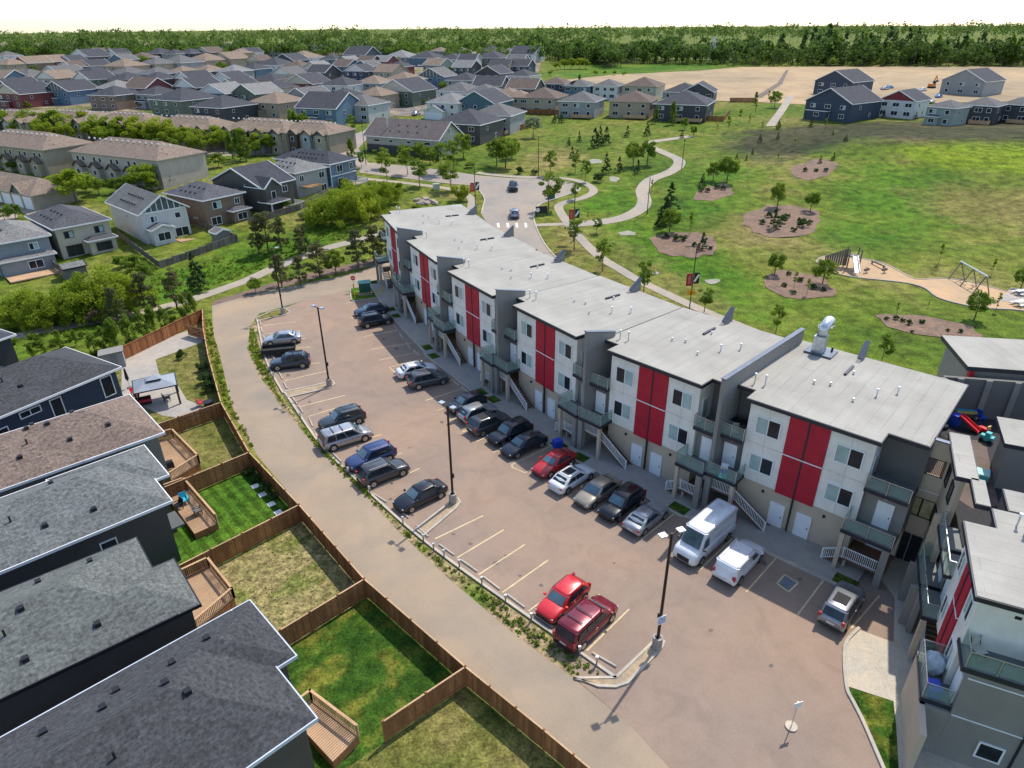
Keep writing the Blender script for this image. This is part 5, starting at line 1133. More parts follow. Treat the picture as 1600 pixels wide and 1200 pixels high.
h4, *_ = lane_house((256, 675), 43, 'house with a brown shingle roof between the navy house and the green-grey roof', (.20, .20, .17), (.165, .122, .098), [(-19, 0, 0, 9.2, 5.7), (-6, .0, -.02, 6.1, 5.68)], wins=[(-6.5, 4.0, 1.4, .9), (-4.8, 4.0, 1.4, .9)], vents=[(-3.4, 2.4), (-6.3, 2.2), (-9.8, 2.1), (-12, 3.1), (-7.2, 4.3), (-8.6, 4.5), (-5, 7.6), (-8, 7.6), (-11, 7.6), (-13.5, 1.8)])
h5, *_ = lane_house((189, 573), 60, 'navy blue house with a charcoal roof beside the gazebo patio', (.022, .038, .068), (.050, .051, .053), [(-19, 0, 0, 9.8, 5.7)], wins=[(-1.6, 4.1, 1.2, 2.2), (-6.6, 4.1, 1.1, 2.1), (-8.9, 4.8, 1.9, .7), (-11.6, 3.9, 1.2, 1.1)], vents=[(-11.6, 5.9), (-9.6, 6.4), (-7.5, 6.6), (-8.2, 2.2)], rwins=[(5, 4.1, 1.2, 1.5)])
h6, *_ = lane_house((24, 522), 62, 'dark house with a slate roof at the end of the row beside the navy house', (.03, .032, .04), (.06, .062, .07), [(-18, 0, 0, 9.8, 5.7)])
MB().box(-19, -.3, -2.9, -.2, .0, .05).build('side_yard_path', CONC_G, h1)
# ------------------------------------------------------------------ yards, fences
TOPZ = 1.8
def ftop(px, py): v = atz(px, py, TOPZ); return (v.x, v.y)
Lf = [ftop(*q) for q in [(316, 482), (317, 511), (325, 555), (345, 628), (389, 706), (467, 788), (569, 904), (727, 1041), (850, 1140), (1000, 1265)]]
Xe = {3: ftop(243, 663), 4: ftop(253, 762), 5: ftop(277, 884), 6: ftop(437, 984), 7: ftop(598, 1127)}
def far_end(i, ext=6.0):
    a = Vector(Lf[i]); b = Vector(Xe[i]); d = (b-a).normalized(); q = b + d*ext; return (q.x, q.y)
north_end = ftop(150, 560)
YARD = [('yard_lawn', [Lf[0], Lf[1], Lf[2], Lf[3], far_end(3), (-52, 66), north_end], LAWN_OL), ('yard_lawn', [Lf[3], Lf[4], far_end(4), far_end(3)], LAWN_OL), ('yard_lawn', [Lf[4], Lf[5], far_end(5), far_end(4)], LAWN_ST),
        ('yard_lawn', [Lf[5], Lf[6], far_end(6), far_end(5)], LAWN_TAN), ('yard_lawn', [Lf[6], Lf[7], far_end(7), far_end(6)], LAWN_DK), ('yard_lawn', [Lf[7], Lf[8], Lf[9], (-2, 12), far_end(7)], LAWN_OL)]
for nm, pl, m in YARD: drape(nm, pl, m, .02, z=0.0)
drape('house_plots', [far_end(3, 2), far_end(4, 2), far_end(5, 2), far_end(6, 2), far_end(7, 2), (-12, 8), (-45, 8), (-60, 60)], paving('plot_gravel', (.12, .115, .105), .2, .3), .012, z=0.0)
def bay_mesh(k):
    mb = MB(); x = 0; i = 0; rnd = random.Random(k)
    while x < 2.4:
        w = .138; y = .0 if i % 2 else .0; dz = rnd.uniform(-.02, .02); mb.box(x, min(x+w, 2.4), -.012+rnd.uniform(-.004, .004), .012+rnd.uniform(-.004, .004), .08, 1.72+dz); x += w + .012; i += 1
    return mb.mesh('fence_boards')
BAYS = {m.name: [] for m in (FENCE, FENCE_N, FENCE_G)}
for m in (FENCE, FENCE_N, FENCE_G):
    for k in range(4): me = bay_mesh(k); me.materials.append(m); BAYS[m.name].append(me)
POSTM = {m.name: (lambda me: (me.materials.append(m), me)[1])(MB().box(-.055, .055, -.055, .055, 0, 1.86).mesh('fence_post')) for m in (FENCE, FENCE_N, FENCE_G)}
def fence(pts, label, mat=FENCE, h=1.0, z=None, group=None):
    r = empty('fence', (pts[0][0], pts[0][1], TZ(*pts[0]) if z is None else z), 0, label, 'fence', group); O = r.location.copy()
    for i in range(len(pts)-1):
        a, b = Vector(pts[i]), Vector(pts[i+1]); L = (b-a).length; n = max(1, round(L/2.4)); ang = math.atan2((b-a).y, (b-a).x)
        for k in range(n + (1 if i == len(pts)-2 else 0)):
            p = a.lerp(b, k/n); zz = TZ(p.x, p.y) - O.z if z is None else 0
            po = link('post', POSTM[mat.name], None, r, (p.x-O.x, p.y-O.y, zz), ang); po.scale = (1, 1, h)
            if k < n:
                q = link('board_panel', random.choice(BAYS[mat.name]), None, r, (p.x-O.x, p.y-O.y, zz), ang); q.scale = (L/n/2.4, 1, h); q['kind'] = 'stuff'
                q2 = a.lerp(b, (k+1)/n); z2 = TZ(q2.x, q2.y) - O.z if z is None else 0
                nn_ = Vector((-math.sin(ang), math.cos(ang)))*.035
                for hz in (.35, 1.4):
                    MB().bar((p.x-O.x+nn_.x, p.y-O.y+nn_.y, zz+hz*h), (q2.x-O.x+nn_.x, q2.y-O.y+nn_.y, z2+hz*h), .04, .09).build('rail', mat, r)
        MB().bar((a.x-O.x, a.y-O.y, (TZ(*a) - O.z if z is None else 0)+1.76*h), (b.x-O.x, b.y-O.y, (TZ(*b) - O.z if z is None else 0)+1.76*h), .1, .04).build('top_cap', TIMBER if mat is FENCE else mat, r)
    return r
fence(Lf[0:4], 'cedar fence along the lane beside the gazebo yard', FENCE, z=0)
fence(Lf[3:5], 'cedar fence along the lane behind the yellowing lawn with the long deck', FENCE, z=0)
fence(Lf[4:6], 'cedar fence along the lane behind the striped lawn', FENCE, z=0)
fence(Lf[5:7], 'cedar fence along the lane behind the parched yard', FENCE, z=0)
fence(Lf[6:8], 'cedar fence along the lane behind the deep green lawn', FENCE, z=0)
fence(Lf[7:10], 'cedar fence along the lane past the deep green lawn', FENCE, z=0)
for i, lb in ((3, 'cedar fence dividing the gazebo yard from the yellowing lawn'), (4, 'cedar fence dividing the yellowing lawn from the striped lawn'), (5, 'cedar fence dividing the striped lawn from the parched yard'), (6, 'cedar fence dividing the parched yard from the deep green lawn'), (7, 'cedar fence at the lower end of the deep green lawn')):
    fence([Lf[i], Xe[i]], lb, FENCE, z=0)
fence([north_end, Lf[0]], 'newer orange cedar fence in front of the row of cedars', FENCE_N, z=0)
# gate leaf
p0, p1 = ftop(290, 505), ftop(317, 513); g = empty('yard_gate', (*p0, 0), math.atan2(p1[1]-p0[1], p1[0]-p0[0]), 'open orange timber gate leaf with diagonal braces at the corner of the gazebo yard', 'gate')
GL = math.hypot(p1[0]-p0[0], p1[1]-p0[1]); m_ = MB(); x = 0
while x < GL-.05: m_.box(x, x+.13, -.012, .012, .12, 1.72); x += .145
q = m_.build('board_panel', FENCE_N, g); q['kind'] = 'stuff'; MB().bar((0, -.04, .3), (GL, -.04, 1.6), .04, .09).bar((0, -.04, 1.6), (GL, -.04, .3), .04, .09).bar((0, -.04, 1.6), (GL, -.04, 1.6), .04, .09).bar((0, -.04, .3), (GL, -.04, .3), .04, .09).build('brace', TIMBER, g)
# fences of the trail houses
for pts, lb, m in [([(187, 372), (250, 420)], 'weathered fence between the beige house and the white gabled house', FENCE_G), ([(250, 420), (370, 378)], 'dark picket fence behind the white gabled house', FENCE_G), ([(310, 353), (372, 378)], 'weathered fence between the white gabled house and the brown house', FENCE_G), ([(60, 395), (100, 432)], 'weathered fence between the grey blue house and the beige house', FENCE_G),
                   ([(390, 352), (470, 328), (520, 300)], 'weathered fence behind the brown and dark houses', FENCE_G)]:
    fence([(lambda v: (v.x, v.y))(at(*q)) for q in pts], lb, m, .75)
for pts, lb in [([(0, 262), (60, 258), (95, 268)], 'red timber fence behind the olive rowhouse'), ([(470, 108), (520, 105), (560, 115)], 'orange fence on the slope above the maroon house'), ([(550, 120), (610, 112)], 'orange fence below the navy houses'), ([(820, 178), (885, 180)], 'brown fence behind the beige park-side house'), ([(760, 212), (802, 206), (830, 200)], 'brown fence beside the pale willow'), ([(1060, 187), (1130, 190), (1140, 178)], 'grey fence behind the charcoal park-side house'), ([(1140, 160), (1180, 160)], 'brown fence at the edge of the dry field'), ([(420, 118), (470, 110)], 'orange fence beside the white house with deck'), ([(690, 116), (760, 112)], 'brown fence behind the blue gabled house on the slope')]:
    fence([(lambda v: (v.x, v.y))(at(*q)) for q in pts], lb, FENCE_N if 'o' in lb[:2] or 'red' in lb else FENCE, 1.0)
# decks
def deck(pts, z, label, rail=(0, 1, 2), solid=True):
    w = [atz(*q, z) for q in pts]; o = w[0]; r = empty('deck', (o.x, o.y, 0), 0, label, 'deck')
    P = [Vector((v.x-o.x, v.y-o.y, 0)) for v in w]
    ax = (P[1]-P[0]); L = ax.length; ax.normalize(); ay = (P[3]-P[0]); Lw = ay.length; ay.normalize()
    n = int(Lw/.145); A0, B0, C0, D0 = P
    pl = []
    for i in range(n):
        t0, t1 = i/n+.003, (i+1)/n-.003; a, b, c, d = A0.lerp(D0, t0), B0.lerp(C0, t0), B0.lerp(C0, t1), A0.lerp(D0, t1)
        MB().prism([(q.x, q.y) for q in (a, b, c, d)], z-.04, z+random.uniform(0, .008)).build('plank', DECKW, r)
    MB().prism([(q.x, q.y) for q in P], .0, z-.06).build('skirt', FENCE, r)
    for i in rail:
        a, b = P[i], P[(i+1) % 4]; m_ = MB(); U = Vector((0, 0, 1)); m_.bar(a+U*(z+.95), b+U*(z+.95), .16, .05); m_.bar(a+U*(z+.12), b+U*(z+.12), .05, .08)
        k = int((b-a).length/.13)
        for j in range(k+1): q = a.lerp(b, j/k); m_.box(q.x-.02, q.x+.02, q.y-.02, q.y+.02, z+.1, z+.94)
        for q in (a, b): m_.box(q.x-.06, q.x+.06, q.y-.06, q.y+.06, z, z+1.0)
        m_.build('railing', TIMBER, r)
    return r, o
deck([(245, 690), (272, 683), (312, 724), (268, 752)], .7, 'long timber deck beside the yellowing lawn', rail=(0, 1, 2))
deck([(258, 772), (290, 760), (340, 818), (304, 834)], .6, 'timber deck with patio furniture beside the striped lawn', rail=(0, 1))
deck([(288, 905), (328, 886), (366, 934), (308, 985)], .8, 'pale timber deck beside the parched yard', rail=(0, 1, 2))
deck([(455, 1120), (488, 1095), (560, 1150), (520, 1190)], .7, 'pale timber deck beside the deep green lawn', rail=(0, 1))
# patio and furniture of the gazebo yard
drape('patio_slab', [(lambda v: (v.x, v.y))(atz(*q)) for q in [(205, 545), (300, 515), (316, 520), (316, 535), (243, 562), (250, 590), (280, 605), (292, 625), (330, 640), (300, 655), (255, 650), (190, 620), (190, 565)]], CONC_G, .03, z=0.0)
gz = atz(250, 628, 0); g = empty('gazebo', (gz.x, gz.y, 0), math.radians(28), 'hardtop gazebo with a grey tiered roof and dark posts on the patio', 'gazebo')
gm = plain('gazebo_roof', (.26, .28, .31), .5, .2); mb, hh = roof_mesh('hip', -2.1, 2.1, -1.7, 1.7, 2.35, .35); mb.build('roof', gm, g); mb, hh = roof_mesh('hip', -.75, .75, -.6, .6, 2.98, .35); t2 = mb.build('top_tier', gm, g); MB().box(-.7, .7, -.55, .55, 2.8, 2.98).build('cupola_band', BLACKM, t2)
fr = MB(); [fr.bar((-2.1*a, -1.7*b, 2.33), (2.1*c, 1.7*d_, 2.33), .1) for a, b, c, d_ in ((1, 1, 1, -1), (1, -1, 1, 1), (1, 1, -1, 1), (-1, 1, 1, 1))]; fr.build('roof_frame', BLACKM, g)
for x in (-1.95, 1.95):
    for y in (-1.55, 1.55): MB().box(x-.1, x+.1, y-.1, y+.1, 0, 2.33).build('post', BLACKM, g)
def simple_chair(px, py, z, label, mat, rz=0.0, back=.9):
    p = atz(px, py, z); t = empty('patio_chair', tuple(p), rz, label, 'chair'); MB().box(-.3, .3, -.3, .3, .36, .42).build('seat', mat, t); MB().bar((-.0, .3, .4), (0, .42, back), .6, .05, (0, 1, 0)).build('backrest', mat, t)
    for x in (-.27, .27): MB().box(x-.04, x+.04, -.3, .3, .58, .62).build('armrest', mat, t); [MB().box(x-.03, x+.03, y-.03, y+.03, 0, .58).build('leg', mat, t) for y in (-.27, .27)]
simple_chair(314, 634, .03, 'red plank garden chair beside the fire pit', TRd, 2.4, 1.05)
p = atz(326, 634, .03); t = empty('fire_pit', tuple(p), 0, 'round black fire pit beside the red garden chair', 'fire pit'); MB().cyl(0, 0, .25, .55, .42, 16, .5).build('bowl', BLACKM, t); [MB().box(x-.03, x+.03, y-.03, y+.03, 0, .3).build('leg', BLACKM, t) for x, y in ((.25, .25), (-.25, .25), (0, -.3))]
p = atz(203, 606, .03); t = empty('patio_umbrella', tuple(p), 0, 'closed dark patio umbrella beside the gazebo', 'umbrella'); MB().cyl(0, 0, 0, 2.5, .03).build('pole', ALU, t); MB().tube([(0, 0, .9), (0, 0, 1.2), (0, 0, 2.3), (0, 0, 2.55)], [.05, .2, .1, .02], 10).build('canopy', RUBBER, t); MB().cyl(0, 0, 0, .1, .28).build('base', DGREY, t)
p = atz(222, 632, .03); t = empty('patio_sofa', tuple(p), .5, 'low red cushioned sofa under the gazebo edge', 'sofa'); MB().box(-1.0, 1.0, -.35, .35, .1, .3).build('frame', BLACKM, t); [MB().box(x-.32, x+.32, -.33, .33, .3, .45).build('cushion', TRd, t) for x in (-.66, 0, .66)]; MB().box(-1.0, 1.0, .3, .42, .3, .75).build('backrest', BLACKM, t)
simple_chair(212, 618, .03, 'red cushioned patio chair behind the gazebo', TRd, 1.0); simple_chair(262, 626, .03, 'dark patio chair under the gazebo roof', BLACKM, 2.0)
p = atz(180, 572, 0); t = empty('garden_shed', (p.x, p.y, 0), math.radians(28), 'small grey shed against the orange cedar fence', 'shed'); MB().box(-1.2, 1.2, -.8, .8, 0, 1.9).build('wall', col_mat('siding', (.26, .265, .26)), t, uv=True); MB().bar((-1.35, 0, 1.98), (1.35, 0, 2.08), 1.9, .08).build('roof', DGREY2, t); MB().box(-.2, .5, -.84, -.8, .05, 1.7).build('door', DGREY2, t)
p = atz(115, 445, 0); p = at(118, 432); t = empty('garden_shed', tuple(p), math.radians(45), 'low grey shed behind the beige house among the shrubs', 'shed'); MB().box(-1.6, 1.6, -1.2, 1.2, -.3, 1.9).build('wall', col_mat('siding', (.12, .12, .12)), t, uv=True); add_roof(t, 'gable_x', -1.6, 1.6, -1.2, 1.2, 1.9, .4, SH((.17, .165, .155)), BLACKM, col_mat('siding', (.12, .12, .12)), .2)
p = at(347, 377); t = empty('garden_shed', tuple(p), math.radians(50), 'grey-brown garden shed in the yard of the white gabled house', 'shed'); MB().box(-1.3, 1.3, -1.1, 1.1, -.3, 1.9).build('wall', col_mat('siding', (.2, .18, .15)), t, uv=True); add_roof(t, 'gable', -1.3, 1.3, -1.1, 1.1, 1.9, .4, SH((.15, .14, .125)), WHITE, col_mat('siding', (.2, .18, .15)), .2)
# things on the furnished deck
simple_chair(290, 786, .62, 'dark wicker chair draped with a sky blue towel on the furnished deck', plain('towel_blue', (.03, .35, .48), .8), .7); simple_chair(279, 795, .62, 'black patio chair next to the blue towel chair on the furnished deck', BLACKM, -.6); simple_chair(310, 803, .62, 'dark patio chair by the flower boxes on the furnished deck', DGREY, 2.2)
p = atz(265, 735, .72); t = empty('barbecue', tuple(p), .7, 'black barbecue on the long deck', 'barbecue'); MB().box(-.45, .45, -.25, .25, .3, .75).build('firebox', BLACKM, t); MB().tube([(-.42, 0, .78), (.42, 0, .78)], [.25, .25], 12).build('lid', BLACKM, t); [MB().box(x-.03, x+.03, y-.03, y+.03, 0, .3).build('leg', BLACKM, t) for x in (-.4, .4) for y in (-.2, .2)]
for k, (px, py) in enumerate([(399, 760), (410, 773), (424, 788), (435, 801)]):
    p = atz(px, py, .02); t = empty('stepping_stone', tuple(p), .7, 'pale square stepping stone along the striped lawn fence', 'paving stone', 'stepping stones by the striped lawn'); MB().box(-.3, .3, -.3, .3, 0, .05).build('slab', WHITE, t)
for px, py in [(315, 668), (333, 665)]: pass
# ------------------------------------------------------------------ vehicles
CARSPEC = {  # L, W, H, belt, hood front z, rear deck z, windshield base, roof front, roof rear, rear base (fractions of L from rear 0 to front 1)
 'sedan': (4.75, 1.82, 1.45, .93, .74, .98, .735, .575, .25, .095), 'coupe': (4.6, 1.82, 1.38, .92, .72, .98, .71, .55, .27, .085), 'suv': (4.65, 1.86, 1.68, 1.02, .90, 1.08, .72, .58, .12, .02),
 'hatch': (4.3, 1.78, 1.52, .95, .80, 1.0, .73, .58, .16, .02), 'minivan': (5.1, 1.95, 1.75, 1.02, .88, 1.05, .80, .64, .08, .015), 'van': (6.1, 2.06, 2.62, 1.35, 1.18, 1.4, .86, .77, .02, .005), 'pickup': (5.6, 1.98, 1.82, 1.08, 1.02, 1.05, .70, .60, .38, .36)}
CGLASS = glass('car_glass', (.075, .125, .145), .03); CGLASS2 = glass('car_tinted_glass', (.022, .034, .042), .05, .5); LAMP = plain('headlamp', (.62, .64, .66), .1, .2, var=.05, spec=.9); TAIL = plain('tail_lamp', (.35, .008, .01), .15, var=.1, spec=.8); TRIMB = plain('trim_black_plastic', (.02, .02, .021), .6, var=.1)
PLATE = plain('number_plate', (.6, .58, .55), .4); RIM = plain('wheel_rim', (.42, .43, .44), .3, .8, var=.1); RIMD = plain('wheel_rim_dark', (.04, .04, .042), .4, .5)
def lofted(rings, closed=True):
    mb = MB(); n = len(rings[0])
    for r in rings: mb.v += [tuple(p) for p in r]
    for i in range(len(rings)-1):
        for k in range(n):
            k2 = (k+1) % n; mb.f.append((i*n+k, (i+1)*n+k, (i+1)*n+k2, i*n+k2))
    mb.f.append(tuple(range(n))); m = (len(rings)-1)*n; mb.f.append(tuple(m+k for k in range(n))[::-1]); return mb
def vehicle(kind, col, label, px, py, a, b, cat='car', name='parked_car', opts='', flake=.3, z0=None, group=None, rim=RIM):
    L, Wd, H, belt, zf, zr, fw_, frf, frr, rb = CARSPEC[kind]
    p = atz(px, py, .75*H/1.5) if z0 is None else at(px, py, .7)
    A, B = (atz(*a), atz(*b)) if z0 is None else (at(*a), at(*b)); ang = math.atan2((B-A).y, (B-A).x)
    gz = .018 if z0 is None else TZ(p.x, p.y) + .05
    r = empty(name, (p.x, p.y, gz), ang, label, cat, group)
    pm = paint('paint_' + '_'.join('%03d' % int(c*1000) for c in col), col, flake); hw = Wd/2; X = lambda f: -L/2 + f*L
    rings = []
    prof = [(0.0, zr*.72, .80), (.012, zr*.9, .88), (.05, zr*.985, .95), (.14, zr, .985), (.3, belt+.02, 1.0), (.5, belt+.01, 1.0), (max(.62, fw_-.02), belt, 1.0), (fw_+.06, belt*.985, .995), (.88, zf+(belt-zf)*.35, .975), (.955, zf*.96, .92), (.985, zf*.84, .86), (1.0, zf*.66, .78)]
    if kind in ('suv', 'hatch', 'minivan', 'van'): prof[0] = (0.0, zr*.8, .88); prof[1] = (.012, zr*.95, .93)
    if kind == 'van': prof = prof[:6] + [(.84, belt, 1.0), (.9, belt*.97, .99), (.955, zf+.08, .96), (.985, zf*.9, .9), (1.0, zf*.66, .84)]
    if kind == 'pickup': prof = [(0, 1.0, .93), (.01, 1.08, .97), (.05, 1.1, 1), (.2, 1.1, 1), (.35, 1.1, 1), (.5, belt, 1), (.64, belt, 1), (.76, belt, 1), (.9, zf, .98), (.97, zf*.95, .94), (1, zf*.7, .86)]
    for f, zt, wf in prof:
        x = X(f); w = hw*wf; zb = .2 if .03 < f < .97 else .32; zm = zb + (zt-zb)*.62
        half = [(w*.86, zb), (w*.985, zb+.14), (w, zb+(zt-zb)*.42), (w*.985, zm+.05), (w*.93, zt-.05), (w*.74, zt), (w*.36, zt+.02)]
        ring = [(x, y, z) for y, z in half] + [(x, -y, z) for y, z in half[::-1]]; rings.append(ring)
    lofted(rings).build('body', pm, r, smooth=True)
    # cabin shell and glazing
    hb, ht = hw*.93, hw*({'van': .86, 'minivan': .82, 'suv': .78, 'hatch': .77}.get(kind, .72) if 'panelvan' not in opts else .9); zb = belt-.03
    lv = [(zb, X(rb), X(fw_), hb), (zb+(H-zb)*.55, X(rb)+(X(frr)-X(rb))*.5, X(fw_)+(X(frf)-X(fw_))*.55, hb*.93+ht*.07*0), (H-.07, X(frr)-.03, X(frf)+.06, ht*1.06), (H, X(frr)+.12, X(frf)-.12, ht*.86)]
    cr = []
    for z, xa, xb, w in lv:
        c = .10 if z < H-.1 else .12
        cr.append([(xa+.0, -w*.86, z), (xa+.18, -w, z), (xb-.22, -w, z), (xb, -w*.84, z), (xb+.03, 0, z), (xb, w*.84, z), (xb-.22, w, z), (xa+.18, w, z), (xa, w*.86, z), (xa-.02, 0, z)])
    mb = lofted(cr); mb.f = [f[::-1] for f in mb.f]
    cab = mb.build('cabin', pm, r)
    roof = [[(x, y, z) for x, y, z in cr[2]], [(x, y*1.0, z+.035) for x, y, z in cr[3]]]
    top = lofted([[(x*.995, y*1.012, z-.005) for x, y, z in cr[2]], [(x, y, z+.012) for x, y, z in cr[3]]]); top.f = [f[::-1] for f in top.f]; top.build('roof', pm, r, smooth=True)
    def panel(nm, pts, off, mat=CGLASS, par=r, cx=(0, 0, 0)):
        P = [Vector(q) for q in pts]; n = (P[1]-P[0]).cross(P[2]-P[0]).normalized(); c = sum(P, Vector())/len(P)
        if n.dot(c-Vector((0, 0, .8))) < 0: n = -n
        m_ = MB(); m_.v = [tuple(q+n*off) for q in P]; m_.f = [tuple(range(len(P)))]; return m_.build(nm, mat, par)
    z0_, z1_ = zb+.06, H-.1; tt = lambda z: (z-zb)/(H-.07-zb)
    def edge(z, front):
        t = tt(z); 
        if front: return X(fw_)+(X(frf)+.06-X(fw_))*t
        return X(rb)+(X(frr)-.03-X(rb))*t
    def wid(z): t = tt(z); return hb+(ht*1.06-hb)*t*(.55+.45*t)
    wz0, wz1 = wid(z0_)*.8, wid(z1_)*.8
    panel('windshield', [(edge(z0_, 1)+.03, -wz0, z0_), (edge(z0_, 1)+.03, wz0, z0_), (edge(z1_, 1)+.02, wz1, z1_), (edge(z1_, 1)+.02, -wz1, z1_)], .035)
    if 'norear' not in opts and kind != 'van':
        panel('rear_window', [(edge(z0_+.04, 0)-.02, -wz0, z0_+.04), (edge(z0_+.04, 0)-.02, wz0, z0_+.04), (edge(z1_, 0)-.02, wz1, z1_), (edge(z1_, 0)-.02, -wz1, z1_)], .03, CGLASS2)
    if kind == 'van':
        for s in (-1, 1): panel('side_window', [(X(.70), s*wid(z0_), z0_), (X(.83), s*wid(z0_), z0_), (X(.785), s*wid(z0_+.75)*1.0, z0_+.72), (X(.70), s*wid(z0_+.75), z0_+.72)], .05)
    else:
        xm0 = (X(rb)+X(fw_))/2
        for s in (-1, 1):
            z1s = z1_ - .02; spans = [(.06, .47), (.50, .93)] if kind not in ('minivan', 'suv') else [(.06, .30), (.33, .60), (.63, .93)]
            if kind == 'coupe': spans = [(.10, .36), (.40, .93)]
            if 'panelvan' in opts: spans = [(.70, .93)]
            for u0, u1 in spans:
                e0, e1 = lambda z, u: edge(z, 0)+.12+(edge(z, 1)-.14-edge(z, 0)-.12)*u, 0
                panel('side_window', [(e0(z0_, u0), s*wid(z0_), z0_), (e0(z0_, u1), s*wid(z0_), z0_), (e0(z1s, min(u1, .97)), s*wid(z1s), z1s), (e0(z1s, u0), s*wid(z1s), z1s)], .045, CGLASS2)
            if kind != 'pickup':                               # body-colour pillars
                for u in ([.485] if kind not in ('minivan', 'suv') else [.315, .615]): pass
    if 'sunroof' in opts: MB().box(X((frf+frr)/2)-.55, X((frf+frr)/2)+.5, -ht*.62, ht*.62, H+.012, H+.03).build('sunroof', RUBBER, r)
    if 'rails' in opts or 'rack' in opts:
        for s in (-1, 1): MB().bar((X(frr)+.2, s*ht*.82, H+.06), (X(frf)-.2, s*ht*.82, H+.06), .05, .05).build('roof_rail', BLACKM if 'rack' in opts else ALU, r)
    if 'bars' in opts or 'rack' in opts:
        for f in (.3, .62): xx = X(frr)+(X(frf)-X(frr))*f; MB().bar((xx, -ht*.86, H+.1), (xx, ht*.86, H+.1), .06, .04).build('crossbar', BLACKM, r)
    # wheels
    wr = .33 if kind in ('sedan', 'coupe', 'hatch') else (.36 if kind != 'van' else .35)
    for fx in (.19 if kind != 'van' else .2, .81 if kind != 'van' else .83):
        for s in (-1, 1):
            x = X(fx); yy = s*(hw-.09)
            MB().tube([(x, s*(hw-.15), wr+.02), (x, s*(hw+.006), wr+.02)], [wr+.065]*2, 18).build('wheel_arch', TRIMB, r)
            w = empty('wheel', (x, yy, wr)); w.parent = r
            MB().tube([(0, -.11, 0), (0, .11, 0)], [wr]*2, 20).build('tyre', RUBBER, w)
            MB().tube([(0, s*.08, 0), (0, s*.118, 0)], [wr*.66]*2, 16).build('rim', rim, w); MB().tube([(0, s*.1, 0), (0, s*.125, 0)], [wr*.16]*2, 8).build('hub', TRIMB, w)
    zh = zf*.74; wfz = hw*.62
    for s in (-1, 1):
        MB().box(X(.945), X(.982), s*hw*.55 if s > 0 else -hw*.86, hw*.86 if s > 0 else -hw*.55, zh-.05, zh+.08).build('headlight', LAMP, r)
        if kind in ('sedan', 'coupe'): MB().box(X(.006), X(.04), hw*.5 if s > 0 else -hw*.88, hw*.88 if s > 0 else -hw*.5, zr*.74, zr*.88).build('tail_light', TAIL, r)
        else: MB().box(X(.004), X(.035), hw*.7 if s > 0 else -hw*.92, hw*.92 if s > 0 else -hw*.7, zr*.72, zr*1.08).build('tail_light', TAIL, r)
        mx = X(fw_)-.15; MB().box(mx-.1, mx+.06, hw+.0 if s > 0 else -hw-.17, hw+.17 if s > 0 else -hw-.0, belt, belt+.16).build('mirror', pm if kind != 'van' else TRIMB, r)
        MB().box(X(.44), X(.49), s*hw*.995-.012, s*hw*.995+.012, belt*.78, belt*.82).build('door_handle', pm, r)
    MB().box(X(.965), X(1.0)+.004, -hw*.5, hw*.5, .42, zh-.02).build('grille', TRIMB, r)
    MB().box(X(0)-.012, X(.01), -.26, .26, zr*.58, zr*.58+.15).build('number_plate', PLATE, r)
    MB().box(X(0)-.03, X(.03), -hw*.8, hw*.8, .34, .46).build('rear_bumper', TRIMB if kind != 'sedan' else pm, r); MB().box(X(.97), X(1)+.015, -hw*.72, hw*.72, .24, .36).build('front_bumper', TRIMB, r)
    if kind == 'pickup': MB().box(X(.03), X(.34), -hw*.8, hw*.8, 1.105, 1.14).build('bed_cover', RUBBER, r)
    if 'visor' in opts: MB().box(X(fw_)-.62, X(fw_)-.58, -.5, .5, belt+.2, belt+.5).build('sunshade', plain('sunshade', (.1, .45, .5), .4), r)
    return r
BLK = (.010, .010, .012); NVY = (.015, .025, .055); GRY = (.075, .075, .078); SLV = (.42, .42, .43); WHT = (.66, .66, .65)
def dirp(a, b, flip=False): return (b, a) if flip else (a, b)
LD = lambda k: [((585, 764), (656, 732)), ((522, 702), (596, 679)), ((467, 636), (539, 618)), ((424, 548), (486, 542)), ((411, 509), (462, 503)), ((916.7, 1017), (983, 952)), ((556, 735), (628, 708))][k]
V = vehicle
V('sedan', SLV, 'silver sedan parked nearest the planted lamp island by the lane corner', 441, 527, *dirp(*LD(3), True), opts='', flake=.6)
V('suv', (.028, .034, .05), 'dark blue crossover with roof rack beside the silver sedan', 453, 563, *dirp(*LD(3), True), opts='rack')
V('suv', (.03, .04, .045), 'dark teal crossover next to the silver minivan with roof bars', 534, 652, *dirp(*LD(1), True), opts='rails')
V('minivan', (.38, .375, .37), 'silver minivan with black roof bars and blue window shade', 540, 679, *dirp(*LD(1)), opts='bars', flake=.6)
V('suv', (.035, .055, .15), 'blue crossover between the silver minivan and the dark grey crossover', 579, 711, *dirp(*LD(6), True), opts='rails')
V('suv', (.05, .05, .05), 'dark grey crossover with bright wheels beside the blue crossover', 599, 734, *dirp(*LD(6)), opts='rails')
V('sedan', (.012, .012, .015), 'black sedan parked beside the middle lamp island', 657, 772, *dirp(*LD(0), True))
V('hatch', (.58, .018, .022), 'bright red hatchback beside the dark red minivan', 880, 933, *dirp(*LD(5), True), flake=.1)
V('minivan', (.16, .006, .018), 'dark red minivan with black roof bars', 917, 967, *dirp(*LD(5)), opts='bars', flake=.3)
RD = lambda k: [((560, 512), (610, 503)), ((592, 563), (655, 550)), ((648, 607), (712, 593)), ((702, 657), (766, 634)), ((744, 690), (808, 664)), ((880, 770), (937, 734)), ((915, 792), (972, 753)), ((958, 820), (1015, 776)), ((1045, 868), (1104, 818)), ((1166, 925), (1219, 865)), ((1290, 985), (1334, 915))][k]
V('sedan', NVY, 'navy sedan at the far end of the stalls by the green transformer', 580, 483, *dirp(*RD(0), True))
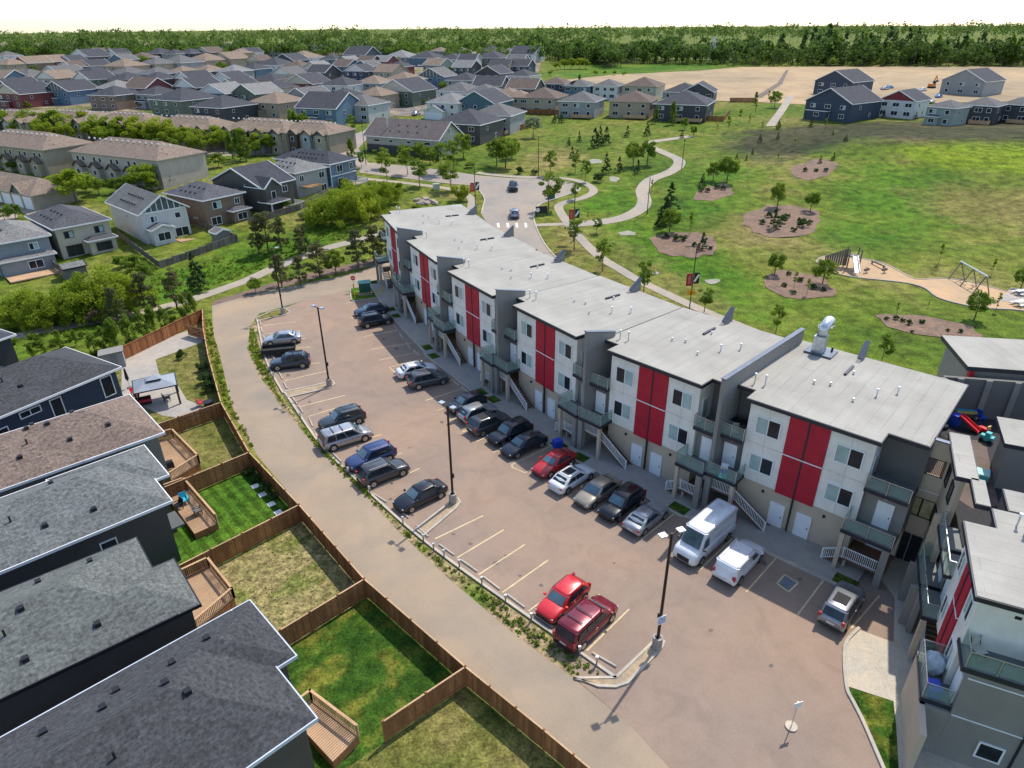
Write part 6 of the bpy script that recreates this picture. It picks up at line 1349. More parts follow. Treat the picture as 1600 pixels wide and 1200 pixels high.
V('suv', BLK, 'black crossover beside the navy sedan at the far end', 587, 498, *dirp(*RD(0)), opts='rails')
V('sedan', WHT, 'white sedan beside the grey crossover near the far stairs', 651, 576, *dirp(*RD(2)), flake=.1)
V('suv', GRY, 'grey crossover beside the white sedan near the far stairs', 669, 590, *dirp(*RD(2)), opts='rails')
V('hatch', (.012, .016, .024), 'black hatchback first in the row of five shaded cars', 729, 628, *dirp(*RD(3), True))
V('hatch', (.36, .365, .37), 'silver hatchback second in the row of five shaded cars', 747, 642, *dirp(*RD(3)), flake=.6)
V('suv', (.06, .06, .064), 'dark grey crossover with sunroof third in the row of five', 765, 658, *dirp(*RD(4)), opts='sunroof')
V('suv', (.008, .009, .014), 'black crossover fourth in the row of five shaded cars', 797, 673, *dirp(*RD(4), True))
V('sedan', (.014, .018, .026), 'dark blue sedan last in the row of five beside the blue bin', 819, 692, *dirp(*RD(4), True))
V('coupe', (.42, .012, .014), 'red coupe beside the white sedan with sunroof', 866, 721, *dirp(*RD(5), True), flake=.1)
V('sedan', WHT, 'white sedan with dark sunroof beside the red coupe', 894, 744, *dirp(*RD(5)), opts='sunroof', flake=.1)
V('sedan', (.34, .285, .21), 'beige gold sedan beside the white sedan with sunroof', 934, 765, *dirp(*RD(6), True), flake=.5)
V('suv', (.007, .008, .010), 'black crossover between the beige sedan and the silver coupe', 972, 783, *dirp(*RD(7), True))
V('coupe', (.33, .345, .365), 'silver coupe between the black crossover and the cargo van', 1010, 806, *dirp(*RD(7)), flake=.6)
V('van', (.70, .70, .69), 'tall white cargo van parked below the parapet wall', 1103, 832, *dirp(*RD(8), True), cat='van', flake=.05)
V('minivan', (.70, .70, .69), 'white panel minivan with roof rack beside the cargo van', 1156, 872, *dirp(*RD(9)), cat='van', opts='panelvan norear rails', flake=.05)
V('suv', (.26, .265, .285), 'silver crossover with black sunroof in the last stall by the forecourt', 1317, 941, *dirp(*RD(10)), opts='sunroof', flake=.6)
V('pickup', BLK, 'black pickup truck turning at the street junction', 802, 291, (802, 285), (803, 298), name='pickup_truck', cat='truck', z0=1)
V('hatch', (.20, .25, .32), 'blue grey hatchback driving up the street to the crosswalk', 804, 333, (803, 340), (801, 322), z0=1)
for px, py, c, lb, d in [(1383, 138, SLV, 'silver car parked by the construction field', ((1375, 139), (1395, 137))), (1455, 158, SLV, 'pale car parked between the houses beyond the bank', ((1448, 160), (1462, 156))), (1390, 136, (.1, .25, .45), 'blue car parked by the construction field', ((1380, 137), (1398, 135))), (1442, 140, WHT, 'white car on the far street by the field', ((1436, 141), (1450, 139))), (1467, 150, (.05, .2, .4), 'small blue car beyond the grassy bank', ((1460, 152), (1474, 148))),
                    (530, 212, BLK, 'black car in the lot by the street trees', ((522, 213), (540, 211))), (495, 223, (.02, .2, .45), 'bright blue car behind the poplars', ((488, 224), (503, 222))), (650, 177, SLV, 'silver car on the hall driveway', ((646, 178), (655, 175)))]:
    V('sedan', c, lb, px, py, *d, z0=1)
# ------------------------------------------------------------------ vegetation
LEAF = {'green': leafmat('leaf_green', (.10, .175, .016), (.23, .32, .038), .5), 'lime': leafmat('leaf_lime', (.16, .235, .014), (.33, .40, .036), .5), 'dark': leafmat('leaf_dark', (.030, .075, .020), (.085, .145, .038), .4), 'pine': leafmat('leaf_pine', (.085, .105, .034), (.20, .20, .08), .4), 'grey': leafmat('leaf_grey', (.20, .24, .14), (.38, .42, .26), .5), 'brown': leafmat('leaf_plum', (.13, .085, .065), (.22, .15, .11), .4), 'wood': leafmat('leaf_wood', (.045, .095, .018), (.14, .21, .04), .45), 'aspen': leafmat('leaf_aspen', (.09, .16, .02), (.20, .28, .045), .5)}
def leaves(centres, radii, n, size, rng, flat=0.0, hug=.75):
    """n leaf faces gathered round clump centres"""
    c = np.array(centres); rd = np.array(radii)
    i = rng.integers(0, len(c), n); d = rng.normal(size=(n, 3)); d /= np.linalg.norm(d, axis=1)[:, None]
    rr = rng.random(n)**(1/3)*(1-hug) + hug*rng.random(n)**.3
    p = c[i] + d*rd[i]*rr[:, None]
    a = rng.normal(size=(n, 3)); a[:, 2] *= (1-flat); a /= np.linalg.norm(a, axis=1)[:, None]
    nrm = d*.6 + rng.normal(size=(n, 3))*.7; b = np.cross(a, nrm); b /= (np.linalg.norm(b, axis=1)[:, None]+1e-6)
    s = size*(.6+.8*rng.random(n))[:, None]
    v = np.stack([p-a*s, p+b*s*.55, p+a*s, p-b*s*.55], 1).reshape(-1, 3); f = np.arange(n*4).reshape(-1, 4)
    return v, f
def leaf_mesh(name, v, f, mat):
    me = bpy.data.meshes.new(name); n = len(f)
    me.vertices.add(len(v)); me.vertices.foreach_set('co', v.astype(np.float32).ravel()); me.loops.add(n*4); me.loops.foreach_set('vertex_index', f.astype(np.int32).ravel())
    me.polygons.add(n); me.polygons.foreach_set('loop_start', np.arange(0, n*4, 4, dtype=np.int32)); me.polygons.foreach_set('loop_total', np.full(n, 4, dtype=np.int32)); me.update(calc_edges=True); me.validate()
    if mat: me.materials.append(mat)
    return me
def crown_pts(kind, rng):
    C, R = [], []
    def add(x, y, z, r, rz=None): C.append((x, y, z)); R.append((r, r, rz or r*.8))
    if kind == 'street':
        for k in range(22):
            z = .36 + .60*rng.random(); w = .20*math.sin(math.pi*min(1, (z-.28)/.76))+.03; t = rng.random()*6.28; q = w*rng.random()**.5; add(q*math.cos(t), q*math.sin(t), z, .055+.035*rng.random())
    elif kind == 'round':
        for k in range(34):
            t = rng.random()*6.28; ph = math.acos(1-1.75*rng.random()); q = .30*(.55+.45*rng.random()); add(q*math.sin(ph)*math.cos(t)*1.2, q*math.sin(ph)*math.sin(t)*1.2, .58+q*math.cos(ph)*1.15, .085+.06*rng.random())
    elif kind == 'bush':
        for k in range(46):
            t = rng.random()*6.28; q = .75*rng.random()**.6; z = (.16+.74*rng.random()*math.sqrt(max(0, 1-(q/.85)**2))); add(q*math.cos(t), q*math.sin(t), z, .12+.1*rng.random())
    elif kind == 'pine':
        for k in range(40):
            z = .2+.77*rng.random(); w = .27*(1-((z-.3)/.8)**2)*.9 if z > .3 else .22; t = rng.random()*6.28; q = max(.02, w)*(.3+.7*rng.random()); add(q*math.cos(t), q*math.sin(t), z, .06+.03*rng.random(), .04)
    elif kind == 'spruce':
        for k in range(56):
            z = .08+.9*rng.random()**1.2; w = .24*(1-z)+.012; t = rng.random()*6.28; q = w*(.5+.5*rng.random()); add(q*math.cos(t), q*math.sin(t), z, .05*(1.1-z)+.014, .035)
    elif kind == 'cedar':
        for k in range(34):
            z = .04+.92*rng.random(); w = .13*math.sin(math.pi*min(1, z*.8+.2))+.01; t = rng.random()*6.28; q = w*rng.random()**.5; add(q*math.cos(t), q*math.sin(t), z, .055, .08)
    elif kind == 'poplar':
        for k in range(40):
            z = .12+.86*rng.random(); w = .11*math.sin(math.pi*min(1, z*.75+.22))+.01; t = rng.random()*6.28; q = w*rng.random()**.5; add(q*math.cos(t), q*math.sin(t), z, .05, .07)
    elif kind == 'sapling':
        for k in range(12):
            z = .35+.6*rng.random(); t = rng.random()*6.28; q = .11*rng.random()**.5*(1.2-z); add(q*math.cos(t), q*math.sin(t), z, .05)
    elif kind == 'shrub':
        for k in range(16):
            t = rng.random()*6.28; q = .38*rng.random()**.5; add(q*math.cos(t), q*math.sin(t), .25+.6*rng.random()*(1-q), .17)
    return C, R
SPEC = {'street': (2000, .020, .017, .42, .28), 'round': (3800, .025, .026, .4, .12), 'bush': (7500, .026, .02, .3, .05), 'pine': (3800, .018, .022, .55, .1), 'spruce': (3400, .018, .018, .9, .0), 'cedar': (2200, .020, .02, .3, .0), 'poplar': (2400, .020, .022, .5, .0), 'sapling': (500, .022, .010, .7, .0), 'shrub': (1100, .055, .03, .2, .0)}
PROTO = {}
def proto(kind, leaf, var):
    key = (kind, leaf, var)
    if key in PROTO: return PROTO[key]
    rng = np.random.default_rng(abs(hash(kind)) % 9999 if False else sum(map(ord, kind+leaf))*7+var); n, size, tr, top, _ = SPEC[kind]
    C, R = crown_pts(kind, rng); v, f = leaves(C, R, n, size, rng); cm = leaf_mesh('crown', v, f, LEAF[leaf])
    tm = MB(); tm.tube([(0, 0, -.02), (.004, .003, top*.5), (0, .005, top), (.003, 0, min(.95, top+.35))], [tr, tr*.8, tr*.6, tr*.12], 7)
    for k in sorted(rng.choice(len(C), min(6, len(C)), replace=False)):
        c = Vector(C[k]); b = Vector((0, 0, max(.08, c.z-.2*(1 if kind != 'bush' else .9)))); b.z = min(b.z, top+.2); tm.tube([b, b.lerp(c, .6)+Vector((0, 0, -.01)), c], [tr*.4, tr*.25, tr*.08], 5)
    t = tm.mesh('trunk'); t.materials.append(BARK)
    PROTO[key] = (cm, t); return PROTO[key]
NTREE = 0
def tree(px, py, hpx, kind, leaf, label, group, name='tree', cat='tree', wide=1.0, flat=None):
    global NTREE; NTREE += 1
    p = at(px, py); h = hpx/ppm(p)/ (.93 if p.y > 60 else .85); cm, tm = proto(kind, leaf, NTREE % 3)
    r = empty(name, (p.x, p.y, p.z-.03), random.uniform(0, 6.28), label, cat, group); w = h*wide*random.uniform(.9, 1.12)
    a = link('trunk', tm, None, r); b = link('crown', cm, None, r); a.scale = (h, h, h); b.scale = (w, w*random.uniform(.92, 1.08), h); return r
LM = [(1071, 382, 'by the mulch bed beside the banner lamp'), (1222, 345, 'by the largest oval mulch bed'), (1117, 301, 'by the small mulch bed on the slope'), (1272, 265, 'by the upper mulch bed below the bank'), (1248, 446, 'by the mulch bed beside the sand'), (1453, 511, 'by the long mulch bed'), (930, 235, 'on the park meadow'), (990, 262, 'inside the bend of the park path'), (1035, 340, 'beside the lower park path'), (1200, 175, 'by the path to the dry field'), (1550, 450, 'by the swing set'), (1075, 208, 'below the park-side houses'), (1360, 200, 'on the grassy bank'), (905, 285, 'by the street bulb'), (1165, 240, 'on the rough slope'), (870, 192, 'behind the brown park fence')]
def grove(txt, kind, leaf, label, group, frm=None, rev=False, lm=False, **kw):
    if lm:
        for q in txt.split(','):
            a = [float(v) for v in q.split()]; w = min(LM, key=lambda m: (m[0]-a[0])**2+4*(m[1]-a[1])**2)[2]
            tree(a[0], a[1], a[2], kind, leaf, label + ' ' + w, group + ' ' + w, **kw)
        return
    Q = sorted([[float(v) for v in q.split()] for q in txt.split(',')], reverse=rev)
    for i, a in enumerate(Q): tree(a[0], a[1], a[2], kind, leaf, label if not frm else '%s %s, counting from %s' % (ORD[i], label, frm), group, **kw)
grove('5 214 38,24 214 40,60 216 42,72 222 34,92 216 42,108 224 32,128 218 42,146 226 34,164 222 40,178 228 34,194 224 40,210 230 32,226 226 42,244 232 36,262 230 44,276 236 38,296 240 40,332 236 38,40 220 34,350 240 36,408 240 34,424 240 30,312 244 34,440 238 30', 'round', 'lime', 'bright boulevard tree before the rowhouses', 'boulevard trees', 'the hill road', False, wide=1.25)
grove('254 268 46,264 271 44,283 272 48,277 262 40', 'poplar', 'green', 'tall poplar at the end of the cream rowhouse', 'poplars by the cream rowhouse', 'the rowhouse wall', wide=1.3)
grove('385 252 46,376 250 42,364 248 38', 'poplar', 'green', 'tall poplar behind the dark gabled trail house', 'poplars behind the dark gabled house', 'the rowhouses', wide=1.3)
grove('459 222 44,466 227 46,475 228 44,482 222 42,551 264 42', 'poplar', 'green', 'tall poplar at the road bend', 'poplars at the road bend', 'the rowhouse gables', wide=1.3)
grove('102 268 30,133 272 28', 'poplar', 'green', 'small poplar between the two tan rowhouses', 'poplars between the rowhouses', 'the olive rowhouse', wide=1.3)
grove('757 158 22,764 160 20,712 162 22', 'poplar', 'green', 'narrow poplar beside the houses above the hall', 'poplars above the hall', 'the hall', wide=1.3)
grove('1050 195 32,1012 180 24,1024 193 24,905 140 20,1180 164 18', 'poplar', 'green', 'narrow poplar beside the park-side houses', 'poplars beside the park-side houses', 'the park meadow', wide=1.3)
grove('120 318 52,225 300 42,299 272 34,95 312 36', 'round', 'lime', 'broad yellow green tree behind the trail houses', 'garden trees behind the trail houses', 'the garage block', wide=1.4)
grove('185 302 25,155 304 26,240 300 22,25 342 24,8 345 20,55 385 20,195 300 20,135 300 24,320 266 22,342 262 22,60 306 20,205 298 24,275 285 26,260 292 24,400 244 22,20 268 16,70 270 18', 'round', 'green', 'small garden tree between trail houses and rowhouses', 'small garden trees', 'the garages', wide=1.3)
grove('60 510 62,30 512 48,100 506 52,172 492 78,148 495 62,208 484 60,120 498 58,85 508 50', 'bush', 'lime', 'yellow green willow bush beside the trail', 'willow bushes by the trail', 'the end pine', True, name='bush', cat='bush', wide=.8)
grove('212 424 28,190 418 22,230 428 24,450 328 18', 'shrub', 'green', 'rounded green shrub in a trail-side garden', 'garden shrubs', 'the beige house', name='shrub', cat='shrub', wide=1.2)
grove('520 352 52,562 346 56,545 330 46,592 322 40,500 350 40,580 340 44,610 318 34', 'bush', 'lime', 'big bright willow bush behind the far townhouse', 'willow bushes behind the far townhouse', 'the townhouse roof', True, name='bush', cat='bush', wide=.78)
grove('187 512 62,231 492 66,277 482 62,420 396 62,440 392 54,405 398 50,470 398 40', 'pine', 'pine', 'olive green pine beside the trail', 'pines along the trail', 'the far townhouse', True)
grove('441 449 50,470 446 46,500 433 56,560 418 56,585 410 56,604 404 46', 'pine', 'pine', 'young pine beside the lane', 'pines beside the lane', 'the far townhouse', True, wide=1.25)
grove('525 428 38,400 458 24', 'round', 'green', 'small leafy tree among the pines beside the lane', 'leafy trees beside the lane', wide=1.1)
grove('312 454 58,478 394 36', 'spruce', 'dark', 'dark spruce on the green slope above the trail', 'spruces above the trail', wide=1.2)
grove('150 507 32,10 508 26,38 515 20', 'shrub', 'brown', 'bare plum brown shrub beside the trail', 'plum shrubs', name='shrub', cat='shrub')
grove('96 545 30,120 540 26,150 556 42,166 549 40,184 548 52,206 538 50,226 530 48,243 522 46,259 514 40,292 500 40,305 495 40,52 562 26,72 556 28', 'cedar', 'green', 'columnar cedar behind the orange fence', 'cedars behind the orange fence', 'the yard gate', True, wide=1.25)
grove('60 548 18,85 540 16,110 532 16,55 535 18,22 538 14,130 528 12,270 502 14', 'shrub', 'green', 'low shrub between trail and cedars', 'low shrubs by the trail', 'the end house', name='shrub', cat='shrub')
grove('720 313 26,617 301 18,540 292 14,650 330 14,735 262 12', 'shrub', 'lime', 'round light green bush on the street corner grass', 'corner bushes', name='bush', cat='bush', wide=1.3)
grove('475 342 16,485 340 14', 'shrub', 'grey', 'white flowering shrub behind the trail houses', 'flowering shrubs', name='shrub', cat='shrub')
grove('605 284 42,656 292 46,705 298 50,637 273 38,597 263 34,690 272 44,709 264 40,660 254 28,520 214 26,550 210 28,475 235 22,565 262 22', 'street', 'green', 'leafy young street tree near the hall', 'street trees near the hall', 'the poplars', wide=1.45)
grove('724 247 38,632 252 26,655 248 24,790 262 46,776 260 40,800 248 32,672 256 26', 'round', 'green', 'bushy green tree beside the hall', 'trees by the hall', 'the road bend')
grove('857 328 62,860 274 36,899 270 26,914 285 32,898 312 26,897 391 46,941 424 48,1005 462 52,1100 488 44,1212 520 44,1376 568 46,932 364 26', 'street', 'green', 'slim street tree along the park sidewalk', 'street trees along the park sidewalk', 'the street junction', False, wide=1.2)
grove('889 227 12,905 222 15,929 231 28,937 226 26,947 227 26,980 214 16,1011 212 18,894 247 16,902 249 14,947 272 30,967 269 22,996 271 20,1097 292 20,1046 333 44,1040 350 38,1032 355 30,1097 390 26,1208 357 30,1151 249 9,1166 251 9,1175 242 9,1187 222 12,1281 255 11,1302 250 11,1216 202 14,1267 199 13,1301 211 7,1321 221 11,1215 218 10,1065 216 12,1380 185 12,1430 186 10,866 193 14,877 192 16', 'spruce', 'dark', 'small dark spruce', 'spruces', lm=True, wide=1.35)
grove('989 260 36,1011 258 38,1114 282 28,1135 287 42,1046 363 38,1214 325 38,1266 330 30,1210 430 36,1285 444 40,1522 500 46,1594 452 36,1210 168 24,1352 185 18,1083 213 16,1069 203 18', 'round', 'green', 'leafy round park tree', 'park trees', lm=True, wide=.95)
grove('1077 368 36,1240 452 30,1260 462 28,1555 487 30,1400 492 22,1466 412 32,1549 430 26,1137 207 26,1155 194 22,1170 198 18,1190 208 18,1288 206 20,1180 180 18,1200 158 16,1120 209 14,1018 300 18,918 345 14,1240 235 18,1215 255 16,1450 480 14', 'sapling', 'lime', 'thin newly planted sapling', 'saplings', lm=True, wide=1.3)
grove('833 215 32', 'round', 'grey', 'pale silvery willow at the corner of the park meadow', 'silver willows', wide=1.1)
grove('1056 376 11,1067 376 11,1220 348 15,1255 355 14,1250 348 10,1400 500 9,1420 508 10,1440 505 8,1240 460 8,1270 452 10,1120 295 9,1105 300 8,1130 297 8,1275 268 6,935 284 16,812 272 12,835 273 10,1425 520 6,1480 518 6,1230 340 8,1190 350 9,1200 340 10,1240 362 9,1265 350 8,1085 385 8,1100 378 9,1110 390 7,1040 372 9,1225 448 8,1250 440 9,1285 455 8,1232 430 8,1385 500 7,1500 520 7,1410 503 8,1290 268 7,1258 268 7,1095 300 8', 'shrub', 'dark', 'low dark shrub', 'shrubs', lm=True, name='shrub', cat='shrub', wide=1.1)
grove('394 742 16,402 752 14,416 766 16,428 780 14', 'shrub', 'dark', 'small shrub along the striped lawn fence', 'striped lawn shrubs', 'the long deck', name='shrub', cat='shrub')
grove('285 560 16,322 600 22,326 612 20,318 580 18', 'shrub', 'dark', 'small shrub in the gazebo yard', 'gazebo yard shrubs', 'the yard gate', name='shrub', cat='shrub')
rs = random.Random(5); txt = []
for k in range(120):
    x = rs.uniform(0, 850); y = rs.uniform(92, 172); txt.append('%d %d %d' % (x, y, rs.uniform(8, 17)))
grove(','.join(txt), 'round', 'green', 'small round garden tree among the houses on the slope', 'garden trees on the slope', wide=1.2)
grove('882 108 14,892 108 16,905 108 16,915 108 15,870 110 12,930 118 8,945 118 7,960 118 8,975 119 7,860 118 8,1560 90 22,1200 100 14', 'round', 'lime', 'bright tree at the edge of the far meadow', 'meadow edge trees', wide=1.2)
# far wood: one mass of trees
def wood(name, pts, rows, gap, hmin, hmax, kind, leaf, label, per=110, rowgap=9.0):
    rng = np.random.default_rng(11); V_, F_ = [], []; n0 = 0; protos = []
    for k in range(4):
        C, R = crown_pts(kind, rng); protos.append(leaves(C, R, per, .075 if kind != 'spruce' else .06, rng))
    tb = MB()
    for r_ in range(rows):
        for i in range(len(pts)-1):
            a, b = Vector(pts[i]), Vector(pts[i+1]); n = max(1, int((b-a).length/gap))
            for k in range(n):
                q = a.lerp(b, (k+rng.random())/n); q = q + Vector((rng.normal()*2, r_*rowgap+rng.normal()*2.5)); h = (hmin+(hmax-hmin)*rng.random()**1.3)*(.88+.2*math.sin(q.x*.043+r_)*math.sin(q.x*.017+1.3)+.1*math.sin(q.x*.13)); z = TZ(q.x, q.y)
                v, f = protos[rng.integers(0, 4)]; t = rng.random()*6.28; c, s = math.cos(t), math.sin(t); w = h*(.8+.5*rng.random())
                vv = np.stack([(v[:, 0]*c-v[:, 1]*s)*w+q.x, (v[:, 0]*s+v[:, 1]*c)*w+q.y, v[:, 2]*h+z-.5], 1); V_.append(vv); F_.append(f+n0); n0 += len(vv)
                if r_ < 2: tb.tube([(q.x, q.y, z-1), (q.x, q.y, z+h*.7)], [.25, .12], 5, False)
    me = leaf_mesh('wood', np.concatenate(V_), np.concatenate(F_), LEAF[leaf]); o = link(name, me, None); tag(o, label, 'woodland', kind='stuff')
    tr = tb.build('trunks', BARK, o); tr['kind'] = 'stuff'
XY = lambda q: (lambda v: (v.x, v.y))(at(*q))
edgeR = [XY(q) for q in [(880, 100), (960, 99), (1050, 100), (1160, 102), (1280, 103), (1400, 103), (1500, 104), (1620, 105), (1800, 106)]]
wood('mixed_wood', edgeR, 7, 5.0, 8, 18, 'round', 'wood', 'dense dark green wood behind the dry field', 120)
wood('spruce_wood', [(p[0]+60, p[1]+14) for p in edgeR[2:]], 4, 9.0, 15, 21, 'spruce', 'dark', 'tall dark conifers rising inside the wood behind the field', 150)
wood('aspen_wood', [(p[0], p[1]+5) for p in edgeR], 2, 13.0, 9, 19, 'poplar', 'aspen', 'pale aspens scattered through the edge of the far wood', 130)
wood('hilltop_aspens', [(-500, 590), (-120, 615), (60, 515)], 3, 15.0, 9, 18, 'round', 'aspen', 'lighter trees among the hilltop wood', 100, 10.)
wood('shrub_edge', [(p[0], p[1]-6) for p in edgeR[2:6]], 1, 5.0, 4, 8, 'round', 'green', 'lighter shrubs along the edge of the far wood', 90)
wood('hilltop_wood', [(-620, 560), (-420, 600), (-250, 620), (-120, 625), (0, 600), (60, 520), (70, 470)], 7, 6.0, 9, 18, 'round', 'wood', 'green wood on the hilltop behind the last houses', 100, 10.)
wood('distant_wood', [(-1500, 900), (-600, 860), (0, 840), (700, 900), (1600, 950)], 6, 16.0, 17, 24, 'round', 'wood', 'distant green wood reaching to the skyline', 50, 75.)
wood('skyline_wood', [(-3200, 1900), (-900, 1700), (900, 1700), (3200, 1900)], 4, 30.0, 18, 24, 'round', 'wood', 'hazy line of woodland on the horizon', 40, 350.)
# weeds on the verge, tufts on the parched yard
def tufts(name, poly, n, h, leaf, label, seed, zmax=1e9):
    rng = np.random.default_rng(seed); xs = [p[0] for p in poly]; ys = [p[1] for p in poly]; C, R = [], []
    while len(C) < n:
        x, y = rng.uniform(min(xs), max(xs)), rng.uniform(min(ys), max(ys)); ins = False; j = len(poly)-1
        for i in range(len(poly)):
            if (poly[i][1] > y) != (poly[j][1] > y) and x < (poly[j][0]-poly[i][0])*(y-poly[i][1])/(poly[j][1]-poly[i][1])+poly[i][0]: ins = not ins
            j = i
        if ins: s = h*(.5+rng.random()); C.append((x, y, TZ(x, y)+s*.5)); R.append((s*.8, s*.8, s*.6))
    v, f = leaves(C, R, n*16, h*.45, rng); o = link(name, leaf_mesh(name, v, f, LEAF[leaf]), None); tag(o, label, 'weeds', kind='stuff')
vs = [(392, 510), (398, 520), (410, 562), (437, 620), (495, 700), (540, 745), (595, 797), (650, 846), (716, 896), (796, 953), (893, 1022), (940, 1055), (895, 1054), (800, 983), (712, 905), (636, 836), (578, 772), (495, 690), (442, 632), (406, 583), (390, 545)]
tufts('verge_weeds', P2(vs), 300, .19, 'green', 'scrubby green weeds between the lane and the lot kerb', 3)
tufts('verge_weeds', P2(vs[:8]+vs[14:]), 260, .2, 'lime', 'yellow green weeds on the upper verge of the lane', 4)
tufts('lane_weeds', P2([(318, 500), (330, 500), (345, 570), (360, 625), (376, 660), (400, 705), (393, 705), (352, 630), (330, 560)]), 160, .22, 'green', 'weeds at the foot of the lane fence', 6)
tufts('yard_tufts', [Lf[5], Lf[6], Xe[6], Xe[5]], 700, .06, 'pine', 'dark tufts scattered over the parched yard', 8)
tufts('slope_grass', P2([(0, 520), (100, 500), (260, 465), (400, 425), (500, 382), (560, 366), (540, 345), (420, 385), (250, 430), (100, 480), (0, 500)]), 700, .3, 'green', 'long grass on the slope above the trail', 9)
tufts('corner_tufts', P2([(1330, 1080), (1392, 1098), (1398, 1135), (1400, 1200), (1385, 1200), (1355, 1130)]), 60, .06, 'green', 'tufty grass in the little corner lawn', 10)
# ------------------------------------------------------------------ lamp posts, signs and other street things
def lot_lamp(px, py, label, heads=2, sign=False, rz=0.0):
    p = at(px, py); r = empty('lamp_post', (p.x, p.y, 0), rz, label, 'lamp post', 'parking lot lamp posts')
    MB().cyl(0, 0, -.1, 1.0, .33, 16).build('concrete_base', CONC_G, r); MB().tube([(0, 0, 1.0), (0, 0, 9.6)], [.105, .085], 8).build('pole', plain('bronze_pole', (.022, .014, .012), .5, .3), r); MB().box(-.16, .16, -.16, .16, 1.0, 1.05).build('base_plate', MATS['bronze_pole'], r)
    MB().box(-.12, .12, .08, .2, 2.6, 3.0).build('junction_box', MATS['bronze_pole'], r)
    for s in ([1, -1] if heads == 2 else [1]):
        h = MB().bar((0, 0, 9.5), (s*.55, 0, 9.6), .06).build('arm', MATS['bronze_pole'], r); MB().box(.4 if s > 0 else -.85, .85 if s > 0 else -.4, -.2, .2, 9.58, 9.7).build('lamp_head', ALU, h)
    if sign: MB().box(-.32, .32, -.16, -.13, 2.3, 3.0).build('notice', WHITE, r); MB().box(-.26, .26, -.165, -.16, 2.4, 2.9).build('lettering_panel', plain('notice_blue', (.35, .40, .55), .5, var=.5, scale=6), r)
lot_lamp(1026, 1012, 'bronze lot lamp post with a white notice on the pointed island', 2, True, .4)
lot_lamp(708, 786, 'bronze lot lamp post on the island beside the black sedan', 2, False, -.7); lot_lamp(515, 604, 'bronze lot lamp post on the narrow island below the crossover with roof rack', 2, False, -.6); lot_lamp(443, 491, 'bronze single-headed lamp post on the grassy island at the lane bend', 1, False, .2)
def street_lamp(px, py, tpy, label, style='arm', banner=False, group='street lamps'):
    p = at(px, py); h = (py-tpy)/ppm(p)/.95; r = empty('street_lamp', tuple(p), random.uniform(-.3, .3), label, 'street lamp', group)
    MB().tube([(0, 0, -.2), (0, 0, h)], [.10, .06], 8).build('pole', BLACKM, r)
    if style == 'arm':
        a = MB().bar((-1.2, 0, h-.05), (1.2, 0, h-.05), .06).build('arm', BLACKM, r)
        for s in (-1, 1): MB().box(s*1.3-.35, s*1.3+.35, -.13, .13, h-.1, h+.0).build('lamp_head', BLACKM, a)
    else: MB().tube([(0, 0, h-.1), (0, 0, h+.12), (0, 0, h+.35)], [.16, .2, .08], 10).build('lantern', WHITE if style == 'white' else BLACKM, r)
    if banner:
        z = h*.38 if banner != 2 else h*.30
        MB().box(-.95, -.12, -.02, .02, z, z+1.8).build('red_banner', RED, r); MB().box(.12, .9, -.02, .02, z+.3, z+1.9).build('black_banner', BLACKM, r); MB().bar((.2, -.03, z+.6), (.8, -.03, z+1.6), .02, .3).build('white_motif', WHITE, r); MB().box(-.72, -.35, -.03, -.02, z+.3, z+1.5).build('white_lettering', plain('banner_pink', (.5, .12, .12), .6), r)
street_lamp(743, 325, 262, 'tall street lamp with red banner behind the far townhouse roof', banner=True); street_lamp(896, 377, 292, 'street lamp with red and black banners at the path junction', banner=True); street_lamp(1077, 483, 387, 'street lamp with banners and yellow warning sign beside the park sidewalk', banner=True)
street_lamp(841, 277, 219, 'plain street lamp behind the street junction', 'arm'); street_lamp(1011, 335, 282, 'park path lamp with pale lantern beside the curve', 'white', group='park path lamps'); street_lamp(1065, 265, 224, 'park path lamp with dark lantern at the upper bend', 'dark', group='park path lamps')
street_lamp(47, 208, 170, 'street lamp among the boulevard trees', 'dark'); street_lamp(318, 248, 205, 'street lamp behind the dark gabled trail house', 'dark'); street_lamp(513, 228, 182, 'street lamp at the road beside the poplars', 'dark'); street_lamp(572, 258, 197, 'street lamp at the corner of the hall', 'dark')
def sign(px, py, h, label, shape, mat, w=.6, cat='sign', motif=None, rz=0.0, name='sign', z0=0.0):
    p = at(px, py); r = empty(name, tuple(p), rz, label, cat)
    MB().cyl(0, 0, -.1, h, .03, 8).build('post', GALV, r)
    if shape == 'disc': MB().tube([(0, -.05, h-w/2), (0, -.03, h-w/2)], [w/2]*2, 20).build('face', mat, r); MB().box(-w*.34, w*.34, -.06, -.05, h-w/2-.06, h-w/2+.06).build('white_bar', WHITE, r)
    elif shape == 'diamond': MB().prism([(0, 0), (0, 0), (0, 0)], 0, 0); m_ = MB(); m_.v = [(0, -.05, h-w), (w/1.4, -.05, h-w/2), (0, -.05, h), (-w/1.4, -.05, h-w/2), (0, -.03, h-w), (w/1.4, -.03, h-w/2), (0, -.03, h), (-w/1.4, -.03, h-w/2)]; m_.f = [(0, 1, 2, 3), (7, 6, 5, 4), (0, 4, 5, 1), (1, 5, 6, 2), (2, 6, 7, 3), (3, 7, 4, 0)]; m_.build('face', mat, r); MB().box(-.07, .07, -.06, -.05, h-w*.75, h-w*.25).build('pedestrian_mark', BLACKM, r)
    else: MB().box(-w/2, w/2, -.06, -.03, h-w*.75, h).build('face', mat, r)
    return r
sign(554, 456, 2.6, 'round red no-entry sign beside the green transformer', 'disc', TRd, .75); sign(1076, 487, 3.4, 'yellow diamond pedestrian sign below the banners', 'diamond', plain('sign_amber', (.75, .33, .01), .5), 1.1)
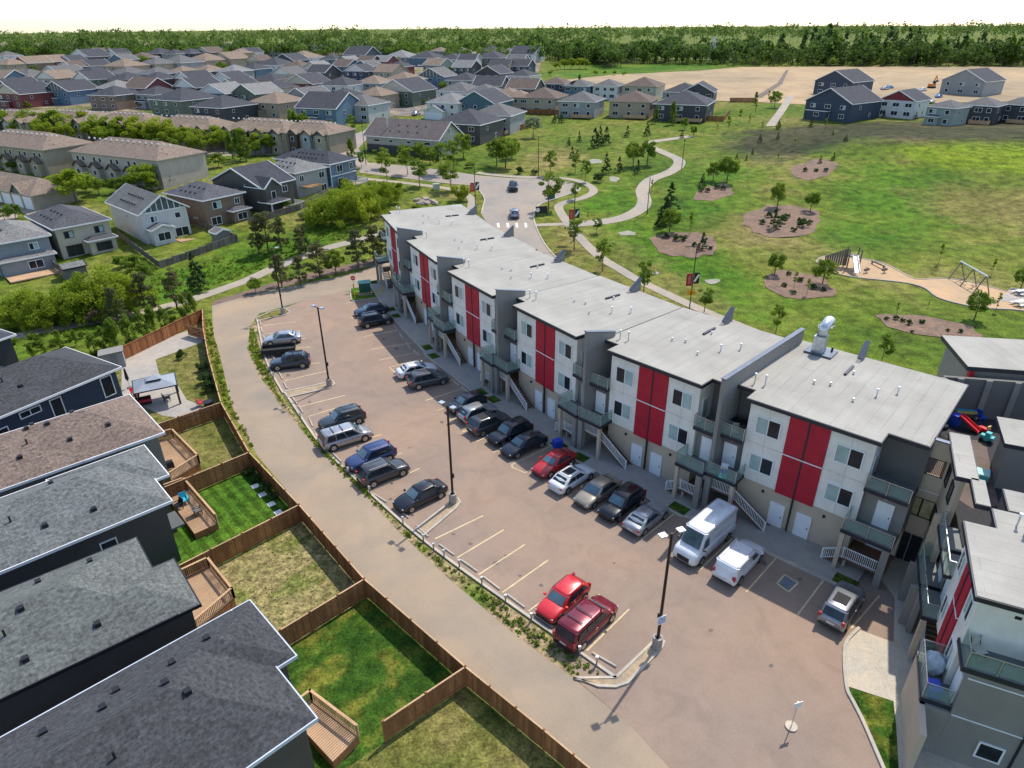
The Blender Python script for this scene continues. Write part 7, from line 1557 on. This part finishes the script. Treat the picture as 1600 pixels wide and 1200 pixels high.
q = sign(1236, 1136, 2.2, 'small white parking sign on a thin post at the lot entrance', 'rect', WHITE, .55, rz=.3); MB().cyl(0, 0, -.02, .12, .35, 14).build('base', KERB, q)
p = at(846, 337); t = empty('ground_sign', tuple(p), .25, 'low black ground sign with a white disc on the corner grass', 'sign'); MB().box(-1.2, 1.2, -.08, .08, .5, 1.9).build('panel', BLACKM, t); MB().tube([(-.8, -.1, 1.2), (-.8, -.08, 1.2)], [.42]*2, 16).build('white_disc', WHITE, t); [MB().box(x-.06, x+.06, -.05, .05, -.1, .5).build('post', BLACKM, t) for x in (-1, 1)]
p = at(571, 459); t = empty('transformer_box', (p.x, p.y, .1), math.radians(12), 'dark green electrical transformer box in the grassy island', 'utility box'); GRNB = plain('transformer_green', (.012, .085, .07), .5); MB().box(-.85, .85, -.7, .7, .1, 1.75).build('cabinet', GRNB, t); MB().box(-.95, .95, -.8, .8, 1.75, 1.85).build('lid', plain('transformer_lid', (.08, .26, .22), .5), t); MB().box(-1.0, 1.0, -.9, .9, -.1, .1).build('pad', CONC_G, t); MB().box(-.02, .02, -.72, -.7, .15, 1.7).build('door_seam', BLACKM, t)
YEL = plain('bollard_yellow', (.62, .45, .03), .5)
for px, py in [(555, 468), (553, 455), (598, 456), (594, 463)]:
    p = at(px, py); t = empty('bollard', (p.x, p.y, 0), 0, 'yellow steel bollard guarding the green transformer', 'bollard', 'transformer bollards'); MB().cyl(0, 0, 0, 1.25, .08).build('tube', YEL, t); MB().cyl(0, 0, 1.25, 1.3, .07, 12, .03).build('cap', YEL, t)
a, b = at(555, 468), at(594, 463); t = empty('guard_rail', (a.x, a.y, 0), 0, 'yellow guard rail in front of the green transformer', 'rail'); MB().bar((0, 0, .8), (b.x-a.x, b.y-a.y, .8), .07).build('bar', YEL, t)
p = at(1376, 574); t = empty('fire_hydrant', tuple(p), 0, 'yellow fire hydrant beside the street tree behind the roofs', 'hydrant'); MB().cyl(0, 0, 0, .75, .16).build('barrel', YEL, t); MB().cyl(0, 0, .75, .95, .17, 12, .06).build('bonnet', YEL, t); MB().tube([(-.28, 0, .5), (.28, 0, .5)], [.09]*2, 8).build('nozzle', YEL, t)
p = atz(871, 699, .15); t = empty('recycling_bin', (p.x, p.y, .13), .5, 'bright blue bin on the walkway behind the red coupe', 'bin'); MB().prism([(-.4, -.3), (.4, -.3), (.4, .3), (-.4, .3)], 0, .8).build('tub', PLASTB, t); MB().box(-.44, .44, -.34, .34, .8, .88).build('lid', PLASTB, t)
p = atz(436, 548, .4); t = empty('utility_trailer', (p.x, p.y, .02), math.atan2(at(486, 543).y-at(424, 549).y, at(486, 543).x-at(424, 549).x), 'flat black utility trailer between the silver sedan and the crossover', 'trailer')
MB().box(-2.0, 2.0, -.85, .85, .45, .55).build('bed', RUBBER, t); [MB().box(-2.0, 2.0, y-.03, y+.03, .55, .95).build('side_board', RUBBER, t) for y in (-.85, .85)]; [MB().box(x-.03, x+.03, -.85, .85, .55, .95).build('end_board', RUBBER, t) for x in (-2, 2)]; [MB().tube([(0, y-.1, .32), (0, y+.1, .32)], [.32]*2, 14).build('wheel', RUBBER, t) for y in (-.95, .95)]; MB().bar((-2, 0, .5), (-3.0, 0, .45), .1).build('tongue', BLACKM, t)
for k, (px, py) in enumerate([(652, 314), (660, 317), (668, 319), (675, 316), (664, 312), (680, 319), (656, 320)]):
    p = at(px, py); bm = bmesh.new(); bmesh.ops.create_icosphere(bm, subdivisions=2, radius=.7)
    for v in bm.verts: v.co *= 1 + .25*math.sin(v.co.x*5+k)*math.cos(v.co.y*6+k)
    me = bpy.data.meshes.new('boulder'); bm.to_mesh(me); bm.free(); o = link('boulder', me, plain('boulder', (.38, .31, .25), .9, var=.3, scale=2, bmp=.5), None, (p.x, p.y, p.z+.2), k); o.scale = (1.3, .9, .7); tag(o, 'pale boulder in the rock pile behind the far townhouse', 'boulder', 'rock pile')
# utility cabinets, transformers on the verge
for px, py, lb in [(682, 296, 'pale grey utility cabinet on the sidewalk edge'), (861, 310, 'dark green utility cabinet beside the street tree'), (530, 237, 'grey utility cabinet by the road junction'), (563, 245, 'green utility cabinet by the hall corner')]:
    p = at(px, py); t = empty('utility_box', tuple(p), .3, lb, 'utility box'); m_ = GRNB if 'green' in lb else GALV; MB().box(-.7, .7, -.5, .5, -.2, 1.2).build('cabinet', m_, t); MB().box(-.75, .75, -.55, .55, 1.2, 1.28).build('lid', m_, t)
# playground
WOODP = wood if False else MATS['fence_weathered']
p = at(1331, 421); t = empty('play_tower', tuple(p), math.radians(-12), 'timber play tower with a steel slide and climbing wall on the sand', 'play structure')
MB().box(-.9, .9, -.2, 1.6, 2.1, 2.25).build('platform', WOODP, t); [MB().box(x-.09, x+.09, y-.09, y+.09, -.2, 3.4).build('post', WOODP, t) for x in (-.9, .9) for y in (-.2, 1.6)]
MB().bar((0, -.2, 2.2), (0, -3.2, .45), .7, .06).build('slide_chute', ALU, t); MB().bar((-.38, -.2, 2.35), (-.38, -3.2, .6), .06, .25).bar((.38, -.2, 2.35), (.38, -3.2, .6), .06, .25).build('slide_side', ALU, t)
for k in range(9): MB().bar((-1.0-k*.36, .7, 3.3-k*.16), (-1.0-k*.36, .7, .4), .3, .08, (0, 1, 0)).build('wall_plank', WOODP, t)
MB().bar((-1, .7, 3.2), (-4.3, .7, 1.8), .1).build('top_rail', WOODP, t); MB().box(-4.3, -4.1, .6, .8, -.2, 1.9).build('post', WOODP, t)
a, b = at(1494, 437), at(1532, 460); ang = math.atan2((b-a).y, (b-a).x); Ls = (b-a).length; t = empty('swing_set', tuple(a), ang, 'steel swing set with splayed timber legs on the sand', 'swing'); hb = 2.9
MB().tube([(-.3, 0, hb), (Ls+.3, 0, hb)], [.11]*2, 10).build('top_beam', ALU, t)
for x in (0, Ls*.5, Ls):
    for s in (-1, 1): MB().bar((x, 0, hb), (x, s*1.3, -.1), .12).build('leg', WOODP, t)
for k, x in enumerate((Ls*.2, Ls*.35, Ls*.65, Ls*.82)):
    s = MB().box(x-.25, x+.25, -.12, .12, .5, .55).build('seat', RUBBER, t); MB().bar((x-.22, 0, hb), (x-.22, 0, .55), .025).bar((x+.22, 0, hb), (x+.22, 0, .55), .025).build('chain', GALV, s)
for px, py, lb in [(1353, 427, 'small spring rider beside the slide'), (1381, 427, 'two-seat spring rider near the balance beam')]:
    p = at(px, py); t = empty('spring_rider', tuple(p), .4, lb, 'play rider'); MB().cyl(0, 0, 0, .45, .1).build('spring', GALV, t); MB().prism([(-.5, -.12), (.5, -.12), (.5, .12), (-.5, .12)], .45, .8).build('body', WOODP, t); MB().box(-.04, .04, -.3, .3, .9, .96).bar((0, 0, .8), (0, 0, .92), .05).build('handle', BLACKM, t)
a, b = at(1361, 412), at(1381, 422); t = empty('balance_beam', tuple(a), math.atan2((b-a).y, (b-a).x), 'low timber balance beam on the playground sand', 'play beam'); Lb = (b-a).length; MB().box(0, Lb, -.12, .12, .4, .6).build('beam', WOODP, t); [MB().box(x-.08, x+.08, -.1, .1, -.1, .4).build('post', WOODP, t) for x in (.2, Lb-.2)]
for px, py, k in [(1593, 461, 'upper'), (1592, 478, 'lower')]:
    p = at(px, py); t = empty('picnic_table', tuple(p), .3, 'grey metal picnic table, %s one on the slab at the end of the sand' % k, 'picnic table'); MB().box(-.9, .9, -.38, .38, .72, .78).build('tabletop', GALV, t); [MB().box(-.9, .9, y-.14, y+.14, .42, .47).build('bench', GALV, t) for y in (-.75, .75)]; [MB().bar((x, -.8, 0), (x, .1, .72), .06).bar((x, .8, 0), (x, -.1, .72), .06).build('leg_frame', BLACKM, t) for x in (-.6, .6)]
p = at(1455, 138); t = empty('excavator', tuple(p), .5, 'orange excavator with raised boom in the dry field', 'excavator'); ORG = plain('machine_orange', (.6, .22, .04), .5); MB().box(-1.4, 1.4, -1.2, -.7, 0, .8).build('track', RUBBER, t); MB().box(-1.4, 1.4, .7, 1.2, 0, .8).build('track', RUBBER, t); MB().box(-1.3, 1.1, -1.1, 1.1, .8, 2.0).build('body', ORG, t); MB().box(0, 1.0, -1.0, -.1, 2.0, 3.1).build('cab', GLASS, t); MB().bar((.8, .3, 1.6), (2.4, .3, 5.2), .35).build('boom', ORG, t); MB().bar((2.4, .3, 5.2), (3.6, .3, 3.2), .28).build('stick', ORG, t); MB().box(3.3, 4.0, -.1, .7, 2.5, 3.2).build('bucket', BLACKM, t)
p = at(1112, 99); t = empty('power_pylon', tuple(p), .4, 'grey lattice pylon standing in front of the far wood', 'pylon'); hp = 16.; lat = MB()
for sx in (-1, 1):
    for sy in (-1, 1): MB().bar((sx*1.8, sy*1.8, 0), (sx*.3, sy*.3, hp), .22).build('leg', GALV, t)
for k in range(7):
    z = k*2.1; w = 1.8-1.5*z/hp; w2 = 1.8-1.5*(z+2.1)/hp; lat.bar((-w, -w, z), (w2, -w2, z+2.1), .12).bar((w, -w, z), (-w2, -w2, z+2.1), .12).bar((-w, w, z), (w2, w2, z+2.1), .12)
lat.build('lattice', GALV, t); MB().bar((-4, 0, hp*.8), (4, 0, hp*.8), .2).bar((-3, 0, hp*.95), (3, 0, hp*.95), .2).build('crossarm', GALV, t)
